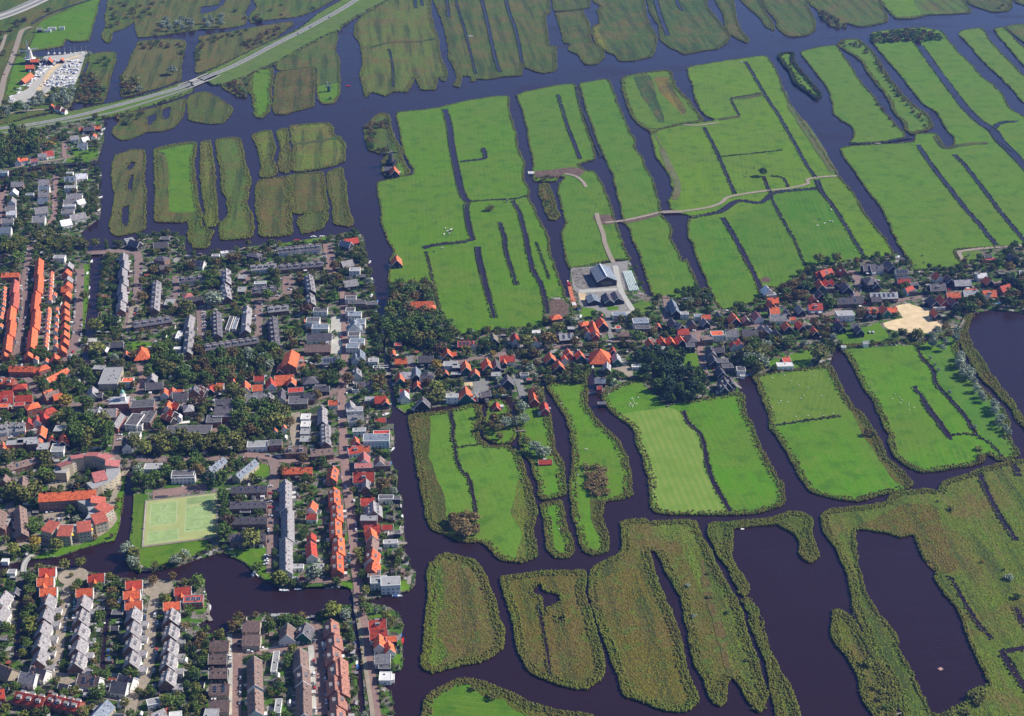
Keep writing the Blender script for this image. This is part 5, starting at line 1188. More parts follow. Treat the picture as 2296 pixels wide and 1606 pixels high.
code("""D 905,15 14,10,-30 dKg S3;D 1080,25 15,10,10 dKg;D 1085,118 13,11,-20 dBh;D 1330,148 14,9,-15 dWg S2;D 1710,95 14,10,-20 dKh;D 1100,180 10,7,30 dBg;D 870,10 9,8,30 gWf H4;D 2225,800 16,9,5 sYg S5;
D 775,515 12,9,-35 sWg S2;D 785,700 12,7,5 dKg;D 712,745 8,3,90 wKg;D 665,870 8,10,85 gBf H5;D 1110,0 10,8,0 dKf H4;D 1510,95 8,6,20 wWf H4;D 1450,115 8,6,0 lWf H4;
D 950,735 20,15,60 OGh H11 E3;D 848,768 7,6,60 OKg;D 1950,795 27,14,90 OBg H12 E7.5;D 1882,865 12,6,80 OKg H6;
D 745,925 17,33,3 lYf H6;D 620,1018 13,9,60 gWg;D 860,955 10,8,0 OWf H6;D 650,1040 10,6,0 dKg;D 1020,925 12,9,70 gKg;D 1035,970 15,9,10 dKg;
D 1105,1022 9,7,70 OWg;D 1160,1015 7,6,60 OWg;D 1212,1035 13,8,5 dWg;D 1210,1018 6,5,0 OWg;D 1305,1000 10,11,80 dBg D1;D 1365,1005 10,8,-40 OKg D2;D 1128,1110 10,7,80 OWg;D 1188,1108 8,7,-40 OKg;D 1155,1155 7,7,-40 OKg;D 1110,1188 6,5,-40 OKg;D 1145,1198 7,6,-40 OKg;D 1265,1125 12,9,60 gBh;D 1205,1190 5,4,80 wWg;
D 1500,1080 14,9,8 dWg;D 1478,1090 8,7,0 dWh;D 1440,1215 13,13,5 kBf H5;D 960,1115 20,13,6 kRf H7;D 905,1220 11,20,-8 kWf H6;D 955,1215 8,24,-8 kWf H5;D 1005,1200 7,20,-6 kBf H6;D 1270,1290 38,15,2 kBf H6;
D 1648,978 12,9,70 OWg;D 1730,985 9,8,10 OWg;D 1742,928 9,6,5 rWg;D 1820,955 13,8,60 rWg;D 1910,920 17,13,10 OKg H9;D 1958,950 9,8,80 OKg;D 1712,1045 16,11,5 gWg D1;D 1808,1050 9,9,60 gBg D1;D 1892,1040 15,7,80 dWg;D 1990,1022 14,9,8 rYf H6;D 2005,1090 17,14,4 dBf H5;D 2085,930 14,13,10 dGh H9;D 2240,1090 8,6,5 OWg;
D 2080,1045 10,8,0 dBg;D 2160,995 14,7,4 dKg;D 1450,985 12,6,5 OWg;D 1480,975 6,5,0 OWg;D 1568,950 5,4,60 OWg;D 2150,1000 9,7,0 dKf H5;D 1410,1000 8,7,60 rKg;
D 850,1360 14,8,60 dWg K2;D 905,1320 10,7,0 mWf H4;D 1730,1385 17,10,5 lWf H4.5;D 1852,1375 11,9,5 dRf H6;D 1848,1285 4,4,60 OWg;D 1910,1262 4,4,60 OWg;D 1030,1535 14,9,2 lWf H7;D 1230,1580 18,8,2 dWf H6;
D 2055,1200 8,10,0 wWf H3;D 2055,1250 8,10,0 wWf H3;D 2052,1300 8,10,0 lKf H3;D 2050,1350 8,10,0 lKf H3;D 1630,260 8,10,0 lBf H3;D 1625,345 8,12,0 lBf H3;D 1140,430 9,14,0 lBf H3;D 1545,570 4,30,0 dWf H3;D 1585,570 4,26,0 sWf H3;
D 2155,480 14,9,0 dWf H6;D 2105,550 13,11,0 dWf H7;D 2155,595 16,10,0 sWf H6;D 2145,640 24,9,2 dWg;D 2135,715 24,10,2 bBg H9;D 1195,740 7,5,0 wWf H3;D 1205,650 5,16,0 wWf H3;D 1260,370 9,8,30 pWh;D 1750,300 12,7,5 gWf H5""")
# garage strips of orange sheds behind the terraces
code(';'.join('D %d,%d 5,4,%d OWg' % (x, y, 80) for x, y in [(345,228),(343,250),(341,275),(340,300),(338,330),(336,355),(334,380),(333,400),(325,470),(325,490),(323,515),(320,540),(317,570),(315,600),(313,640),(311,665),(308,690),(306,715),(365,370),(380,470),(378,520),(375,570),(372,610),(370,665),(375,715),(28,330),(25,355),(24,380),(22,405),(20,435),(15,470),(10,500),(5,525),(2,580),(240,800),(310,815)]))
# hamlets in the north-west
code("""A 560,860 10,6,6 OKg;A 600,855 13,8,6 dKg;A 650,850 10,6,6 OKg;A 630,905 9,6,80 OWg;A 570,925 9,8,40 wWg;A 500,915 10,8,20 gWg;A 555,965 11,8,10 sWg;A 120,1070 10,8,60 OWg;A 155,1065 10,8,20 OWh;A 320,1020 13,9,30 rWg;A 285,1035 10,7,10 gWg;A 230,1070 9,6,20 pWg;A 345,705 7,6,60 OBg;A 395,715 10,7,-30 OWg;A 430,735 7,6,-30 OWg;
A 20,1160 12,6,5 sWf H4;A 115,1225 14,9,5 gBg;A 295,1210 12,10,5 gBg;A 295,1250 12,10,5 sWg;A 293,1290 12,10,5 gBg;A 290,1335 12,10,5 sBg;A 275,1395 14,11,20 gWg;A 260,1455 13,11,5 gWg;A 90,1280 11,9,70 wWg;A 80,1340 11,8,70 gWg;A 70,1385 11,8,5 gWg;A 75,1420 10,7,5 wWg;A 50,1470 12,8,5 gWg;A 35,1530 12,10,5 sWg;
A 470,1190 13,10,10 sWg S2;A 545,1170 13,9,5 wWg;A 475,1260 14,8,5 lWf H6;A 500,1305 17,9,5 gWg;A 470,1345 14,8,5 gWg;A 540,1345 9,8,40 wWg;A 465,1385 14,7,5 lWf H6;A 455,1410 13,7,5 gWg;A 520,1440 17,10,30 gWg;A 440,1480 12,10,30 wWg;A 470,1165 8,5,0 gWf H4;A 200,1310 9,6,5 sWf H4;
A 330,395 12,9,75 OKg;A 292,405 9,7,75 kKf H5;A 415,395 8,5,80 OKg;A 200,440 12,8,5 OBg;A 175,515 34,9,84 OBg H7;A 235,400 12,7,0 OKg;A 350,190 12,6,10 gWf H4;A 415,185 8,5,10 sWf H4;A 265,190 7,5,0 gKg;A 320,205 10,5,5 sWf H3""")
# the houses along the river, east side of the town
code("""E 60,365 12,8,2 bKg;E 62,400 11,8,2 dWf H6;E 105,430 17,8,2 dBf H6;E 205,437 11,7,2 dBf H5;E 60,480 9,9,0 dWf H7;E 90,508 13,9,0 sWf H6;E 85,560 10,15,75 sWg D1;E 130,560 9,11,0 sWf H6;E 90,605 11,8,0 dWf H6;E 85,645 11,9,0 dWf H7;E 105,690 14,9,0 sWf H7;E 75,725 12,8,0 sWf H6;E 125,770 14,9,75 sWg K2;E 95,790 9,8,70 sWg;E 215,820 9,7,0 lWf H4;
E 100,885 11,9,70 gWg D1;E 150,965 13,7,10 dWg K2;E 65,0 15,9,20 rBg;E 30,20 13,9,-30 sKg;E 35,150 12,10,30 gKg;E 90,210 11,9,0 gWf H6;E 60,280 14,10,20 gKg;E 130,255 9,6,10 dKf H4;E 95,1010 6,6,0 mWf H3;E 215,1080 15,8,3 gBf H5;E 262,1060 10,9,5 rBg;E 295,1085 8,6,70 OKg;E 60,1110 11,9,60 gWg;E 90,1150 14,8,5 gWf H6;E 95,1190 13,8,5 gWg D1;
E 262,1210 9,5,5 rWg H4;E 120,1290 11,6,5 lWf H5;E 270,1308 14,7,5 rWf H5;E 95,1350 8,8,60 ODg;E 90,1400 12,8,20 rWg D1;E 150,1400 10,7,5 OWg;E 150,1460 12,10,75 pWg;E 255,1480 9,9,70 bWg;E 270,1520 15,6,3 bBf H5;E 150,1530 15,8,3 pBf H6;E 150,1575 17,11,3 rWg D1""", detail=2)
building(*at('E', 235, 1345, 7), 22, 12, .04, 'f', 7, 7, 's', 'L', detail=2, trim=True, name='villa', cat='villa', look_='pale blue-walled waterfront villa with flat grey roof', solar=0)
# the village
code("""E 370,130 15,11,72 OKg H9 E3;E 545,425 23,9,2 OKg H6.5;E 595,448 11,9,2 OKh;E 390,545 4,4,60 OKg;E 445,432 4,5,0 lWf H3;E 1440,515 11,9,20 OBh;
E 400,810 11,7,5 OBg;E 345,760 11,5,70 OKg;E 380,715 7,6,0 rBf H4;E 565,790 14,9,4 dGg;E 710,755 12,9,65 OKg;E 745,765 8,5,4 OKg;E 392,920 13,8,75 OGg;E 430,900 10,9,3 lKg;E 500,890 15,9,80 sKg;E 510,975 9,7,80 OKg H6;E 580,905 14,9,80 dKh;E 575,925 12,8,0 dKg;E 825,690 12,8,5 rKg S3;E 885,700 6,6,80 rWg;
E 1020,655 12,10,70 tKg;E 1168,655 12,8,70 rWg;E 1300,675 9,7,60 OWg;E 1310,630 8,6,0 wWf H4;E 735,845 13,9,2 gWf H5;E 780,860 9,8,0 lKf H5;E 770,910 9,5,4 lKf H3;E 835,845 13,9,75 OGg;E 898,890 9,8,75 OGg;E 980,830 14,10,70 OGg;E 1038,835 14,8,75 dKg;E 1115,790 14,8,3 rWg;E 1095,825 6,4,75 OKg;E 1115,935 9,12,80 dKg;
E 1040,915 8,9,80 lGf H4;E 835,1020 14,16,76 OGg H10;E 745,1060 7,11,92 lWf H6;E 425,1015 8,6,0 rWg;E 425,1040 11,8,70 lWg;E 545,1080 7,13,88 dKg;E 965,1030 9,7,20 dKg;E 1290,1040 22,8,80 oDg;E 1262,950 5,4,0 rKf H4;E 1365,1120 13,7,78 rDg;E 1230,915 8,5,0 dWf H3;E 700,895 6,5,70 OKg;
E 1635,560 10,8,20 OBh;E 1695,585 22,9,76 ODg;E 1650,610 9,7,60 OWg;E 1750,550 13,11,65 OKg;E 1705,630 10,7,76 ODg;E 1405,785 12,11,65 OGg;E 1460,835 11,10,65 OKg;E 1525,755 9,8,65 ODg;E 1500,795 6,5,65 OWg;E 1605,770 10,8,65 OGg;E 1650,785 4,6,80 dRf H4;E 1850,790 13,8,82 lGg K2;E 1785,850 12,7,86 lBg K3;
E 1740,745 22,20,90 OKh H13 E3;E 1740,940 9,7,0 sKg;E 1735,995 4,4,0 rDg;E 1510,640 13,9,10 lKg S2;E 1465,630 8,7,60 dBh;E 1545,605 7,6,0 gKf H4;E 1870,510 14,7,3 sWf H5;E 2010,555 15,11,4 sWf H6;E 1860,600 6,5,80 rWf H3;E 1895,630 11,6,3 bBg;E 2025,600 14,7,3 dBf H6;E 2235,445 26,9,78 sKg;E 2230,555 14,8,60 dKg;E 2270,570 9,9,-60 gKg;E 2130,580 7,5,70 OKg;
E 2075,690 10,7,60 OWg;E 2155,675 11,8,70 OBg;E 2215,675 12,8,70 OBg;E 2280,665 12,9,60 OKg;E 2150,740 7,6,0 gWf H5;E 1825,740 7,5,80 rKg;E 1985,860 9,5,0 wWf H3""", detail=1)
code("""F 570,330 12,10,60 wWg;F 590,375 10,7,10 lWf H4;F 605,400 11,8,5 OBg;F 590,425 9,8,60 OBg;F 615,465 10,9,10 OKg;F 500,505 12,9,60 pWg;F 640,510 15,10,3 gWg;F 425,530 9,7,70 gBg;F 345,520 13,11,65 OKg;F 240,505 8,6,60 dKg;F 155,515 9,6,5 OWg;F 150,550 9,8,60 gKg;F 60,555 10,8,65 dBg;F 105,520 8,5,5 sWf H5;
F 700,490 8,6,60 dKg;F 790,465 11,8,60 gKg;F 890,440 14,9,5 rLg D1;F 875,395 9,7,60 OBg;F 740,530 5,4,0 OWg;F 925,295 15,9,75 OGg;F 970,290 11,8,60 OKg;F 1010,290 11,8,60 OKg;F 925,360 9,8,60 dKg;F 985,330 9,6,3 bBf H5;F 960,210 15,10,30 rBg S1;F 920,220 10,8,20 rBg;F 1075,205 12,10,60 rBg D1;F 1100,310 13,11,70 dKg K2;
F 1250,175 13,10,10 dKg S1;F 1300,180 13,9,10 dWg S1;F 1395,165 15,11,60 dKg;F 1470,210 13,7,5 dWg S4;F 1260,265 17,13,60 dKh H11;F 1290,290 12,9,60 dKg;F 1485,260 15,9,5 dBg;F 1485,275 13,6,3 rBg;F 1120,400 26,9,5 dBg S2;F 1160,390 15,8,5 dBg D1;F 1350,365 28,9,4 lBg S5;F 1300,395 10,7,5 dBg;
F 1520,325 10,8,30 rLg;F 1540,350 9,6,5 dBf H5;F 1555,310 8,6,5 dKf H4;F 1710,305 16,11,10 dKg D1;F 1715,240 10,9,50 OWg;F 1790,260 11,8,60 dKg;F 1880,280 17,9,5 lKg;F 2055,270 11,9,60 OKg;F 2010,235 10,7,10 wWg;F 2160,235 12,5,3 mKf H4;F 2165,315 13,9,30 rBg;F 2050,110 8,5,5 dKg;F 2065,140 13,6,3 rKf H3;F 2220,120 12,8,60 dKg;F 2290,215 9,8,0 lKg;
F 1685,405 14,9,60 dKg;F 1745,400 14,10,60 ODg;F 1820,365 14,8,5 ODg;F 1815,410 13,9,50 dKg;F 1935,350 15,9,5 lGg;F 1935,340 12,5,5 OGg;F 2060,350 14,10,5 OBg D1;F 2035,380 9,7,5 dKg;F 1720,460 12,5,5 wWf H3;F 1700,490 12,7,60 OKg;F 1265,465 13,8,5 ODg D2;F 1250,500 8,7,60 dKg;F 1360,465 12,10,62 OGg;F 1405,465 10,7,5 OGg;F 1090,505 17,11,4 lWf H7;
F 1060,575 14,7,60 dKg;F 1045,555 9,6,60 OKg;F 1185,600 10,8,65 dKg;F 1160,575 7,6,0 dKg;F 700,575 11,9,60 OKg;F 790,570 13,7,60 OKg;F 885,610 11,7,65 OKg;F 570,595 8,8,65 gLg;F 540,600 13,8,65 gBg;F 450,610 15,10,5 dBg;F 330,615 12,10,0 gWg H9;F 230,640 12,10,5 OWf H7;F 160,670 10,9,10 bBf H6;F 630,625 8,7,60 dBg;
F 340,700 8,7,60 OWg;F 378,690 9,8,65 OWg;F 55,655 15,10,65 dBh;F 50,720 8,8,0 dKf H6;F 0,610 11,8,10 rBg;F 10,680 11,8,0 bRf H5;F 690,800 8,6,30 rDg;F 685,850 15,8,4 wWf H4;F 1230,690 5,4,10 lWg;F 1080,730 4,4,0 lWf H2.5;F 390,880 8,9,0 dWf H5;F 10,505 8,6,0 gWf H5;F 400,925 4,3,0 lWf H2.5""", detail=1)
code("""F 190,745 12,9,80 dKg K1;F 240,735 10,7,5 dKg;F 205,800 12,9,75 dKg;F 260,825 12,8,5 dKf H6;F 300,860 10,8,5 dKf H6;F 255,880 12,9,65 dKg K1;F 285,950 14,10,70 dKg D1;F 320,950 12,8,70 dKg;F 270,985 10,8,65 dKg D1""", detail=2, trim=True)
code("""E 1040,1115 10,7,78 rDg H4.5;E 1370,1490 11,5,4 rDg H4;H 295,1340 8,9,0 wWf H3.5 Nhouseboat;H 330,1345 5,6,0 wWf H2.5;E 1750,1110 4,7,80 dKf H2.5""", group='sheds and small outbuildings')
# the big farm barns
def barn(t, x, y, L, W, a, he, hr, rf, wl_, lk, sky_=0, solar=0):
    X, Y = at(t, x, y, hr+.6)
    return building(X, Y, L, W, math.radians(100), 'g', he, hr, rf, wl_, detail=0, sky_=sky_, solar=solar, trim=True, chim=0, name='barn', cat='barn', look_=lk, group='modern farm barns')
bb = barn('E', 1762, 215, 33, 21, 72, 6, 11, 's', 'K', 'largest blue-grey farm barn with a light ridge strip', 0)
rs = MB(); rs.box(-16.5,-.7,11.15,16.5,.7,11.45); rs.build('ridge_light', mat('skylight_strip', (.75,.78,.85), rough=.3), bb)
dr = MB(); dr.box(-16.62,-5.5,0,-16.52,5.5,6.2); dr.build('doorway', GLASS, bb)
barn('E', 1690, 395, 15, 12, 72, 3.6, 6.2, 's', 'K', 'small farm barn with skylights left of its neighbour', 3)
barn('E', 1790, 390, 17, 10, 72, 4, 7.5, 'd', 'K', 'middle farm barn with dark roof', 3)
barn('E', 1850, 380, 17, 12, 72, 3.6, 7.2, 'd', 'K', 'right-hand farm barn with skylights', 4)

# domed town hall
X, Y = at('D', 800, 1090, 8)
th = building(X, Y, 17, 13, .1, 'h', 7.5, 9.5, 'l', 'R', detail=2, name='town_hall', cat='town hall', look_='brick town hall with a white clock tower and green dome', trim=True)
tw = MB(); tw.box(-2.2,-2.2,7,2.2,2.2,12.5); tw.box(-2.6,-2.6,12.5,2.6,2.6,12.9)
for k in range(8):
    a = k*math.pi/4; tw.tube((1.5*math.cos(a),1.5*math.sin(a),12.9),(1.5*math.cos(a),1.5*math.sin(a),15.2),.22,.22,6)
tw.tube((0,0,15.2),(0,0,15.5),2.0,2.0,16)
to = tw.build('tower', TRIM, th); to.location = (4, -1, 0)
dm_ = MB()
pr = [(1.9,15.5),(1.85,16.3),(1.5,17.2),(.8,18),(.3,18.5),(.12,19.8)]
for (r0, z0), (r1, z1) in zip(pr, pr[1:]): dm_.tube((0,0,z0),(0,0,z1),r0,r1,16)
do = dm_.build('dome', mat('copper_green', (.22,.48,.42)), th); do.location = (4, -1, 0)
# church: nave, transept gable, front
X, Y = at('D', 690, 1165, 10)
chh = building(X, Y, 24, 13, .06, 'g', 7, 12, 'g', 'R', detail=1, name='church', cat='church', look_='grey-roofed church with a pale transept gable', trim=True, chim=0)
tr_ = gable_roof_mb(16, 10, 7, 11.8).build('transept_roof', ROOFM['l'], chh); tr_.rotation_euler = (0,0,math.pi/2); tr_.location = (-3,-4,.25)
tb = MB(); tb.add([(-5,-8,-.3),(5,-8,-.3),(5,-8,7),(0,-8,11.8),(-5,-8,7),(-5,0,-.3),(5,0,-.3),(5,0,7),(-5,0,7)], [(0,1,2,3,4),(1,6,7,2),(5,0,4,8)])
to = tb.build('transept', WALLM['W'], chh); to.location = (-3,-4,0)
sidew = gable_roof_mb(22, 8, 5, 8).build('aisle_roof', ROOFM['g'], chh); sidew.rotation_euler = (0,0,math.pi/2-.15); sidew.location = (14,-12,0)
aw = MB(); aw.box(-4,-11,-.3,4,11,5); ao = aw.build('aisle', WALLM['R'], chh); ao.rotation_euler = (0,0,-.15); ao.location = (14,-12,0)

# curved care home: two horseshoe wings with wedge-roofed towers and an orange-roofed bar
def care_wing(cpts, lk, towers, wings_w=11):
    pts = [at(t, x, y, 9) for t, x, y in cpts]; c = np.mean(np.array(pts), 0)
    root = bpy.data.objects.new('care_home_wing', None); COL.objects.link(root); root.location = (c[0], c[1], .85)
    loc = smooth_open([(p[0]-c[0], p[1]-c[1]) for p in pts], 4)
    pl = offset_line(loc, wings_w); n = len(loc); Rt, Lf = pl[:n], pl[n:][::-1]
    b = MB(); r = MB()
    for i in range(n-1):
        q = [Rt[i], Rt[i+1], Lf[i+1], Lf[i]]
        for (bb_, z0, z1) in ((b, -.3, 8.4), (r, 8.4, 8.8)):
            vs = [(x, y, z0) for x, y in q]+[(x, y, z1) for x, y in q]
            fs = [(0,1,5,4),(2,3,7,6),(4,5,6,7)]
            if i == 0: fs.append((3,0,4,7))
            if i == n-2: fs.append((1,2,6,5))
            bb_.add(vs, fs)
        rast([(x+c[0], y+c[1]) for x, y in q], BUSY)
    b.build('wall', WALLM['Y'], root); r.build('roof', FLATR['l'], root)
    for i in range(1, n-1, 1):
        for side, S in ((1, Rt), (-1, Lf)):
            a_ = Vector(S[i]); d = (Vector(S[i+1])-a_); m = a_+d*.5; nn = Vector((d.y, -d.x)).normalized()*side
            if nn.y > .2: continue
            for z in (1.8, 4.6, 7.2):
                part('window', root, (m.x+nn.x*.02, m.y+nn.y*.02, z), (0,0,math.atan2(nn.y, nn.x)-math.pi/2), (1.5,1,1.4))
    for (t, x, y, a, rf) in towers:
        X, Y = at(t, x, y, 11.5)
        tb_ = MB(); A = math.radians(a); L, W = 10, 10.5
        vs = [(-L/2,-W/2,-.3),(L/2,-W/2,-.3),(L/2,W/2,-.3),(-L/2,W/2,-.3),(-L/2,-W/2,9.3),(L/2,-W/2,9.3),(L/2,W/2,12),(-L/2,W/2,12)]
        tb_.add(vs, [(0,1,5,4),(1,2,6,5),(2,3,7,6),(3,0,4,7)]); o = tb_.build('block', WALLM['Y'], root); o.location = (X-c[0], Y-c[1], 0); o.rotation_euler = (0,0,A)
        rb = MB(); vs = [(-L/2-.4,-W/2-.5,9.25),(L/2+.4,-W/2-.5,9.25),(L/2+.4,W/2+.3,12.15),(-L/2-.4,W/2+.3,12.15)]; vs += [(p[0],p[1],p[2]+.25) for p in vs]
        rb.add(vs, [(3,2,1,0),(4,5,6,7),(0,1,5,4),(1,2,6,5),(2,3,7,6),(3,0,4,7)]); ro = rb.build('wedge_roof', ROOFM[rf], root); ro.location = (X-c[0], Y-c[1], 0); ro.rotation_euler = (0,0,A)
        rast([(X-6,Y-6),(X+6,Y-6),(X+6,Y+6),(X-6,Y+6)], BUSY)
        for z in (1.8, 4.6, 7.4):
            for u in (-2.8, 0, 2.8):
                part('window', o, (u, -W/2-.01, z), (0,0,math.pi), (1.7,1,1.5))
            for u in (-2.5, 2.5): part('window', o, (L/2+.01, u, z), (0,0,-math.pi/2), (1.7,1,1.5))
        aw_ = MB(); aw_.add([(L/2+.05,-2,8.2),(L/2+.05,.5,8.2),(L/2+1.3,.5,7.4),(L/2+1.3,-2,7.4),(L/2+.05,-2,8.1),(L/2+.05,.5,8.1),(L/2+1.3,.5,7.3),(L/2+1.3,-2,7.3)], [(0,1,2,3),(7,6,5,4),(0,3,7,4),(1,5,6,2),(3,2,6,7)])
        if rf == 'v': aw_.build('awning', mat('yellow_canvas', (.85,.55,.03)), o)
    reg(root, lk, 'care home', 'wings of the curved care home', project(*c, 8)); return root
care_wing([('G',345,335),('G',420,345),('G',520,340),('G',600,305),('G',645,240),('G',625,180),('G',570,150),('G',545,130)], 'southern horseshoe wing of the care home with orange wedge roofs',
  [('G',340,330,-25,'v'),('G',438,358,0,'v'),('G',565,330,15,'v'),('G',668,272,30,'v'),('G',700,203,60,'v'),('G',660,152,100,'v')])
care_wing([('D',400,1580),('D',440,1520),('D',520,1480),('D',620,1468),('D',710,1490),('D',755,1530),('D',750,1590),('G',660,40),('G',600,60)], 'northern horseshoe wing of the care home with pinkish wedge roofs',
  [('D',430,1515,-140,'p'),('D',520,1468,-165,'p'),('D',620,1452,180,'p'),('D',705,1465,150,'p'),('D',755,1510,100,'p'),('G',670,-8,25,'p')])
X, Y = at('G', 455, 105, 13)
building(X, Y, 44, 13, .12, 'g', 9.5, 13.5, 'O', 'B', detail=2, name='apartment_block', cat='apartment block', look_='long orange-roofed apartment block joined to the care home', chim=1, units=8)
X, Y = at('G', 1235, -5, 5); building(X, Y, 19, 9, .05, 'f', 5.5, 5.5, 'd', 'W', detail=2, name='clubhouse', cat='clubhouse', look_='white-fronted clubhouse above the korfball pitch', trim=True)
# ribbed roof hall
X, Y = at('D', 1500, 1165, 7); hall = building(X, Y, 16, 17, .05, 'f', 6, 6, 'k', 'R', detail=1, name='hall', cat='hall', look_='dark hall with a ribbed saw-tooth roof')
for k in range(5):
    b = MB(); y0 = -7.5+k*3.1; b.add([(-8,y0,6.25),(8,y0,6.25),(8,y0+2.6,6.25),(-8,y0+2.6,6.25),(-8,y0+2.4,7.5),(8,y0+2.4,7.5)], [(0,1,5,4),(1,2,5),(2,3,4,5),(3,0,4)])
    b.build('roof_ridge', ROOFM['d'], hall)
X, Y = at('D', 1270, 1285, 7.2)
for k in range(7):
    pass
# ------------------------------------------------ trees and shrubs
LEAF = {'d': (.072,.112,.022), 'g': (.085,.125,.022), 'y': (.15,.16,.028), 'c': (.13,.088,.032), 't': (.19,.13,.055), 'w': (.20,.235,.17), 'n': (.028,.055,.026), 'r': (.085,.05,.034), 'm': (.13,.132,.032), 'a': (.28,.19,.03)}
LEAFN = {'d': 'dark green', 'g': 'leafy green', 'y': 'olive-yellow', 'c': 'copper-brown', 't': 'tan-brown', 'w': 'silvery grey', 'n': 'blackish green', 'r': 'purple-leaved', 'm': 'olive-green', 'a': 'golden'}
BARK = mat('bark', (.09,.07,.05), rough=.9)
def leaf_mat(k):
    c = tuple(v*1.3 for v in LEAF[k]); m = mat('leaves_'+LEAFN[k].replace(' ', '_'), c, rough=.75, spec=.18, vary=.22, island=.45)
    return m
def crown_arrays(shape, nclump, nleaf, seed, leaf=.11):
    """crown in unit size (height 1, radius .5): clumps of leaf-sized faces spread through the volume"""
    rs = np.random.default_rng(seed)
    V = []; n = 0
    cl = []
    while len(cl) < nclump:
        p = rs.normal(0, 1, 3); p /= np.linalg.norm(p); r = rs.uniform(.35, 1)**.5
        p = p*r
        z = p[2]
        if shape == 'round': q = np.array([p[0]*.42, p[1]*.42, .60+z*.34])
        elif shape == 'tall': q = np.array([p[0]*.27*(1-.35*z), p[1]*.27*(1-.35*z), .56+z*.42])
        elif shape == 'cone': h = (z+1)/2; q = np.array([p[0]*.36*(1-.75*h), p[1]*.36*(1-.75*h), .12+h*.84])
        elif shape == 'low': q = np.array([p[0]*.45, p[1]*.45, .42+z*.36])
        else: q = np.array([p[0]*.44, p[1]*.44, .55+z*.33-.10*(p[0]**2+p[1]**2)])
        if shape == 'low' and q[2] < .05: continue
        q[:2] += rs.normal(0, .05, 2)
        cl.append(q)
    cl = np.array(cl)
    cs = rs.uniform(.07, .15, nclump)
    c = np.repeat(cl, nleaf, 0); s = np.repeat(cs, nleaf)
    d = rs.normal(0, 1, c.shape); d /= np.linalg.norm(d, axis=1)[:, None]
    pos = c+d*s[:, None]*rs.uniform(.5, 1.1, (len(c), 1))
    # leaf quads facing roughly outward
    nrm = d+rs.normal(0, .45, d.shape)+np.array([0, 0, .35]); nrm /= np.linalg.norm(nrm, axis=1)[:, None]
    t = np.cross(nrm, rs.normal(0, 1, d.shape)); t /= np.linalg.norm(t, axis=1)[:, None]; b = np.cross(nrm, t)
    L = leaf*rs.uniform(.6, 1.25, (len(c), 1)); Wd = L*rs.uniform(.55, .9, (len(c), 1))
    quad = np.stack([pos-t*L-b*Wd*.4, pos-b*Wd, pos+t*L+b*Wd*.3, pos+b*Wd], 1)
    return quad.astype(np.float32)      # n,4,3
def quads_mesh(name, Q, m):
    n = len(Q); me = bpy.data.meshes.new(name)
    me.vertices.add(n*4); me.vertices.foreach_set('co', Q.reshape(-1))
    me.loops.add(n*4); me.loops.foreach_set('vertex_index', np.arange(n*4, dtype=np.int32))
    me.polygons.add(n); me.polygons.foreach_set('loop_start', np.arange(0, n*4, 4, dtype=np.int32))
    me.update(calc_edges=True); me.materials.append(m); return me
def trunk_mesh(seed):
    rs = random.Random(seed); b = MB(); b.tube((0,0,-.03),(0,0,.35),.028,.02,7)
    for k in range(5):
        a = k*1.256+rs.uniform(-.3,.3); r = rs.uniform(.18,.3)
        b.tube((0,0,.25+.03*k),(math.cos(a)*r,math.sin(a)*r,.5+rs.uniform(0,.2)),.013,.005,5)
    b.tube((0,0,.35),(0.02,0.02,.75),.02,.006,6)
    return b.mesh('trunk', [BARK])
SHAPES = {'round': ('round', 60, 11, .062), 'tall': ('tall', 46, 11, .052), 'cone': ('cone', 50, 10, .05), 'low': ('low', 34, 9, .085), 'willow': ('willow', 60, 11, .055)}
TEMPL = {}
def crown_template(shape, v):
    if (shape, v) not in TEMPL:
        sh, nc, nl, lf = SHAPES[shape]; TEMPL[(shape, v)] = crown_arrays(sh, nc, nl, hash_(shape)+v*17, lf)
    return TEMPL[(shape, v)]
def hash_(s): return sum(ord(c)*(i+3) for i, c in enumerate(s))
TR_MESH = {}; TRUNKS = [trunk_mesh(i) for i in range(4)]
def crown_mesh(shape, v, k):
    key = (shape, v, k)
    if key not in TR_MESH: TR_MESH[key] = quads_mesh('crown', crown_template(shape, v), leaf_mat(k))
    return TR_MESH[key]
TREES = []   # x, y, h, w, kind, shape
def tree(x, y, h, k, shape='round', wide=1.0, force=False):
    if not force:
        if not look(LAND, x, y) or look(BUSY, x, y): return False
    TREES.append((x, y, h, h*wide, k, shape)); return True
def trees_at(t, s):
    """x,y of the crown centre, height, kind"""
    for e in s.split(';'):
        e = e.split()
        if not e: continue
        px, py = map(float, e[0].split(',')); h = float(e[1]); k = e[2][0]; sh = {'t':'tall','c':'cone','l':'low','w':'willow'}.get(e[2][1:2], 'round')
        wd = float(e[3]) if len(e) > 3 else 1.0
        X, Y = at(t, px, py, h*.55+.8); tree(X, Y, h, k, sh, wd, True)
def grove(s, spacing, hmin, hmax, kinds, shape='round', wide=1.0):
    poly = P(s, 5); q = scatter_in(poly, 3.0/spacing**2)
    kept = []
    for x, y in q:
        if any((x-a)**2+(y-b)**2 < spacing**2 for a, b in kept[-400:]): continue
        if not look(LAND, x, y) or near(BUSY, x, y, 1.5): continue
        kept.append((x, y)); tree(x, y, random.uniform(hmin, hmax), random.choice(kinds), shape if isinstance(shape, str) else random.choice(shape), wide*random.uniform(.85, 1.15), True)
grove("E 330,300 600,290 650,450 560,395 470,400 440,480 330,400", 7, 9, 13, 'ddgcm')
grove("E 320,420 460,500 640,500 760,640 700,700 600,720 450,720 330,680 290,620", 7.5, 10, 15, 'ddggmcn')
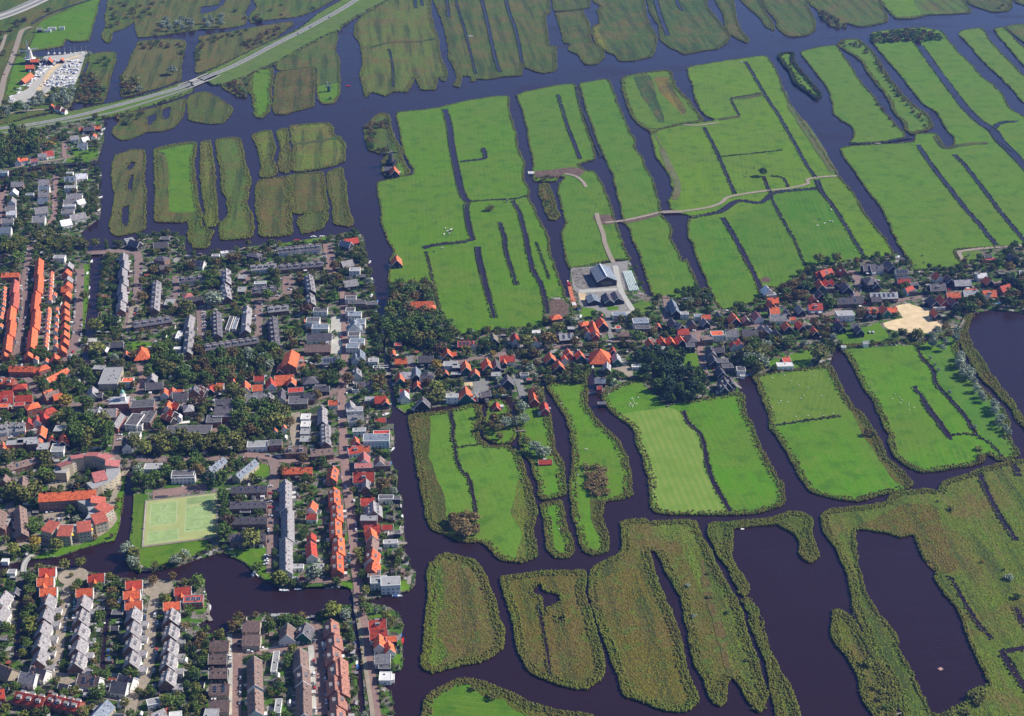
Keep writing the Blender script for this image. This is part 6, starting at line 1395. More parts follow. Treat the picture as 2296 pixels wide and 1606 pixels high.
grove("E 1960,790 2200,760 2296,780 F 0,800 150,960 150,1040 50,1085 0,1100 E 2200,1110 2120,980 2020,900", 8, 11, 15, 'nnndd', ['round','tall'], .85)
grove("E 1340,880 1500,850 1660,860 1650,950 1390,970", 6, 5, 9, 'dgdmy')
grove("D 1150,800 1300,760 1700,760 1890,730 1880,850 1700,950 1500,960 1250,950 1150,880", 7.5, 7, 12, 'ddgmccw')
grove("D 960,790 1130,700 1150,900 1000,960", 8, 8, 12, 'gmdy')
grove("D 870,1370 1200,1330 1650,1290 1640,1420 1200,1440 880,1440", 9, 12, 15, 'mmmdy', 'round', 1.0)
grove("D 1170,1440 1400,1470 1400,1600 1170,1600", 9, 9, 13, 'cdm')
grove("D 480,1220 740,1200 780,1400 480,1410", 8.5, 14, 19, 'dmdg', 'round', .8)
grove("D 1560,1100 1650,1060 1720,1130 1960,1090 1950,1230 1720,1290 1570,1240", 8, 10, 15, 'ddmg')
grove("D 0,5 590,0 590,55 0,80", 8, 9, 12, 'mmyd', 'round', 1.1)
grove("A 0,900 260,900 280,980 180,1040 0,1060", 8.5, 14, 20, 'mmdd', ['tall','round'], .8)
grove("A 0,1060 100,1060 80,1120 0,1130", 8, 8, 12, 'dd')
grove("A 515,590 640,500 700,600 690,690 520,690", 8, 6, 9, 'ccmd', 'low', 1.2)
grove("A 560,490 640,480 660,560 580,600", 8, 6, 9, 'cm', 'low', 1.2)
grove("A 20,700 200,690 320,600 500,590 490,700 330,690 100,760 0,790", 10, 9, 13, 'wmdw')
grove("A 0,230 60,200 180,130 190,100 60,160 -60,260 -60,380 40,360", 14, 6, 9, 'wcdm', 'low', 1.3)
grove("A 1070,130 1320,130 1320,190 1100,200", 11, 8, 13, 'www', 'round', 1.05)
grove("A 1350,130 1500,100 1510,160 1390,190", 12, 9, 13, 'ww')
grove("A 815,520 900,510 960,590 900,640 820,640", 11, 9, 12, 'wcm', 'low', 1.2)
grove("A 745,10 900,0 890,140 720,180", 17, 5, 8, 'dcm', 'low', 1.4)
grove("A 930,20 1100,0 1000,120 930,200", 18, 4, 7, 'dcm', 'low', 1.4)
grove("A 950,270 1130,265 1220,290 1230,380 1200,300 940,320", 10, 4, 6, 'cd', 'low', 1.5)
grove("A 1000,190 1640,180 1650,130 1500,60 1650,60 1700,160 1000,240", 22, 4, 7, 'dcd', 'low', 1.4)
grove("A 1690,120 1730,90 1760,140 1700,155", 8, 6, 9, 'cd', 'low', 1.4)
grove("A 1700,0 2296,0 2000,110 1740,140", 34, 4, 6, 'dc', 'low', 1.4)
grove("A 1320,280 1400,240 1560,210 1700,180 1580,235 1360,290 1340,400 1315,400", 10, 4, 6, 'cdm', 'low', 1.5)
grove("A 1620,290 1800,200 1900,160 1840,230 1680,310", 10, 5, 8, 'cdc', 'low', 1.4)
grove("A 1510,560 1660,530 1650,640 1560,620", 9, 5, 8, 'dcc', 'low', 1.3)
grove("A 780,770 900,740 980,720 960,770 830,820", 9, 4, 6, 'dc', 'low', 1.4)
grove("A 610,375 760,375 760,420 640,430", 12, 5, 8, 'dc', 'low', 1.4)
grove("A 1500,500 1850,420 1880,430 1520,560", 12, 3, 5, 'cd', 'low', 1.3)
grove("B 170,830 310,790 330,870 240,830 200,960 320,990 300,1040 180,1000", 7, 5, 8, 'ccdm', 'low', 1.3)
grove("B 1300,1165 1450,1170 1440,1220 1310,1220", 6, 2.5, 4, 'cm', 'low', 1.6)
grove("B 1335,1260 1385,1250 1450,1440 1400,1470", 8, 2.5, 4.5, 'cdm', 'low', 1.5)
grove("C 1265,225 1450,205 1600,195 1760,230 1770,262 1500,262 1290,275", 8, 7, 10, 'ccdd', 'low', 1.2)
grove("C 900,60 980,80 1090,160 1080,185 980,170 910,110", 9, 6, 9, 'ccd', 'low', 1.3)
grove("C 1050,275 1190,275 1250,330 1240,350 1180,295 1060,300", 8, 4, 6, 'cdm', 'low', 1.4)
grove("C 1270,380 1320,410 1430,570 1500,660 1640,790 1650,850 1600,800 1400,570", 9, 3.5, 6, 'dcm', 'low', 1.4)
grove("C 1285,630 1330,670 1400,780 1440,850 1400,800 1310,690", 8, 3, 5, 'cm', 'low', 1.4)
grove("C 650,380 690,430 740,540 820,610 900,660 890,630 800,540 760,440 740,370 700,365 720,440 790,560 860,640 830,620 730,530 690,450", 8, 2.5, 4.5, 'cdd', 'low', 1.5)
grove("C 1560,230 1700,260 1880,60 2160,20 2180,70 1960,30", 20, 4, 6, 'dd', 'low', 1.3)
grove("H 740,250 910,250 920,370 750,380", 5, 6, 9, 'tttc', 'round', 1.25)
grove("H 1640,0 1780,0 1790,90 1700,100 1650,50", 3.6, 3.3, 6, 'ttc', 'low', 1.5)
grove("E 1630,1510 1770,1500 1780,1600 1640,1600", 3.6, 3.3, 4.5, 'ttm', 'low', 1.6)
grove("H 740,1365 960,1370 1080,1420 1060,1480 960,1440 830,1400", 8, 3, 5.5, 'mdm', 'low', 1.5)
grove("E 965,1180 1100,1180 1090,1340 980,1330", 8, 7, 11, 'cmm')
grove("E 1090,1180 1170,1190 1170,1280 1100,1280", 8, 8, 11, 'cmw')
grove("F 1830,750 1870,790 1960,900 1970,960 1920,960 1850,860", 6, 8, 11, 'www', 'tall', 1.25)
grove("F 1945,980 2000,1000 2100,1110 2150,1180 2200,1290 2170,1310 2110,1230 2060,1130", 6, 7, 10, 'www', 'tall', 1.2)
grove("F 1950,1380 2030,1370 2050,1430 1990,1480", 6, 3, 5, 'cy', 'low', 1.5)
grove("F 1660,590 1840,590 1850,730 1700,750 1650,680", 9, 7, 11, 'wwc', 'round', 1.0)
grove("F 2160,230 2320,230 2320,430 2180,440", 8, 10, 14, 'dnc')
grove("F 1880,390 2030,390 2000,470 1870,500", 8, 8, 12, 'ddc')
grove("F 660,330 830,260 840,330 790,410 680,420", 8, 8, 12, 'dnc')
grove("F 420,700 560,700 560,880 430,900 400,800", 8, 10, 14, 'mwd')
grove("F 60,360 200,360 200,470 80,490 20,420", 10, 6, 10, 'wgg')
grove("G 0,40 170,40 330,0 330,120 120,180 0,140", 10, 11, 15, 'mdmg')
grove("G 920,0 1060,0 1050,60 940,80", 8, 10, 14, 'dg')
grove("G 1380,0 1550,0 1550,40 1390,40", 8, 9, 13, 'dnd')
grove("G 1480,100 1540,90 1530,400 1440,480 1470,300", 7, 9, 13, 'ddn')
grove("G 850,480 940,470 1000,600 880,600", 8, 8, 11, 'wwm')
grove("G 1220,1320 1350,1310 1340,1420 1240,1400", 8, 8, 11, 'mgd')
grove("G 1060,1490 1230,1470 1220,1605 1070,1605", 8, 8, 11, 'yg')
grove("G 1230,1500 1350,1420 1360,1605 1230,1605", 7, 6, 9, 'mdg')
grove("G 590,880 690,880 680,1250 590,1290", 5.5, 3.5, 6, 'ggyd', 'low', 1.1)
grove("G 150,650 240,640 230,1150 140,1200", 8, 5, 9, 'gymr')
grove("G 720,740 790,740 780,880 720,880", 8, 7, 10, 'cc')
grove("G 1200,1040 1300,1000 1320,1300 1200,1250", 7, 4, 7, 'mdg', 'low', 1.1)
grove("H 250,1340 340,1460 340,1605 250,1605", 4, 2, 3.5, 'dmm', 'low', 1.2)
trees_at('A', "330,60 8 dl 1.3;150,345 10 d;330,960 9 al 1.4;360,940 9 c 1.2;530,1080 14 d;290,1140 9 c;350,1135 9 c;410,1130 10 d;230,1165 7 c;650,590 8 m;1160,470 13 w 1.3;2220,660 5 dl;1480,110 10 w;1750,130 8 dl 1.5;120,1500 12 m;200,1540 11 d;330,1560 11 y;140,1420 9 g;480,1500 7 d;450,680 15 wt 1.2;100,600 6 d;600,360 7 w;160,1180 6 c;640,960 10 m;860,820 7 dl 1.4;600,1490 7 g;660,1100 5 g;640,780 9 m 1.2;700,790 7 m 1.2")
trees_at('D', "120,130 15 g 1.1;640,25 10 y 1.1;710,20 8 dt;775,30 8 d;565,380 10 m 1.2;640,580 13 y 1.3;650,740 12 m 1.5;730,545 13 d;800,560 12 d;955,390 12 c 1.1;990,480 9 c;960,280 10 m;1130,210 10 c;1250,450 14 m 1.2;1440,400 16 w 1.3;1280,180 11 c;1455,160 11 c;1540,130 10 c;1590,130 11 c;1715,110 10 c;1800,80 9 c;1830,30 9 d;1030,210 10 c;1400,260 11 d;1390,310 10 d;1560,260 8 d;1640,410 10 d;1800,380 13 g 1.1;2010,400 8 c;2060,470 12 r 1.2;2000,360 8 c;2180,250 12 m;2250,180 12 c;2250,380 12 d;2280,260 10 c;1700,600 8 m;1400,640 8 m;1330,740 11 c;1090,740 12 g 1.1;770,800 9 w;560,890 10 g;500,900 8 m;440,1090 13 a 1.1;400,1200 14 m;360,1220 10 d;590,1095 13 g 1.1;500,830 8 m;420,930 9 d;290,980 9 d 1.2;530,990 10 g;460,960 8 d;1340,1100 13 r;2130,1050 11 c;2100,870 8 c;2240,920 14 d;2160,940 10 m;1470,1010 8 a;1560,1000 10 y 1.2;1600,1040 9 m;2040,1480 9 c;2245,1350 8 g;900,980 8 c;820,990 7 m;1860,760 11 y;2240,300 9 m;1940,640 11 m;1970,700 11 c;2250,640 8 g;2290,840 12 d;2180,470 9 m;2260,490 8 g;80,800 8 c;400,830 9 c;260,740 8 m;700,240 8 m;690,330 7 m;720,420 7 g;890,430 7 m;870,280 7 m;1860,230 10 m;1900,1560 10 c;1450,1600 10 d;930,1560 12 w;1110,1560 13 d;300,1470 13 m;330,1600 12 m;50,1450 12 m 1.1;130,1440 8 d;1950,1230 10 c;1680,1290 14 c;740,1130 8 r;900,780 10 c 1.1;1180,480 8 m;1840,240 8 d;2020,280 8 c;1570,450 8 c;800,1190 6 y")
trees_at('G', "170,110 15 m 1.1;230,320 12 g 1.1;90,480 11 y 1.1;235,430 10 a 1.1;380,450 11 m;430,580 9 m;535,570 8 y 1.0;265,610 8 m 1.1;210,680 9 g 1.1;200,760 9 g;200,850 9 r;700,130 5 d;700,480 0.1 d;1180,550 9 w 1.1;1245,510 8 w 1.1;1220,530 8 m;1040,590 7 m;1690,410 16 m 1.1;1530,290 12 r 1.1;1500,350 13 d;1730,600 9 g;1880,670 11 y 1.2;2110,640 14 w 1.1;1160,660 7 c;1030,690 8 c;1330,700 12 g 1.0;1240,700 6 y;480,655 4 y;1605,940 9 c;1570,1000 10 c;1820,970 7 m;1720,920 5 c;2240,890 12 y 1.2;1850,120 8 dt 1.0;1850,340 8 dt;1845,500 8 dt;1850,590 8 dt;1480,1050 8 m;1350,1070 9 c;1090,800 6 d;1070,1060 5 g;350,1160 6 m;330,1250 6 m;390,940 6 m;410,840 5 m;660,1440 10 d 1.2;380,1360 6 m;840,1510 7 m;930,1435 6 m;975,1450 6 m;1965,1150 7 y 1.2;1990,1150 0.1 d;2010,970 8 d 1.3;2030,960 0.1 d;510,280 7 w;490,230 4 nc;470,260 4 nc;750,390 4 c;640,400 5 c;790,150 5 c;780,200 5 m;550,560 7 y;1620,290 0.1 d;930,900 5 d;240,920 4 d;1440,40 8 d")
trees_at('H', "280,40 12 c 1.2;270,80 9 c;350,90 7 w;110,190 7 g;110,500 8 y 1.1;125,560 8 y;140,650 8 g;385,520 7 m 1.2;160,760 8 m;155,880 10 g;230,890 6 wt;285,880 6 wt;340,960 6 m 1.2;400,990 4 m;345,1270 5 g;400,670 5 m;25,920 9 w;330,185 6 w;90,1210 5 w;360,600 4 g;330,990 5 m;75,80 6 m;20,1000 6 m;150,1600 6 w;60,1150 6 m;40,1500 6 g;80,1450 6 d;70,1340 6 g")
trees_at('E', "375,400 14 c 1.2;340,440 11 m;420,350 10 d;1010,1390 0.1 c;1005,1395 0.1 m;665,740 13 r 1.1;640,845 11 a 1.1;655,905 10 c;580,970 10 r;640,1000 15 y 1.1;650,1050 14 m;600,1070 13 m;840,755 12 m 1.1;780,630 9 dt 1.2;900,660 8 d;960,690 13 d;1090,700 11 nc;1060,700 6 g;1240,690 14 m 1.3;1250,630 10 d;1395,670 15 c 1.3;1570,690 11 c;1450,590 11 m 1.2;1375,550 8 m;1555,555 8 w;1300,770 11 c;1310,840 9 c;1270,870 10 w;1240,840 8 c;1300,920 7 w;1020,770 6 a 1.2;1060,950 8 w;990,900 7 m;1180,770 6 m;800,960 7 m 1.2;760,970 7 d;380,1010 8 g;450,970 7 c;475,760 6 m;330,760 8 m;400,870 7 g;715,810 6 y;250,960 13 c 1.2;230,1000 10 m;40,940 12 c 1.2;120,1000 7 c;140,830 7 m;180,290 11 w 1.1;190,210 7 m;20,320 8 m;30,210 8 c;240,520 6 g;185,490 5 m;10,850 8 m;220,1190 5 d;310,1050 5 g;30,1250 5 d;1220,1130 12 w;1230,1210 10 w;1240,1360 10 m;1300,1400 11 w 1.1;1370,1430 10 w 1.1;1330,1440 8 w;1320,1030 12 m;1340,1080 9 m;1990,660 14 d 1.2;1960,720 9 d;2100,620 8 c;2220,620 8 d;1620,640 8 m;1580,630 6 g;1940,560 5 d;2010,540 4 d;1750,860 0.1 d;1780,900 6 g;2160,880 13 n;1950,960 0.1 g;2200,890 13 n;1980,190 5 g;2020,300 5 g;2000,300 5 m;2100,540 7 m;2180,640 6 m;925,1180 7 m 1.0;930,1270 6 m;260,1440 5 g;100,1500 5 d;350,1570 4 m;1830,730 8 d;1890,690 7 m;1150,1090 5 m;1310,600 6 d")
trees_at('F', "915,130 12 m 1.1;1035,125 12 m 1.1;970,140 8 d;155,350 7 a 1.3;990,430 13 d 1.2;960,390 8 d;885,560 10 c 1.1;960,550 11 c 1.1;1190,500 12 c;920,770 17 m 1.2;710,700 11 g 1.1;480,680 10 g;500,780 13 m;630,680 8 a;760,640 9 d;815,705 8 w;520,640 8 c;1010,660 9 w;1580,640 11 y 1.2;1680,700 9 w;700,620 6 d;1290,500 7 m;1340,520 6 g;1840,480 10 n;2130,160 12 d;2200,190 12 c;2230,40 10 d;2070,80 5 m;2020,160 9 c;1810,240 9 n;1900,190 7 c;1920,110 4 w;2180,90 7 d;2010,400 9 d;1240,1300 6 c 1.2;1280,1310 5 m;1665,800 4 w;1695,845 4 w;1720,880 4 w;1795,1030 4 w;1965,1265 4 w;200,1050 3 d;1660,370 6 d;1390,540 0.1 d;220,540 7 g;260,550 8 y;300,790 7 g;570,745 8 c;600,790 6 g;820,740 6 c;100,900 13 d;90,960 13 d;0,900 14 n;60,1000 13 n;20,1050 10 d;930,700 5 w;1000,250 7 n;1060,250 6 m;1170,340 5 d;870,290 7 d;1480,380 5 d;2240,150 10 n;1130,240 6 r;1600,270 4 d")
trees_at('C', "540,1155 11 d 1.15;1770,770 0.1 c")
trees_at('B', "1010,1395 7 mt 1.6;990,1400 6 cl 1.5;1115,1350 4 w")
trees_at('I', "75,925 3 wl 1.6;180,795 3 ml 1.6;298,900 3 dl 1.6;440,1218 3 ml 1.4;65,1120 3 ml 1.5;30,720 3 wl 1.5;170,640 3 ml;2195,665 5 wl 1.5;2245,790 5 dl 1.2;2018,560 3 al 1.3;1245,1240 6 yl 1.3;1810,200 4 ml 1.7;1420,1320 0.1 d;1960,1460 6 ml 1.6;2020,1440 6 yl 1.6;1810,1590 5 yl 1.5;1900,1570 5 ml 1.5;2160,615 2.5 dl;1715,155 2.5 dl;1990,1500 5 ml 1.5;1340,1430 4 yl 1.5;1330,1480 4 ml 1.5;1290,1400 4 yl 1.4;1360,1530 4 gl 1.4")
TREES[:] = [t for t in TREES if t[2] > 1]
# garden trees and shrubs that fill the plots of town and village
TOWNS = [T1, "G -200,650 0,640 560,640 860,700 1290,710 1400,960 1440,1070 1530,1060 1640,955 1900,940 2180,890 H 60,865 75,1000 100,1300 125,1700 G -200,1700",
  "H 130,850 330,880 400,1060 395,1300 290,1300 250,1400 200,1300 160,1000", "E 300,650 760,650 1350,590 1400,420 1560,520 1600,440 1700,520 2100,400 F 100,340 270,490 530,430 640,330 860,210 1130,150 1440,110 1560,220 1880,180 2296,60 2500,60 2500,510 2080,480 1880,550 1560,710 1085,740 980,850 470,920 0,1090 E 2190,1130 2000,955 1750,1050 1690,890 1390,980 1150,1070 900,1090 560,1150 420,1170 350,960",
  "A -100,900 680,830 660,1070 -100,1120", "A -100,1240 650,1150 660,1450 540,1560 -100,1600"]
dens = [.022, .030, .025, .021, .013, .011]
for s, dn in zip(TOWNS, dens):
    for x, y in visible(scatter_in(P(s), dn)):
        if look(LAND, x, y) and not near(BUSY, x, y, 2.2):
            h = random.choice((2.0, 2.4, 2.8, 3.4, 4.2, 5.2, 6.5, 8)); tree(x, y, h, random.choice('dddggmmcyg' if random.random() < .5 else 'ddggmn'), 'low' if h < 5 else 'round', random.uniform(1.0, 1.5) if h < 5 else 1, True)
print('trees', len(TREES))
# individuals first (largest in the picture), the rest as one object per kind
KN = {'w': 'willow', 'c': 'copper_tree', 'r': 'copper_tree', 'n': 'conifer'}
buckets = {}
for t in TREES:
    x, y, h, w, k, sh = t
    if h < 3.2: nm = 'shrub'
    elif sh == 'low': nm = 'bush'
    else: nm = KN.get(k, 'broadleaf_tree')
    dx, dy = project(x, y, h/2); zc = (y+Y_OFF)*CP+CAM_H*SP
    vis = -20 < dx < 2315 and -20 < dy < 1626
    buckets.setdefault(nm, []).append((-(h*w/zc**2 if vis else 0), t, (dx, dy), vis))
def merged(name, items, z0=.8):
    if not items: return
    by = {}
    for _, t, _, _ in items: by.setdefault(t[4], []).append(t)
    Qs, mi = [], []; mats_ = []
    for k, ts in by.items():
        mats_.append(leaf_mat(k))
        for x, y, h, w, kk, sh in ts:
            Q = crown_template(sh, random.randrange(3)); a = random.uniform(0, 6.28); ca, sa = math.cos(a), math.sin(a)
            q = np.empty_like(Q); q[..., 0] = (Q[..., 0]*ca-Q[..., 1]*sa)*w+x; q[..., 1] = (Q[..., 0]*sa+Q[..., 1]*ca)*w+y; q[..., 2] = Q[..., 2]*h+z0
            Qs.append(q); mi.append(np.full(len(q), len(mats_)-1, np.int32))
    Q = np.concatenate(Qs); me = quads_mesh(name, Q, mats_[0])
    for m in mats_[1:]: me.materials.append(m)
    me.polygons.foreach_set('material_index', np.concatenate(mi)); me.update()
    o = newobj(name, me); o['kind'] = 'stuff'; return o
for nm, items in buckets.items():
    items.sort(key=lambda a: a[0])
    lim = 300
    ind = [i for i in items[:lim] if i[3]]; rest = items[len(ind):]
    for _, (x, y, h, w, k, sh), pp, _ in ind:
        root = bpy.data.objects.new(nm, None); COL.objects.link(root); root.location = (x, y, .8); root.rotation_euler = (0, 0, random.uniform(0, 6.28))
        c = newobj('crown', crown_mesh(sh, random.randrange(5), k), root); c.scale = (w, w, h)
        if h > 3.2:
            tk = newobj('trunk', TRUNKS[random.randrange(4)], root); tk.scale = (w*1.1, w*1.1, h)
        size = 'tiny' if h < 2.3 else 'small' if h < 4 else 'mid-sized' if h < 8 else 'tall' if h < 12.5 else 'very tall'
        form = {'tall': 'narrow ', 'cone': 'conical ', 'willow': 'drooping ', 'low': 'spreading '}.get(sh, '')
        word = {'shrub': 'shrub', 'bush': 'bush', 'willow': 'willow', 'copper_tree': 'tree', 'conifer': 'evergreen tree', 'broadleaf_tree': 'tree'}[nm]
        reg(root, '%s %s%s %s' % (size, form if form.strip() != 'spreading' or nm == 'bush' else '', LEAFN[k], word), 'tree' if nm not in ('shrub', 'bush') else nm,
            {'shrub': 'garden shrubs', 'bush': 'bushes on marshes and banks'}.get(nm, 'trees of town and village'), pp)
    o = merged(nm+'_mass', [i for i in rest])
    if o: o['label'] = {'shrub': 'countless further small garden shrubs across the town and the village', 'bush': 'further bushes on the distant marshes and in gardens', 'broadleaf_tree': 'further distant leafy trees across town and village'}.get(nm, 'further %s trees among the houses' % nm.replace('_', ' ')); o['category'] = 'plants'
# ------------------------------------------------ cars, boats, animals and other things
CARP = [((.75,.75,.77),'white'), ((.05,.06,.08),'black'), ((.22,.24,.27),'grey'), ((.45,.46,.48),'silver'), ((.06,.09,.20),'dark blue'), ((.45,.03,.03),'red'), ((.03,.16,.20),'teal')]
def car_meshes():
    b = MB()
    prof = [(-2.1,.35),(-2.15,.75),(-1.9,.92),(1.0,.98),(1.95,.80),(2.15,.6),(2.1,.35)]
    n = len(prof); vs = [(x,-.85,z) for x, z in prof]+[(x,.85,z) for x, z in prof]
    b.add(vs, [tuple(range(n)), tuple(range(2*n-1, n-1, -1))]+[(i,n+i,n+(i+1)%n,(i+1)%n) for i in range(n)])
    b.box(-1.45,-.62,1.38,.25,.62,1.44)
    body = b.mesh('body', [mat('car_paint', (.5,.5,.5), rough=.25, spec=.6, objcol=True, vary=.05)])
    g = MB(); g.add([(-1.85,-.8,.92),(.95,-.8,.96),(.95,.8,.96),(-1.85,.8,.92),(-1.45,-.64,1.40),(.28,-.64,1.40),(.28,.64,1.40),(-1.45,.64,1.40)], [(0,1,5,4),(1,2,6,5),(2,3,7,6),(3,0,4,7),(4,5,6,7)])
    gl = g.mesh('windows', [GLASS])
    w = MB(); w.tube((0,-.1,0),(0,.1,0),.32,.32,12,0); w.tube((0,-.11,0),(0,.11,0),.18,.18,8,1)
    wh = w.mesh('wheel', [DARKM, mat('rim', (.4,.4,.42), rough=.3, metal=.8)])
    return body, gl, wh
CB, CG, CW_ = car_meshes()
def car(x, y, ang, c=None, van=False, wheels=True, z=None):
    col, cn = c or random.choices(CARP, (5,4,4,3,3,2,1))[0]
    r = bpy.data.objects.new('delivery_van' if van else 'parked_car', None); COL.objects.link(r); r.location = (x, y, z or ZR[0]+.02); r.rotation_euler = (0,0,ang)
    s = (1.2, 1.1, 1.5) if van else (1,1,1)
    for n_, m in (('body', CB), ('windows', CG)):
        o = newobj(n_, m, r, col); o.scale = s
    if wheels:
        for sx in (-1.3, 1.35):
            for sy in (-.78, .78): o = newobj('wheel', CW_, r); o.location = (sx*s[0], sy*s[1], .32)
    reg(r, '%s %s' % (cn, 'van' if van else 'car'), 'van' if van else 'car', 'cars in the streets', project(x, y))
def cars_along(s, n, off, para=True, jitter=.3, wheels=True):
    pts = smooth_open(P(s)); seg = [Vector(b)-Vector(a) for a, b in zip(pts, pts[1:])]; tot = sum(d.length for d in seg)
    for k in range(n):
        t = (k+random.uniform(.1,.9))/n*tot; i = 0
        while i < len(seg)-1 and t > seg[i].length: t -= seg[i].length; i += 1
        d = seg[i].normalized(); p = Vector(pts[i])+d*t; sd = random.choice((-1, 1)) if off < 0 else 1
        o = abs(off)*sd; nx, ny = -d.y, d.x
        a = math.atan2(d.y, d.x)+(0 if para else math.pi/2)+random.uniform(-.05,.05)
        if random.random() < .5: a += math.pi
        car(p.x+nx*o, p.y+ny*o, a, wheels=wheels)
for s, n, off, pa in [
  ("G 450,760 430,900 410,1050 390,1200 360,1320", 7, -3.0, True), ("G 455,800 440,950 425,1050 410,1200", 9, 5.8, True), ("G 1035,850 1020,950 1010,1100 1000,1280 960,1400", 16, -4.6, True),
  ("G 1840,60 1840,300 1830,600", 8, -3.6, True), ("G 1800,60 1800,400", 7, 2, False), ("G 1790,530 1790,600", 4, 0, False), ("G 1585,1120 1585,1400 1575,1590", 7, -3.5, True), ("G 2140,1100 2150,1350 2160,1590", 15, -3.6, True),
  ("G 1620,1190 1800,1175 2000,1140 2120,1130", 6, -3.4, True), ("G 1930,702 2100,702 2270,692", 5, 2.4, True), ("H 45,0 65,200 75,400 80,600", 12, -2.8, True), ("E 20,500 25,800 10,1100 10,1400", 16, -3.4, True),
  ("D 540,230 533,400 527,560 520,680", 22, -3.8, True), ("D 205,60 168,300 165,450 140,640", 18, -2.6, True), ("D 932,130 928,300 920,400", 9, -3.6, True), ("D 1345,500 1350,600 1352,680", 11, 3.4, False),
  ("D 1740,440 1740,640", 9, -3.2, True), ("D 1180,280 1185,420", 4, -2.8, True), ("D 1880,405 1960,310", 5, -3.5, False), ("D 2195,60 2215,180", 8, -3.5, False), ("D 900,470 880,560", 4, -3, True),
  ("D 60,1340 230,1290 290,1255", 8, -2.8, True), ("D 1790,1478 1880,1492", 3, 2.4, True), ("D 790,1280 780,1370", 4, 3, False), ("D 1920,1150 1980,1160", 3, 2, True), ("D 2040,840 2130,880", 4, 2, True), ("D 700,1110 1150,1100", 8, 2.2, True),
  ("G 310,250 430,232", 6, 2, False), ("G 305,300 430,290", 5, 0, False), ("G 350,45 440,35", 5, 1, False), ("E 330,880 700,850 900,812 1200,762", 8, 2.4, True), ("E 1400,740 1850,692", 5, -2.2, True),
  ("F 60,640 400,592 750,540", 9, 2.2, True), ("F 1060,470 1450,420 1800,345 2100,320", 14, -2.6, True), ("F 1150,250 1180,330 1160,400", 6, -3, True), ("F 120,780 150,960", 4, 2.5, True), ("F 1240,640 1290,642", 2, 0, False),
  ("A 30,530 70,430 110,320", 4, 1.5, True), ("A 0,1300 20,1500", 4, -2, True), ("A 375,1200 365,1450", 7, -2, True), ("A 430,980 490,1050", 4, 1, True), ("D 1270,475 1420,480", 4, 3, True), ("D 480,760 440,820", 3, 3, True), ("G 480,1390 860,1495", 5, -3, True)]:
    cars_along(s, n, off, pa, wheels=s[0] in 'GH')
for x, y in ((2210,118), (2085,185), (2000,230)):
    X, Y = at('A', x, y, 1.3); d = math.atan2(*(Vector(at('A', x+60, y-28, 1.3))-Vector((X, Y))).yx); car(X+1, Y-1.5, d, CARP[1], z=1.33)
X, Y = at('D', 830, 1270, 1); car(X, Y, 1.5, CARP[0], van=True)
X, Y = at('E', 1898, 845, 1); car(X, Y, 1.5, CARP[0], van=True)
X, Y = at('G', 1680, 1178, 1); car(X, Y, .05, CARP[0], van=True)
X, Y = at('G', 1045, 930, 1); car(X, Y, 1.5, CARP[0], van=True)

# boats
def boat_meshes():
    out = []
    b = MB(); sec = [(-3,.75,0),(-1.5,1.0,0),(.5,1.0,0),(2,.65,.1),(3.1,.03,.3)]
    vs = []
    for x, w, dz in sec: vs += [(x,-w,.75+dz),(x,-w*.6,-.1),(x,w*.6,-.1),(x,w,.75+dz),(x,w*.8,.6+dz),(x,-w*.8,.6+dz)]
    fs = []
    for i in range(len(sec)-1):
        a = i*6; c = a+6
        for p, q in ((0,1),(1,2),(2,3),(3,4),(5,0)): fs.append((a+p, a+q, c+q, c+p))
        fs.append((a+4,a+5,c+5,c+4))
    fs += [(0,3,2,1)[::-1], (0,5,4,3)]
    b.add(vs, fs); return b.mesh('hull', [mat('boat_hull', (.7,.7,.7), rough=.4, objcol=True, vary=.06)])
HULL = boat_meshes()
cb_ = MB(); cb_.box(-1.0,-.6,.6,.9,.6,1.35); cb_.add([(.9,-.6,.6),(1.5,-.45,.6),(1.5,.45,.6),(.9,.6,.6),(.9,-.6,1.35),(.9,.6,1.35)], [(0,1,4),(1,2,5,4),(2,3,5)])
CABIN = cb_.mesh('cabin', [TRIM]); ct = MB(); ct.box(-2.4,-.75,.62,.3,.75,.9); COVER = ct.mesh('cover', [mat('boat_cover', (.05,.12,.35), vary=.5)])
ms_ = MB(); ms_.tube((.3,0,.6),(.3,0,9),.07,.05,6); ms_.bar((.3,0,1.8),(-2.6,0,1.9),.1,.1); MAST = ms_.mesh('mast', [TRIM])
def boat(x, y, a, col=(.75,.75,.75), cn='white', s=1.0, cab=False, cover=False, mast=False, z=.0, where=''):
    r = bpy.data.objects.new('sailing_boat' if mast else 'motor_boat' if cab else 'rowing_boat', None); COL.objects.link(r); r.location = (x, y, z+.05); r.rotation_euler = (0,0,a); r.scale = (s,s,s)
    newobj('hull', HULL, r, col)
    if cab: newobj('cabin', CABIN, r)
    if cover: newobj('cover', COVER, r)
    if mast: newobj('mast', MAST, r)
    reg(r, '%s %s%s' % (cn, 'sailing boat with a mast' if mast else 'cabin boat' if cab else 'open boat', ' with a cover' if cover else ''), 'boat', where or 'boats moored along the banks', project(x, y))
BC = {'w': ((.75,.75,.75),'white'), 'r': ((.5,.03,.03),'red'), 'b': ((.05,.18,.5),'blue'), 'k': ((.08,.08,.09),'dark'), 'n': ((.3,.2,.12),'brown')}
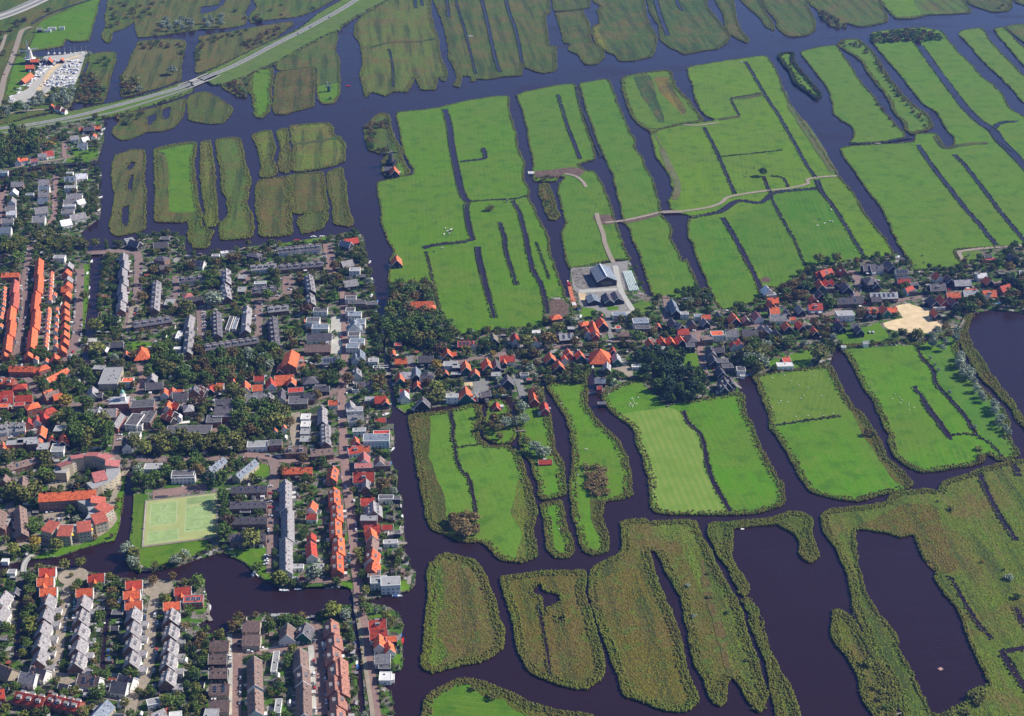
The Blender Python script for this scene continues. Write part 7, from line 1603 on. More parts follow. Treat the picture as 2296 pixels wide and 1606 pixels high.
for e in """G 340,537 5 w;G 380,530 10 w;G 1440,497 0 w;G 1545,520 -30 k;G 1560,525 -30 w;G 1706,648 80 w c;G 1730,653 120 w;G 1912,760 -5 w;G 2005,752 0 w;G 2210,742 0 w;G 2255,741 0 w;G 1375,775 100 w c;G 1375,805 70 w;G 1910,922 0 w;G 2020,930 -5 w;G 1395,925 100 k;G 1410,880 90 w;
H 433,565 85 r v;H 430,607 0 b;H 385,210 80 w;H 375,798 0 w v;H 400,1057 100 b v;H 412,1100 85 r;H 385,1180 90 w;H 105,1245 90 w;H 108,1275 90 b;H 88,1125 90 b v;H 80,1065 90 w;H 400,345 90 w;H 410,265 90 w;H 400,150 90 w;H 405,440 0 k;
E 190,160 70 w;E 205,275 90 w;E 203,390 80 w c;E 243,425 80 b v;E 262,690 90 w;E 262,765 90 w;E 290,915 10 w c;E 275,625 90 w;E 235,490 80 w;E 300,1190 40 w c;E 342,1420 60 w;E 330,1525 70 b v;E 745,1117 5 n;E 822,1110 0 w;E 1100,1060 25 w;E 895,1060 80 w c;E 1690,870 85 w c;E 1725,1045 0 n;E 1595,480 80 b;E 1610,530 80 w;E 1030,1065 0 b;
F 410,925 0 w;F 450,918 50 b v;F 465,912 50 w;F 1445,130 40 w c;F 290,490 0 w;F 12,410 20 w;F 1820,605 20 n;F 1600,230 20 w;
D 600,335 90 w;D 598,395 90 w;D 590,240 90 w;D 618,155 90 w;D 568,720 30 w;D 2000,12 0 r;D 1080,150 0 w;D 1270,125 0 w;
A 690,880 80 w c;A 685,910 85 w c;A 700,870 80 w;A 665,1190 40 w;A 675,1330 60 w;A 668,1420 80 w;A 665,1175 0 w;A 2110,1595 0 w c;A 2170,1592 0 w;A 45,1160 0 w;B 45,580 30 r;C 602,232 80 k;B 870,250 0 w;
G 740,1110 90 w;G 735,1060 80 r;G 730,1160 90 b v;G 720,1290 60 w;G 735,1210 85 k v;G 680,1255 60 w;G 705,985 90 w c;G 140,1140 60 w v;G 130,1190 70 r v""".replace('\n', '').split(';'):
    e = e.split(); x, y = map(float, e[1].split(',')); X, Y = at(e[0], x, y, .3); c, cn = BC[e[3]]
    onl = e[0]+e[1] in ('B870,250',)
    boat(X, Y, math.radians(float(e[2])), c, cn, random.uniform(.85, 1.25) if e[0] in 'GH' else 1.15, cab='c' in e[4:], cover='v' in e[4:], z=.9 if onl or (look(LAND, X, Y) and e[0] in 'ADEF') else .05)
# boats on the hard in the boatyard: rows
nb = 0
for r in range(9):
    y0 = 420+r*19 + (0 if r < 5 else 8)
    for k in range(15):
        px = 540-k*19-r*6+random.uniform(-6,6)
        if 400-(y0-420)*1.25 < px-0 < 470-(y0-420)*1.2 and r > 0: continue
        if px < 250-(y0-430)*.6: continue
        X, Y = at('A', px, y0+random.uniform(-6,6)); boat(X, Y, math.radians(100+random.uniform(-40,40)), *random.choice([((.72,.72,.75),'white')]*5+[((.2,.25,.4),'blue'),((.3,.3,.32),'grey')]), random.uniform(1.1,1.5), cab=random.random() < .7, cover=random.random() < .3, mast=False, z=1.2, where='boats on the hard in the boatyard'); nb += 1
for k in range(20):
    px, py = random.uniform(70, 260), 0; py = 690-(px-70)*.95+random.uniform(-30,15)
    X, Y = at('A', px, py); boat(X, Y, math.radians(random.uniform(0,180)), (.72,.72,.75), 'white', 1.2, cab=random.random() < .6, mast=False, z=1.2, where='boats on the hard in the boatyard')
for px in (320, 360, 395, 430, 470, 500, 545, 575): X, Y = at('A', px, 372, 0); boat(X, Y+6, math.radians(95), (.72,.72,.75), 'white', 1.3, cab=True, mast=True, z=.1, where='masted boats in the boatyard harbour')

# windmills
def windmill(t, x, y, H, cap, body, sail, lk, yaw, rot, base=None, stage=False):
    X, Y = at(t, x, y, 1.0); r = bpy.data.objects.new('windmill', None); COL.objects.link(r); r.location = (X, Y, .9); r.rotation_euler = (0,0,yaw)
    b = MB(); n = 8
    rings = [(H*.27, 0), (H*.23, H*.3), (H*.16, H*.75), (H*.13, H*.86)]
    for (r0, z0), (r1, z1) in zip(rings, rings[1:]): b.tube((0,0,z0),(0,0,z1),r0,r1,n)
    b.build('body', body, r)
    c = MB(); c.add([(-H*.17,-H*.13,H*.86),(H*.17,-H*.13,H*.86),(H*.17,H*.13,H*.86),(-H*.17,H*.13,H*.86),(-H*.14,0,H*1.03),(H*.19,0,H*.98)], [(0,1,5,4),(2,3,4,5),(1,2,5),(3,0,4),(3,2,1,0)])
    c.build('cap', cap, r)
    if base:
        bs = MB(); bs.box(-H*.33,-H*.3,0,H*.33,H*.3,H*.22); bs.build('base_house', base, r)
    if stage:
        st = MB(); st.tube((0,0,H*.3),(0,0,H*.315),H*.38,H*.38,16)
        for k in range(16):
            a = k*math.pi/8; st.bar((H*.37*math.cos(a),H*.37*math.sin(a),H*.315),(H*.37*math.cos(a),H*.37*math.sin(a),H*.36),.12,.12)
        st.build('stage', TRIM if sail is TRIM else WALLM['K'], r)
    hub = Vector((H*.22, 0, H*.93)); ax = MB(); ax.tube((0,0,H*.93), hub+Vector((.6,0,0)), .3, .3, 8); ax.build('windshaft', DARKM, r)
    for k in range(4):
        a = rot+k*math.pi/2; d = Vector((0, math.cos(a), math.sin(a))); p = Vector((0, -math.sin(a), math.cos(a))); L = H*.62
        s_ = MB(); h = hub+Vector((.3,0,0)); s_.bar(h, h+d*L, .28, .28)
        s_.bar(h+d*L*.15+p*1.6, h+d*L+p*1.6, .09, .09)
        for q in range(11):
            o = h+d*L*(.15+.085*q); s_.bar(o-p*.3, o+p*1.6, .08, .08)
        s_.build('sail', sail, r)
        cl_ = MB(); o0 = h+d*L*.16-Vector((.12,0,0)); o1 = h+d*L*.97-Vector((.12,0,0)); cl_.add([o0+p*.1,o1+p*.1,o1+p*1.5,o0+p*1.5,o0+p*.1-Vector((.05,0,0)),o1+p*.1-Vector((.05,0,0)),o1+p*1.5-Vector((.05,0,0)),o0+p*1.5-Vector((.05,0,0))], [(0,1,2,3),(7,6,5,4),(0,4,5,1),(1,5,6,2),(2,6,7,3),(3,7,4,0)]); cl_.build('sail_cloth', TRIM if sail is TRIM else mat('sail_lattice', (.12,.12,.12)), r)
    rast([(X-7,Y-7),(X+7,Y-7),(X+7,Y+7),(X-7,Y+7)], BUSY)
    reg(r, lk, 'windmill', 'windmills of the polder', project(X, Y, H/2))
THATCH = ROOFM['t']
windmill('A', 205, 425, 23, WALLM['W'], mat('pale_body', (.5,.5,.48)), TRIM, 'tall white windmill with an orange-roofed base beside the boatyard', math.radians(-75), .05, WALLM['B'], True)
for dx_, w_ in ((30, 10), (-22, 8)):
    pass
windmill('B', 335, 1110, 18, mat('dark_thatch', (.075,.07,.075)), mat('dark_thatch', (.075,.07,.075)), mat('grey_sail', (.22,.22,.24)), 'dark thatched windmill behind an orange-roofed mill house', math.radians(-110), .1, WALLM['K'], True)
windmill('A', 2212, 615, 10, WALLM['G'], WALLM['G'], WALLM['W'], 'small green windmill with white sails on a marsh lawn', math.radians(-100), .5, None)
windmill('E', 893, 1095, 9, WALLM['D'], WALLM['D'], TRIM, 'small red mill with white sails beside the gabled workshop', math.radians(-60), .7, None)
code("B 355,1135 15,11,68 OKg H9 E3;B 310,1125 9,7,10 dKg;B 1275,1165 7,7,0 wWf H.7 Njetty_platform;C 395,420 3,1,0 wWf H1 Ncattle_pen", group='waterside buildings')

# korfball pitch
pc = [('G',990,163),('G',1457,108),('G',1450,398),('G',968,462)]
pp = [at(*q, 1) for q in pc]
TURF = bpy.data.materials.new('artificial_turf'); TURF.use_nodes = True
N, L = TURF.node_tree.nodes, TURF.node_tree.links; b_ = N['Principled BSDF']; b_.inputs['Roughness'].default_value = 1; b_.inputs['Specular IOR Level'].default_value = .05
g_ = N.new('ShaderNodeNewGeometry'); c_ = mix(N, L, mrange(N, L, noise(N, L, g_.outputs['Position'], .06, 3, .6), .35, .65, 0, 1), (.29,.35,.14), (.37,.385,.16)); c_ = mix(N, L, 1.0, c_, ramp_gray(N, L, noise(N, L, g_.outputs['Position'], .9, 2), .93, 1.07), 'MULTIPLY'); L.new(c_, b_.inputs['Base Color'])
kerb = [Vector(p) for p in pp]; cen = sum(kerb, Vector((0,0)))/4
o = sheet('pitch_border', [[tuple(cen+(p-cen)*1.06) for p in kerb]], ZR[0]+.03, PATHM); structure(o, 'paved border round the korfball pitch', cat='paving')
o = sheet('korfball_pitch', [[tuple(p) for p in kerb]], ZR[0]+.034, TURF); structure(o, 'yellow-green artificial turf korfball pitch', cat='sports pitch'); rast([tuple(cen+(p-cen)*1.1) for p in kerb], BUSY)
def pit(u, v): return kerb[3]+(kerb[2]-kerb[3])*u+(kerb[0]-kerb[3])*v*(1)+((kerb[1]-kerb[2])-(kerb[0]-kerb[3]))*u*v
DT = mat('darker_turf', (.25,.34,.14), rough=1, spec=.05, nscale=.2, namt=.12)
zz = ZR[0]+.04
for i, (u0, v0, u1, v1, sq) in enumerate([(.06,.42,.43,.93,1), (.56,.18,.94,.76,1), (.56,.80,.97,.97,0), (.05,.04,.47,.28,0)]):
    q = [pit(u0,v0), pit(u1,v0), pit(u1,v1), pit(u0,v1)]; o = sheet('pitch_area', [[tuple(p) for p in q]], zz+.004, DT); structure(o, ['left korfball court','right korfball court','upper right strip court','lower left strip court'][i]+' in darker turf', cat='court')
    mb = MB()
    def line(a, b, w=.1):
        a, b = Vector(a), Vector(b); d = (b-a).normalized(); n_ = Vector((-d.y, d.x))*w/2
        mb.add([(*(a-n_), zz+.009), (*(b-n_), zz+.009), (*(b+n_), zz+.009), (*(a+n_), zz+.009)], [(0,1,2,3)])
    for a, b in zip(q, q[1:]+q[:1]): line(a, b)
    if sq:
        line(pit(u0,(v0+v1)/2), pit(u1,(v0+v1)/2))
        for fv in (.25, .78):
            c0 = pit((u0+u1)/2, v0+(v1-v0)*fv); cs = [(c0.x+2.8*math.cos(t*math.pi/10), c0.y+5.0*math.sin(t*math.pi/10)) for t in range(20)]
            for a, b in zip(cs, cs[1:]+cs[:1]): line(a, b)
    o = mb.build('court_lines', WHITEP); structure(o, 'white lines of the '+['left korfball court','right korfball court','upper right strip court','lower left strip court'][i], cat='court markings')
fmb = []
for nme, (a, b) in {'western': (3,0), 'northern': (0,1), 'eastern': (1,2), 'southern': (2,3)}.items():
    A, B = cen+(kerb[a]-cen)*1.03, cen+(kerb[b]-cen)*1.03; r = bpy.data.objects.new('pitch_fence', None); COL.objects.link(r)
    n_ = int((B-A).length/3); m_ = MB(); m_.bar((*A, zz+1), (*B, zz+1), .08, .08); m_.bar((*A, zz+.1), (*B, zz+.1), .06, .2); m_.build('rail', TRIM if nme == 'western' else mat('fence_grey', (.35,.36,.37)), r)
    for k in range(n_+1):
        p = A+(B-A)*k/n_; q_ = MB(); q_.bar((*p, zz-.2), (*p, zz+1.05), .09, .09); q_.build('post', mat('fence_grey', (.35,.36,.37)), r)
    reg(r, nme+' fence of the korfball pitch', 'fence', 'pitch fences'); REG[-1].append(True)
for i, (x0, y0, x1, y1, w) in enumerate([(1003,157,985,60,'upper left'), (970,455,952,352,'lower left'), (1450,60,1440,0,'upper right'), (1432,330,1430,270,'middle right')]):
    X, Y = at('G', x0, y0, 1); r = MB(); r.tube((0,0,0),(0,0,15),.16,.09,8); o = r.build('light_pole', mat('galvanised', (.6,.62,.64), rough=.4)); o.location = (X, Y, 1)
    h = MB(); h.box(-1,-.25,14.6,1,.25,15.3); hh = h.build('floodlight', DARKM, o); reg(o, w+' floodlight mast of the korfball pitch', 'floodlight', 'floodlight masts'); REG[-1].append(True)

# bridges
X, Y = at('A', 1325, 560, 1)
A1, A2 = Vector(at('A', 1230, 588, 1.3)), Vector(at('A', 1430, 503, 1.3))
br = bpy.data.objects.new('road_bridge', None); COL.objects.link(br)
d = (A2-A1).normalized(); n_ = Vector((-d.y, d.x))
m_ = MB(); m_.bar((*(A1+n_*-1.5), 1.0), (*(A2+n_*-1.5), 1.0), 21, .5); m_.build('deck', mat('concrete', (.42,.41,.38)), br)
for s in (-12.3, 9.3):
    m_ = MB(); m_.bar((*(A1+n_*s), 1.75), (*(A2+n_*s), 1.75), .35, .8); m_.build('parapet', mat('concrete', (.42,.41,.38)), br)
for t in (.3, .7):
    m_ = MB(); c0 = A1+(A2-A1)*t; m_.bar((*(c0-n_*10), .35), (*(c0+n_*8), .35), 1.2, 1.1); m_.build('pier', mat('concrete', (.42,.41,.38)), br)
reg(br, 'concrete highway bridge over the channel', 'bridge'); REG[-1].append(True)
def plank_bridge(s, w, lk, m, rail=True, z=1.3, name='footbridge'):
    pts = smooth_open(P(s, z), 3); r = bpy.data.objects.new(name, None); COL.objects.link(r); n = len(pts)
    pl = offset_line(pts, w); Rt, Lf = pl[:n], pl[n:][::-1]; b = MB()
    for i in range(n-1):
        h = z+.5*math.sin(math.pi*i/(n-1)); h2 = z+.5*math.sin(math.pi*(i+1)/(n-1))
        b.add([(*Rt[i],h-.2),(*Rt[i+1],h2-.2),(*Lf[i+1],h2-.2),(*Lf[i],h-.2),(*Rt[i],h),(*Rt[i+1],h2),(*Lf[i+1],h2),(*Lf[i],h)], [(3,2,1,0),(4,5,6,7),(0,1,5,4),(1,2,6,5),(2,3,7,6),(3,0,4,7)])
    b.build('deck', m, r)
    if rail:
        for S in (Rt, Lf):
            q = MB()
            for i in range(n-1):
                h = z+.5*math.sin(math.pi*i/(n-1)); h2 = z+.5*math.sin(math.pi*(i+1)/(n-1)); q.bar((*S[i],h+1), (*S[i+1],h2+1), .1, .1); q.bar((*S[i],h), (*S[i],h+1), .08, .08)
            q.build('railing', mat('rail_wood', (.3,.28,.26)), r)
    reg(r, lk, 'bridge'); REG[-1].append(True)
PLANK = mat('planks', (.27,.24,.21), nscale=1.0, namt=.15)
plank_bridge("G 220,518 195,540 175,565 162,600 158,632", 4, 'curved pale footbridge over the canal', mat('concrete', (.42,.41,.38)))
plank_bridge("H 118,775 122,880", 8, 'small brick-paved river bridge with dark railings', BRICKRD, name='road_bridge')
plank_bridge("E 1655,1040 1755,1032", 2.5, 'wooden footbridge to the sheep field', PLANK)
plank_bridge("E 1170,1298 1240,1292", 1.6, 'thin footbridge to the wooded islet', PLANK)
plank_bridge("F 1865,600 1895,545", 2.2, 'wooden walkway at the lake inlet', PLANK)
plank_bridge("C 1290,965 1330,968", 3, 'little field bridge on the far polder', PLANK, rail=False)
plank_bridge("I 1437,1590 1478,1580", 1.2, 'plank across the marsh channel', PLANK, rail=False)
plank_bridge("D 600,100 715,95", 9, 'brick road bridge at the head of the canal', BRICKRD, name='road_bridge')
plank_bridge("D 555,690 650,685", 7, 'pale road crossing at the foot of the canal', LIGHTRD, name='road_bridge')
plank_bridge("B 2160,1432 2290,1428", 5, 'gravel-topped track bridge over the channel', PATHM, name='road_bridge')
# drawbridge
X, Y = at('E', 290, 915, 1); db = bpy.data.objects.new('drawbridge', None); COL.objects.link(db); db.location = (X, Y, 1); db.rotation_euler = (0,0,.15)
m_ = MB(); m_.box(-8,-2.6,0,6,2.6,.3); m_.build('deck', PLANK, db)
m_ = MB()
for s in (-2.4, 2.4): m_.bar((-4,s,0), (-4,s,8), .4, .4)
m_.bar((-4,-2.6,8), (-4,2.6,8), .5, .5); m_.build('portal', TRIM, db)
m_ = MB()
for s in (-2.2, 2.2): m_.bar((-10,s,8.6), (4,s,8.2), .4, .4)
m_.bar((-10,-2.4,8.6), (-10,2.4,8.6), .6, .6); m_.bar((-6.5,-2.2,8.5), (-6.5,2.2,8.5), .3, .3); m_.build('balance_beam', TRIM, db)
for s in (-2.2, 2.2): m_ = MB(); m_.bar((4,s,8.2), (4.5,s,.3), .1, .1); m_.build('chain', DARKM, db)
reg(db, 'white wooden drawbridge between town and village', 'drawbridge'); REG[-1].append(True)

# farm barge, bales, silo dome, pool, pontoon
A1, A2 = Vector(at('E', 1530, 310, .8)), Vector(at('E', 1568, 462, .8)); d = A2-A1; Lb = d.length; rz = math.atan2(d.y, d.x)
bg_ = bpy.data.objects.new('barge', None); COL.objects.link(bg_); c0 = (A1+A2)/2; bg_.location = (c0.x, c0.y, .05); bg_.rotation_euler = (0,0,rz)
m_ = MB(); m_.prism([(-Lb/2,-2.2),(Lb/2-2,-2.5),(Lb/2,-1.2),(Lb/2,1.2),(Lb/2-2,2.5),(-Lb/2,2.2)], -.2, 1.0); m_.build('hull', mat('barge_rust', (.32,.12,.07), nscale=.4, namt=.2), bg_)
m_ = MB(); m_.box(-Lb*.40,-1.9,1.0,Lb*.26,1.9,1.25); m_.build('cargo', mat('orange_cargo', (.50,.16,.08), nscale=.6, namt=.3), bg_)
m_ = MB(); m_.box(Lb*.32,-2,1.0,Lb*.46,2,1.8); m_.build('foredeck', mat('grey_deck', (.5,.5,.48)), bg_)
m_ = MB(); m_.box(-Lb*.48,-1.6,1.0,-Lb*.42,1.6,3.2); m_.build('wheelhouse', mat('dark_red_paint', (.35,.03,.04)), bg_)
reg(bg_, 'long flat barge loaded with orange cargo', 'barge'); REG[-1].append(True)
X, Y = at('E', 1522, 292, .5); boat(X, Y, 1.6, (.4,.02,.04), 'dark red', 1.2, cab=True)
bl = MB(); n=10; bl.tube((0,0,0),(0,0,1.35),.68,.68,10); bl.tube((0,0,1.35),(0,0,1.42),.68,.5,10); BALE = bl.mesh('wrapped_bale', [mat('bale_wrap', (.74,.85,.80), rough=.35, spec=.5, vary=.08)])
o0 = Vector(at('E', 1895, 228, 1.5)); u_ = Vector(at('E', 1945, 222, 1.5))-o0; v_ = Vector(at('E', 1938, 352, 1.5))-o0
nu, nv = 6, 22
for i in range(nu):
    for j in range(nv):
        p = o0+u_*(i/(nu-1))*(1+.12*j/nv)+v_*(j/(nv-1)); o = newobj('wrapped_bale', BALE); o.location = (p.x, p.y, 1.15)
        o['label'] = 'pale green plastic-wrapped bale in the tightly packed stack beside the farm road'; o['category'] = 'bale'; o['group'] = 'bales wrapped in pale plastic'
rast([tuple(o0-u_*.2), tuple(o0+u_*1.3), tuple(o0+u_*1.4+v_*1.05), tuple(o0-u_*.2+v_*1.05)], BUSY)
X, Y = at('E', 1828, 965, 2); dmm = MB()
pr = [(4,0),(3.9,1.5),(3.3,2.8),(2.2,3.7),(.9,4.15),(.01,4.2)]
for (r0, z0), (r1, z1) in zip(pr, pr[1:]): dmm.tube((0,0,z0),(0,0,z1),r0,r1,20)
o = dmm.build('silo_dome', mat('pale_green_plastic', (.50,.66,.36), rough=.4)); o.location = (X, Y, 1); reg(o, 'round pale green dome beside the boat shed', 'dome'); REG[-1].append(True)
def slab(nm, t, x, y, L, W, a, h, m, lk, cat, z=1.15):
    X, Y = at(t, x, y, z); b = MB(); b.box(-L/2,-W/2,0,L/2,W/2,h); o = b.build(nm, m); o.location = (X, Y, z); o.rotation_euler = (0,0,math.radians(a))
    c, s = math.cos(math.radians(a)), math.sin(math.radians(a)); rast([(X+u*c-v*s, Y+u*s+v*c) for u, v in ((-L/2,-W/2),(L/2,-W/2),(L/2,W/2),(-L/2,W/2))], BUSY)
    reg(o, lk, cat); REG[-1].append(True); return o
POOL = mat('pool_water', (.12,.45,.55), rough=.08, spec=.5)
p_ = slab('swimming_pool', 'F', 2098, 432, 11, 6, 5, .15, TRIM, 'small turquoise swimming pool by the lake shore', 'swimming pool', 1.2)
pw = MB(); pw.box(-5,-2.5,.15,5,2.5,.2); pw.build('pool_water', POOL, p_)
slab('moss_platform', 'E', 265, 1275, 22, 9, 2, 1.6, ROOFM['m'], 'mossy green-roofed boat shelter by the villa', 'boat shelter', .3)
slab('swan_pond', 'D', 1240, 1235, 9, 4, 12, .1, mat('pale_deck', (.75,.74,.68)), 'small pale garden pond deck near the long dark hall', 'pond deck', 1.1)
slab('playground_mat', 'G', 1085, 128, 10, 3, 5, .1, DARKM, 'dark playground mat above the pitch', 'playground mat', 1.25)
slab('duck_raft', 'I', 400, 346, 2.6, 2.4, 0, .4, TRIM, 'small white raft on the long dark lake', 'raft', .05)
slab('nest_raft', 'I', 1732, 1288, 3, 2.6, 30, .3, mat('pinkish_raft', (.35,.22,.2)), 'pinkish raft floating on the marsh lake', 'raft', .03)
for i, (x, y) in enumerate([(225,1490),(475,1490)]):
    pass
# jetties
for i, (t, x, y, L, W, a) in enumerate([('E',345,1340,8,3,90),('E',180,1215,3,14,0),('H',405,350,3,12,0),('H',415,440,6,3,0),('H',455,690,3,9,0),('G',1400,880,14,2,100),('G',1405,940,9,3,120),('E',800,1095,20,3,2),('F',365,985,3,14,20),('F',300,1005,12,8,10),('E',205,380,5,2,20),('F',1440,150,9,3,60),('E',1480,1110,3,3,0),('A',675,880,3,14,0)]):
    X, Y = at(t, x, y, 1); r = bpy.data.objects.new('jetty', None); COL.objects.link(r); r.location = (X, Y, .0); r.rotation_euler = (0,0,math.radians(a)); b = MB(); b.box(-L/2,-W/2,.75,L/2,W/2,.95); b.build('deck', PLANK, r)
    for sx in (-1, 1):
        for sy in (-1, 1): b = MB(); b.tube((sx*L*.45,sy*W*.45,-.2),(sx*L*.45,sy*W*.45,1.2),.12,.12,6); b.build('pile', BARK, r)
    reg(r, 'wooden jetty of grey planks', 'jetty', 'jetties on the water', project(X, Y))

# sheep and cows: one smooth body each
def animal(L, H, W, name, m):
    me = bpy.data.meshes.new(name); b = MB()
    secs = [(-L*.5,.12,.62),(-L*.42,.36,.60),(-L*.15,.46,.58),(L*.15,.44,.58),(L*.34,.34,.62),(L*.45,.20,.74),(L*.56,.15,.80),(L*.70,.10,.72)]
    n = 8; vs = []
    for x, r, z in secs:
        for k in range(n): a = k*2*math.pi/n; vs.append((x, math.cos(a)*r*W, H*z+math.sin(a)*r*H*.62))
    fs = [(i*n+k, i*n+(k+1)%n, (i+1)*n+(k+1)%n, (i+1)*n+k) for i in range(len(secs)-1) for k in range(n)]+[tuple(range(n-1,-1,-1)), tuple(range((len(secs)-1)*n, len(secs)*n))]
    b.add(vs, fs)
    for x in (-L*.36, L*.28):
        for s in (-1, 1): b.tube((x, s*W*.25, H*.42), (x-L*.02, s*W*.25, 0), H*.09, H*.045, 6)
    for s in (-1, 1): b.tube((L*.5, s*W*.12, H*.9), (L*.47, s*W*.3, H*.93), .04, .02, 5)
    b.tube((-L*.5,0,H*.7), (-L*.56,0,H*.35), .03, .02, 5)
    return b.mesh('body', [m])
SHEEP = animal(1.3, 1.0, .85, 'sheep', mat('fleece', (.72,.68,.60), rough=1, vary=.1)); COW = animal(2.4, 1.5, 1.2, 'cow', mat('hide', (.3,.3,.3), rough=.8, objcol=True))
def flock(s, kind='sheep', c=(.8,.8,.8), cn='white', where='field'):
    for e in s.split(';'):
        t, p = e.split(); x, y = map(float, p.split(',')); X, Y = at(t, x, y, .8); o = newobj(kind, SHEEP if kind == 'sheep' else COW, color=c)
        o.location = (X, Y, LANDZ[0]-.2 if False else .78); o.rotation_euler = (0,0,random.uniform(0,6.28)); o.scale = (1.0,)*3 if kind == 'sheep' else (1.1,)*3
        reg(o, 'grazing %s %s' % (cn, kind), kind, '%s grazing in the fields' % kind, project(X, Y))
flock("F 603,940;F 683,922;F 780,990;F 878,930;F 840,1010;F 812,1060;F 795,1078;F 706,1105;F 658,1095;F 642,1110;F 600,1140;F 760,1200;F 775,1225;F 842,1195;F 945,1195;F 1010,1180;F 720,960;F 930,1060")
flock("F 1425,1050;F 1408,1082;F 1473,1090;F 1465,1110;F 1520,1112;F 1518,1125;F 1555,1140;F 1520,1155;F 1456,1070;F 1110,8;F 1160,80;F 1696,75")
flock("E 1795,1048;E 1950,1080;E 1958,1078;E 1962,1092;E 1940,1110;E 1948,1118;E 1960,1125;E 1970,1110;E 1985,1115;E 1935,1125;E 1640,1420;E 1650,1418;E 1590,1590;E 1995,1072;E 1955,1135;H 1580,40;H 1465,350")
flock("C 997,1415;C 905,1522;C 952,1507;C 985,1492;C 1005,1495;B 700,1540;B 712,1560;B 735,1550;B 742,1545;B 725,1575;B 690,1580;E 678,68", 'cow', (.75,.73,.70), 'white')
flock("C 920,1480;F 1610,118;F 1620,165;E 625,90;B 745,1555;B 730,1560;F 1650,200;F 1690,198;F 1568,180;C 430,1165;C 420,1195;C 480,1135", 'cow', (.10,.08,.07), 'dark')

# garden sheds, fences and hedges that fill the back gardens
SHM = [(ROOFM['g'],WALLM['K']), (ROOFM['d'],WALLM['B']), (FLATR['k'],WALLM['B']), (ROOFM['b'],WALLM['B']), (FLATR['w'],WALLM['W']), (FLATR['l'],WALLM['K']), (ROOFM['v'],WALLM['K'])]
def shed_mesh(kind, rm, wm, L, W):
    b = MB()
    if kind:
        b.add([(-L/2,-W/2,-.3),(L/2,-W/2,-.3),(L/2,W/2,-.3),(-L/2,W/2,-.3),(-L/2,-W/2,2),(L/2,-W/2,2),(L/2,W/2,2),(-L/2,W/2,2),(-L/2,0,3),(L/2,0,3)], [(0,1,5,4),(2,3,7,6),(1,2,6,9,5),(3,0,4,8,7)]); rb = gable_roof_mb(L, W, 2, 3, .2, .1)
    else:
        b.box(-L/2,-W/2,-.3,L/2,W/2,2.2); rb = MB(); rb.box(-L/2-.15,-W/2-.15,2.2,L/2+.15,W/2+.15,2.35)
    return b.mesh('wall', [wm]), rb.mesh('roof', [rm])
SHEDS = []
for i, (rm, wm) in enumerate(SHM): SHEDS.append((shed_mesh(i % 2 == 0, rm, wm, 3.6, 2.6), ['grey','dark','black-topped','brown-roofed','white','light grey','red-roofed'][i]))
HEDGE = []
def hedge_mesh(seed):
    rs = np.random.default_rng(seed); n = 260
    p = np.stack([rs.uniform(-3, 3, n), rs.uniform(-.45, .45, n), rs.uniform(.1, 1.7, n)], 1); d = np.stack([rs.normal(0,.3,n), np.sign(p[:,1])+rs.normal(0,.4,n), rs.uniform(-.1,1.2,n)], 1); d /= np.linalg.norm(d, axis=1)[:, None]
    t = np.cross(d, rs.normal(0, 1, d.shape)); t /= np.linalg.norm(t, axis=1)[:, None]; b = np.cross(d, t)
    return quads_mesh('hedge', np.stack([p-t*.42, p-b*.32, p+t*.42, p+b*.32], 1).astype(np.float32), leaf_mat('d'))
HEDGE = [hedge_mesh(i) for i in range(3)]
fb = MB(); fb.box(-3,-.04,-.2,3,.04,1.8)
for k in range(4): fb.box(-3+k*2-.06,-.08,-.2,-3+k*2+.06,.08,1.95)
FENCE = [newm for newm in (fb.mesh('garden_fence', [mat('dark_fence', (.07,.055,.045))]), fb.mesh('garden_fence', [mat('weathered_fence', (.22,.18,.15))]), fb.mesh('garden_fence', [TRIM]))]
cands = []
for s, dn in zip(TOWNS, [.009,.014,.012,.007,.006,.008]):
    for x, y in visible(scatter_in(P(s), dn)): 
        if look(LAND, x, y) and not near(BUSY, x, y, 2.6): cands.append((x, y))
random.shuffle(cands); cands.sort(key=lambda p: p[1]+random.uniform(0, 700))
ns = nh = nf = 0
for i, (x, y) in enumerate(cands):
    if near(BUSY, x, y, 2.0): continue
    r = i % 10; a = random.choice((0, math.pi/2))+random.uniform(-.08,.12)
    if r < 4 and ns < 285:
        (w_m, r_m), cn = random.choices(SHEDS, (4,3,3,2,3,4,1))[0]; ro_ = bpy.data.objects.new('garden_shed', None); COL.objects.link(ro_); ro_.location = (x, y, .9); ro_.rotation_euler = (0,0,a); ro_.scale = (random.uniform(.8,1.4), random.uniform(.8,1.2), 1)
        newobj('wall', w_m, ro_); newobj('roof', r_m, ro_); ns += 1; reg(ro_, cn+' garden shed', 'shed', 'garden sheds', project(x, y)); rast([(x-2,y-2),(x+2,y-2),(x+2,y+2),(x-2,y+2)], BUSY)
    elif r < 7 and nh < 290:
        o = newobj('hedge', random.choice(HEDGE)); o.location = (x, y, .85); o.rotation_euler = (0,0,a); o.scale = (random.uniform(.8,1.8),1,1); nh += 1; reg(o, 'dark green clipped hedge', 'hedge', 'garden hedges', project(x, y))
    elif nf < 290:
        k = random.randrange(3); o = newobj('garden_fence', FENCE[k]); o.location = (x, y, .85); o.rotation_euler = (0,0,a); o.scale = (random.uniform(.7,1.6),1,1); nf += 1; reg(o, ['dark brown','weathered brown','white'][k]+' garden fence', 'fence', 'garden fences', project(x, y))
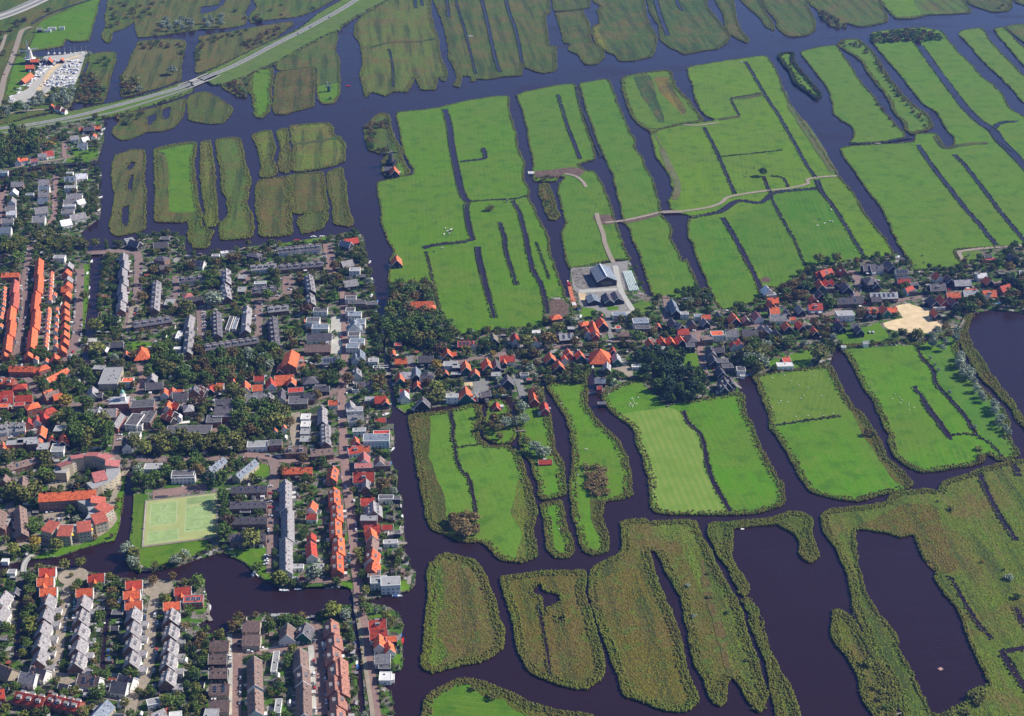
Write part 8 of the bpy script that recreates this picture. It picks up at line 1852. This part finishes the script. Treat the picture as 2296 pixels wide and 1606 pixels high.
# street lamps
lm = MB(); lm.tube((0,0,0),(0,0,6),.07,.05,6); lm.bar((0,0,6),(1.1,0,6.2),.07,.07); LAMP = lm.mesh('street_lamp', [mat('galvanised', (.6,.62,.64), rough=.4)]); lh = MB(); lh.box(.7,-.12,6.12,1.5,.12,6.24); LHEAD = lh.mesh('lamp_head', [TRIM])
for s in ("G 470,760 440,900 420,1050 395,1200 370,1320", "G 1050,850 1035,950 1025,1100 1015,1280", "G 1600,1100 1605,1400 1600,1590", "G 2120,1000 2125,1300 2140,1590", "G 1820,60 1815,300 1805,500", "E 400,872 700,845 1000,795 1300,750", "F 200,590 600,560 1000,500 1400,410 1800,335"):
    pt = P(s)
    for a, b in zip(pt, pt[1:]):
        X, Y = (a[0]+b[0])/2, (a[1]+b[1])/2; o = newobj('street_lamp', LAMP); o.location = (X, Y, 1.1); newobj('lamp_head', LHEAD, o); reg(o, 'slim grey street lamp', 'street lamp', 'street lamps', project(X, Y, 3))

# ------------------------------------------------ haze
hz = MB(); hz.box(-2600,-1560,-1.0,2600,3600,760); ho = hz.build('haze', None) if False else None
me = hz.mesh('haze', []); hm = bpy.data.materials.new('haze'); hm.use_nodes = True; N = hm.node_tree.nodes
for n in list(N):
    if n.type == 'BSDF_PRINCIPLED': N.remove(n)
pv = N.new('ShaderNodeVolumePrincipled'); pv.inputs['Color'].default_value = (.16,.33,1,1); pv.inputs['Density'].default_value = 0.00005; pv.inputs['Anisotropy'].default_value = .2
out = [n for n in N if n.type == 'OUTPUT_MATERIAL'][0]; hm.node_tree.links.new(pv.outputs[0], out.inputs['Volume']); me.materials.append(hm)
ho = newobj('haze', me); ho['kind'] = 'stuff'; ho['label'] = 'thin blue haze lying over the whole polder'; ho['category'] = 'haze'

# ------------------------------------------------ labels: what it looks like, which landmark it stands by, and its place among its likes
def nearest(p):
    best = min(MARKS, key=lambda m: (m[1][0]-p[0])**2+((m[1][1]-p[1])*1.5)**2)
    return best
groups = {}
for it in REG:
    o, lk, pos = it[:3]
    if len(it) > 3 or pos is None or pos == (0, 0): o['label'] = lk; continue
    nm, mp = nearest(pos); dx, dy = pos[0]-mp[0], pos[1]-mp[1]
    if abs(dx)+abs(dy) < 14: rel = 'at'
    elif abs(dx) > abs(dy)*1.3: rel = 'right of' if dx > 0 else 'left of'
    else: rel = 'below' if dy > 0 else 'above'
    if len(lk.split())+len(rel.split())+len(nm.split())+3 > 16: lk = lk.split(' with ')[0].replace(' rooftop', '')
    while len(lk.split())+len(rel.split())+len(nm.split())+3 > 16: lk = ' '.join(lk.split()[1:])
    groups.setdefault((lk, rel, nm), []).append((pos, o))
O1 = 'first second third fourth fifth sixth seventh eighth ninth tenth eleventh twelfth thirteenth fourteenth fifteenth sixteenth seventeenth eighteenth nineteenth'.split()
ORD = O1+[w for t, T in (('twentieth','twenty'),('thirtieth','thirty'),('fortieth','forty'),('fiftieth','fifty'),('sixtieth','sixty'),('seventieth','seventy')) for w in [t]+[T+'-'+x for x in O1[:9]]]
seen_l = {}
for (lk, rel, nm), L_ in groups.items():
    L_.sort(key=lambda a: a[0][0]); n = len(L_)
    for i, (p, o) in enumerate(L_):
        base = '%s %s %s' % (lk, rel, nm)
        if n == 1: s = base
        elif n == 2: s = base+(', the left one' if i == 0 else ', the right one')
        else: s = base+(', leftmost' if i == 0 else ', rightmost' if i == n-1 else ', %s from left' % ORD[i])
        w = s.split()
        if len(w) > 16: s = ' '.join(s.replace(' with ', ', ').replace(' and ', ', ').split()[:16])
        k = seen_l.get(s, 0); seen_l[s] = k+1
        o['label'] = s
print('objects', len(SC.objects), 'registered', len(REG), 'dup labels', sum(v-1 for v in seen_l.values()), 'sheds', ns, nh, nf, 'boatyard', nb)
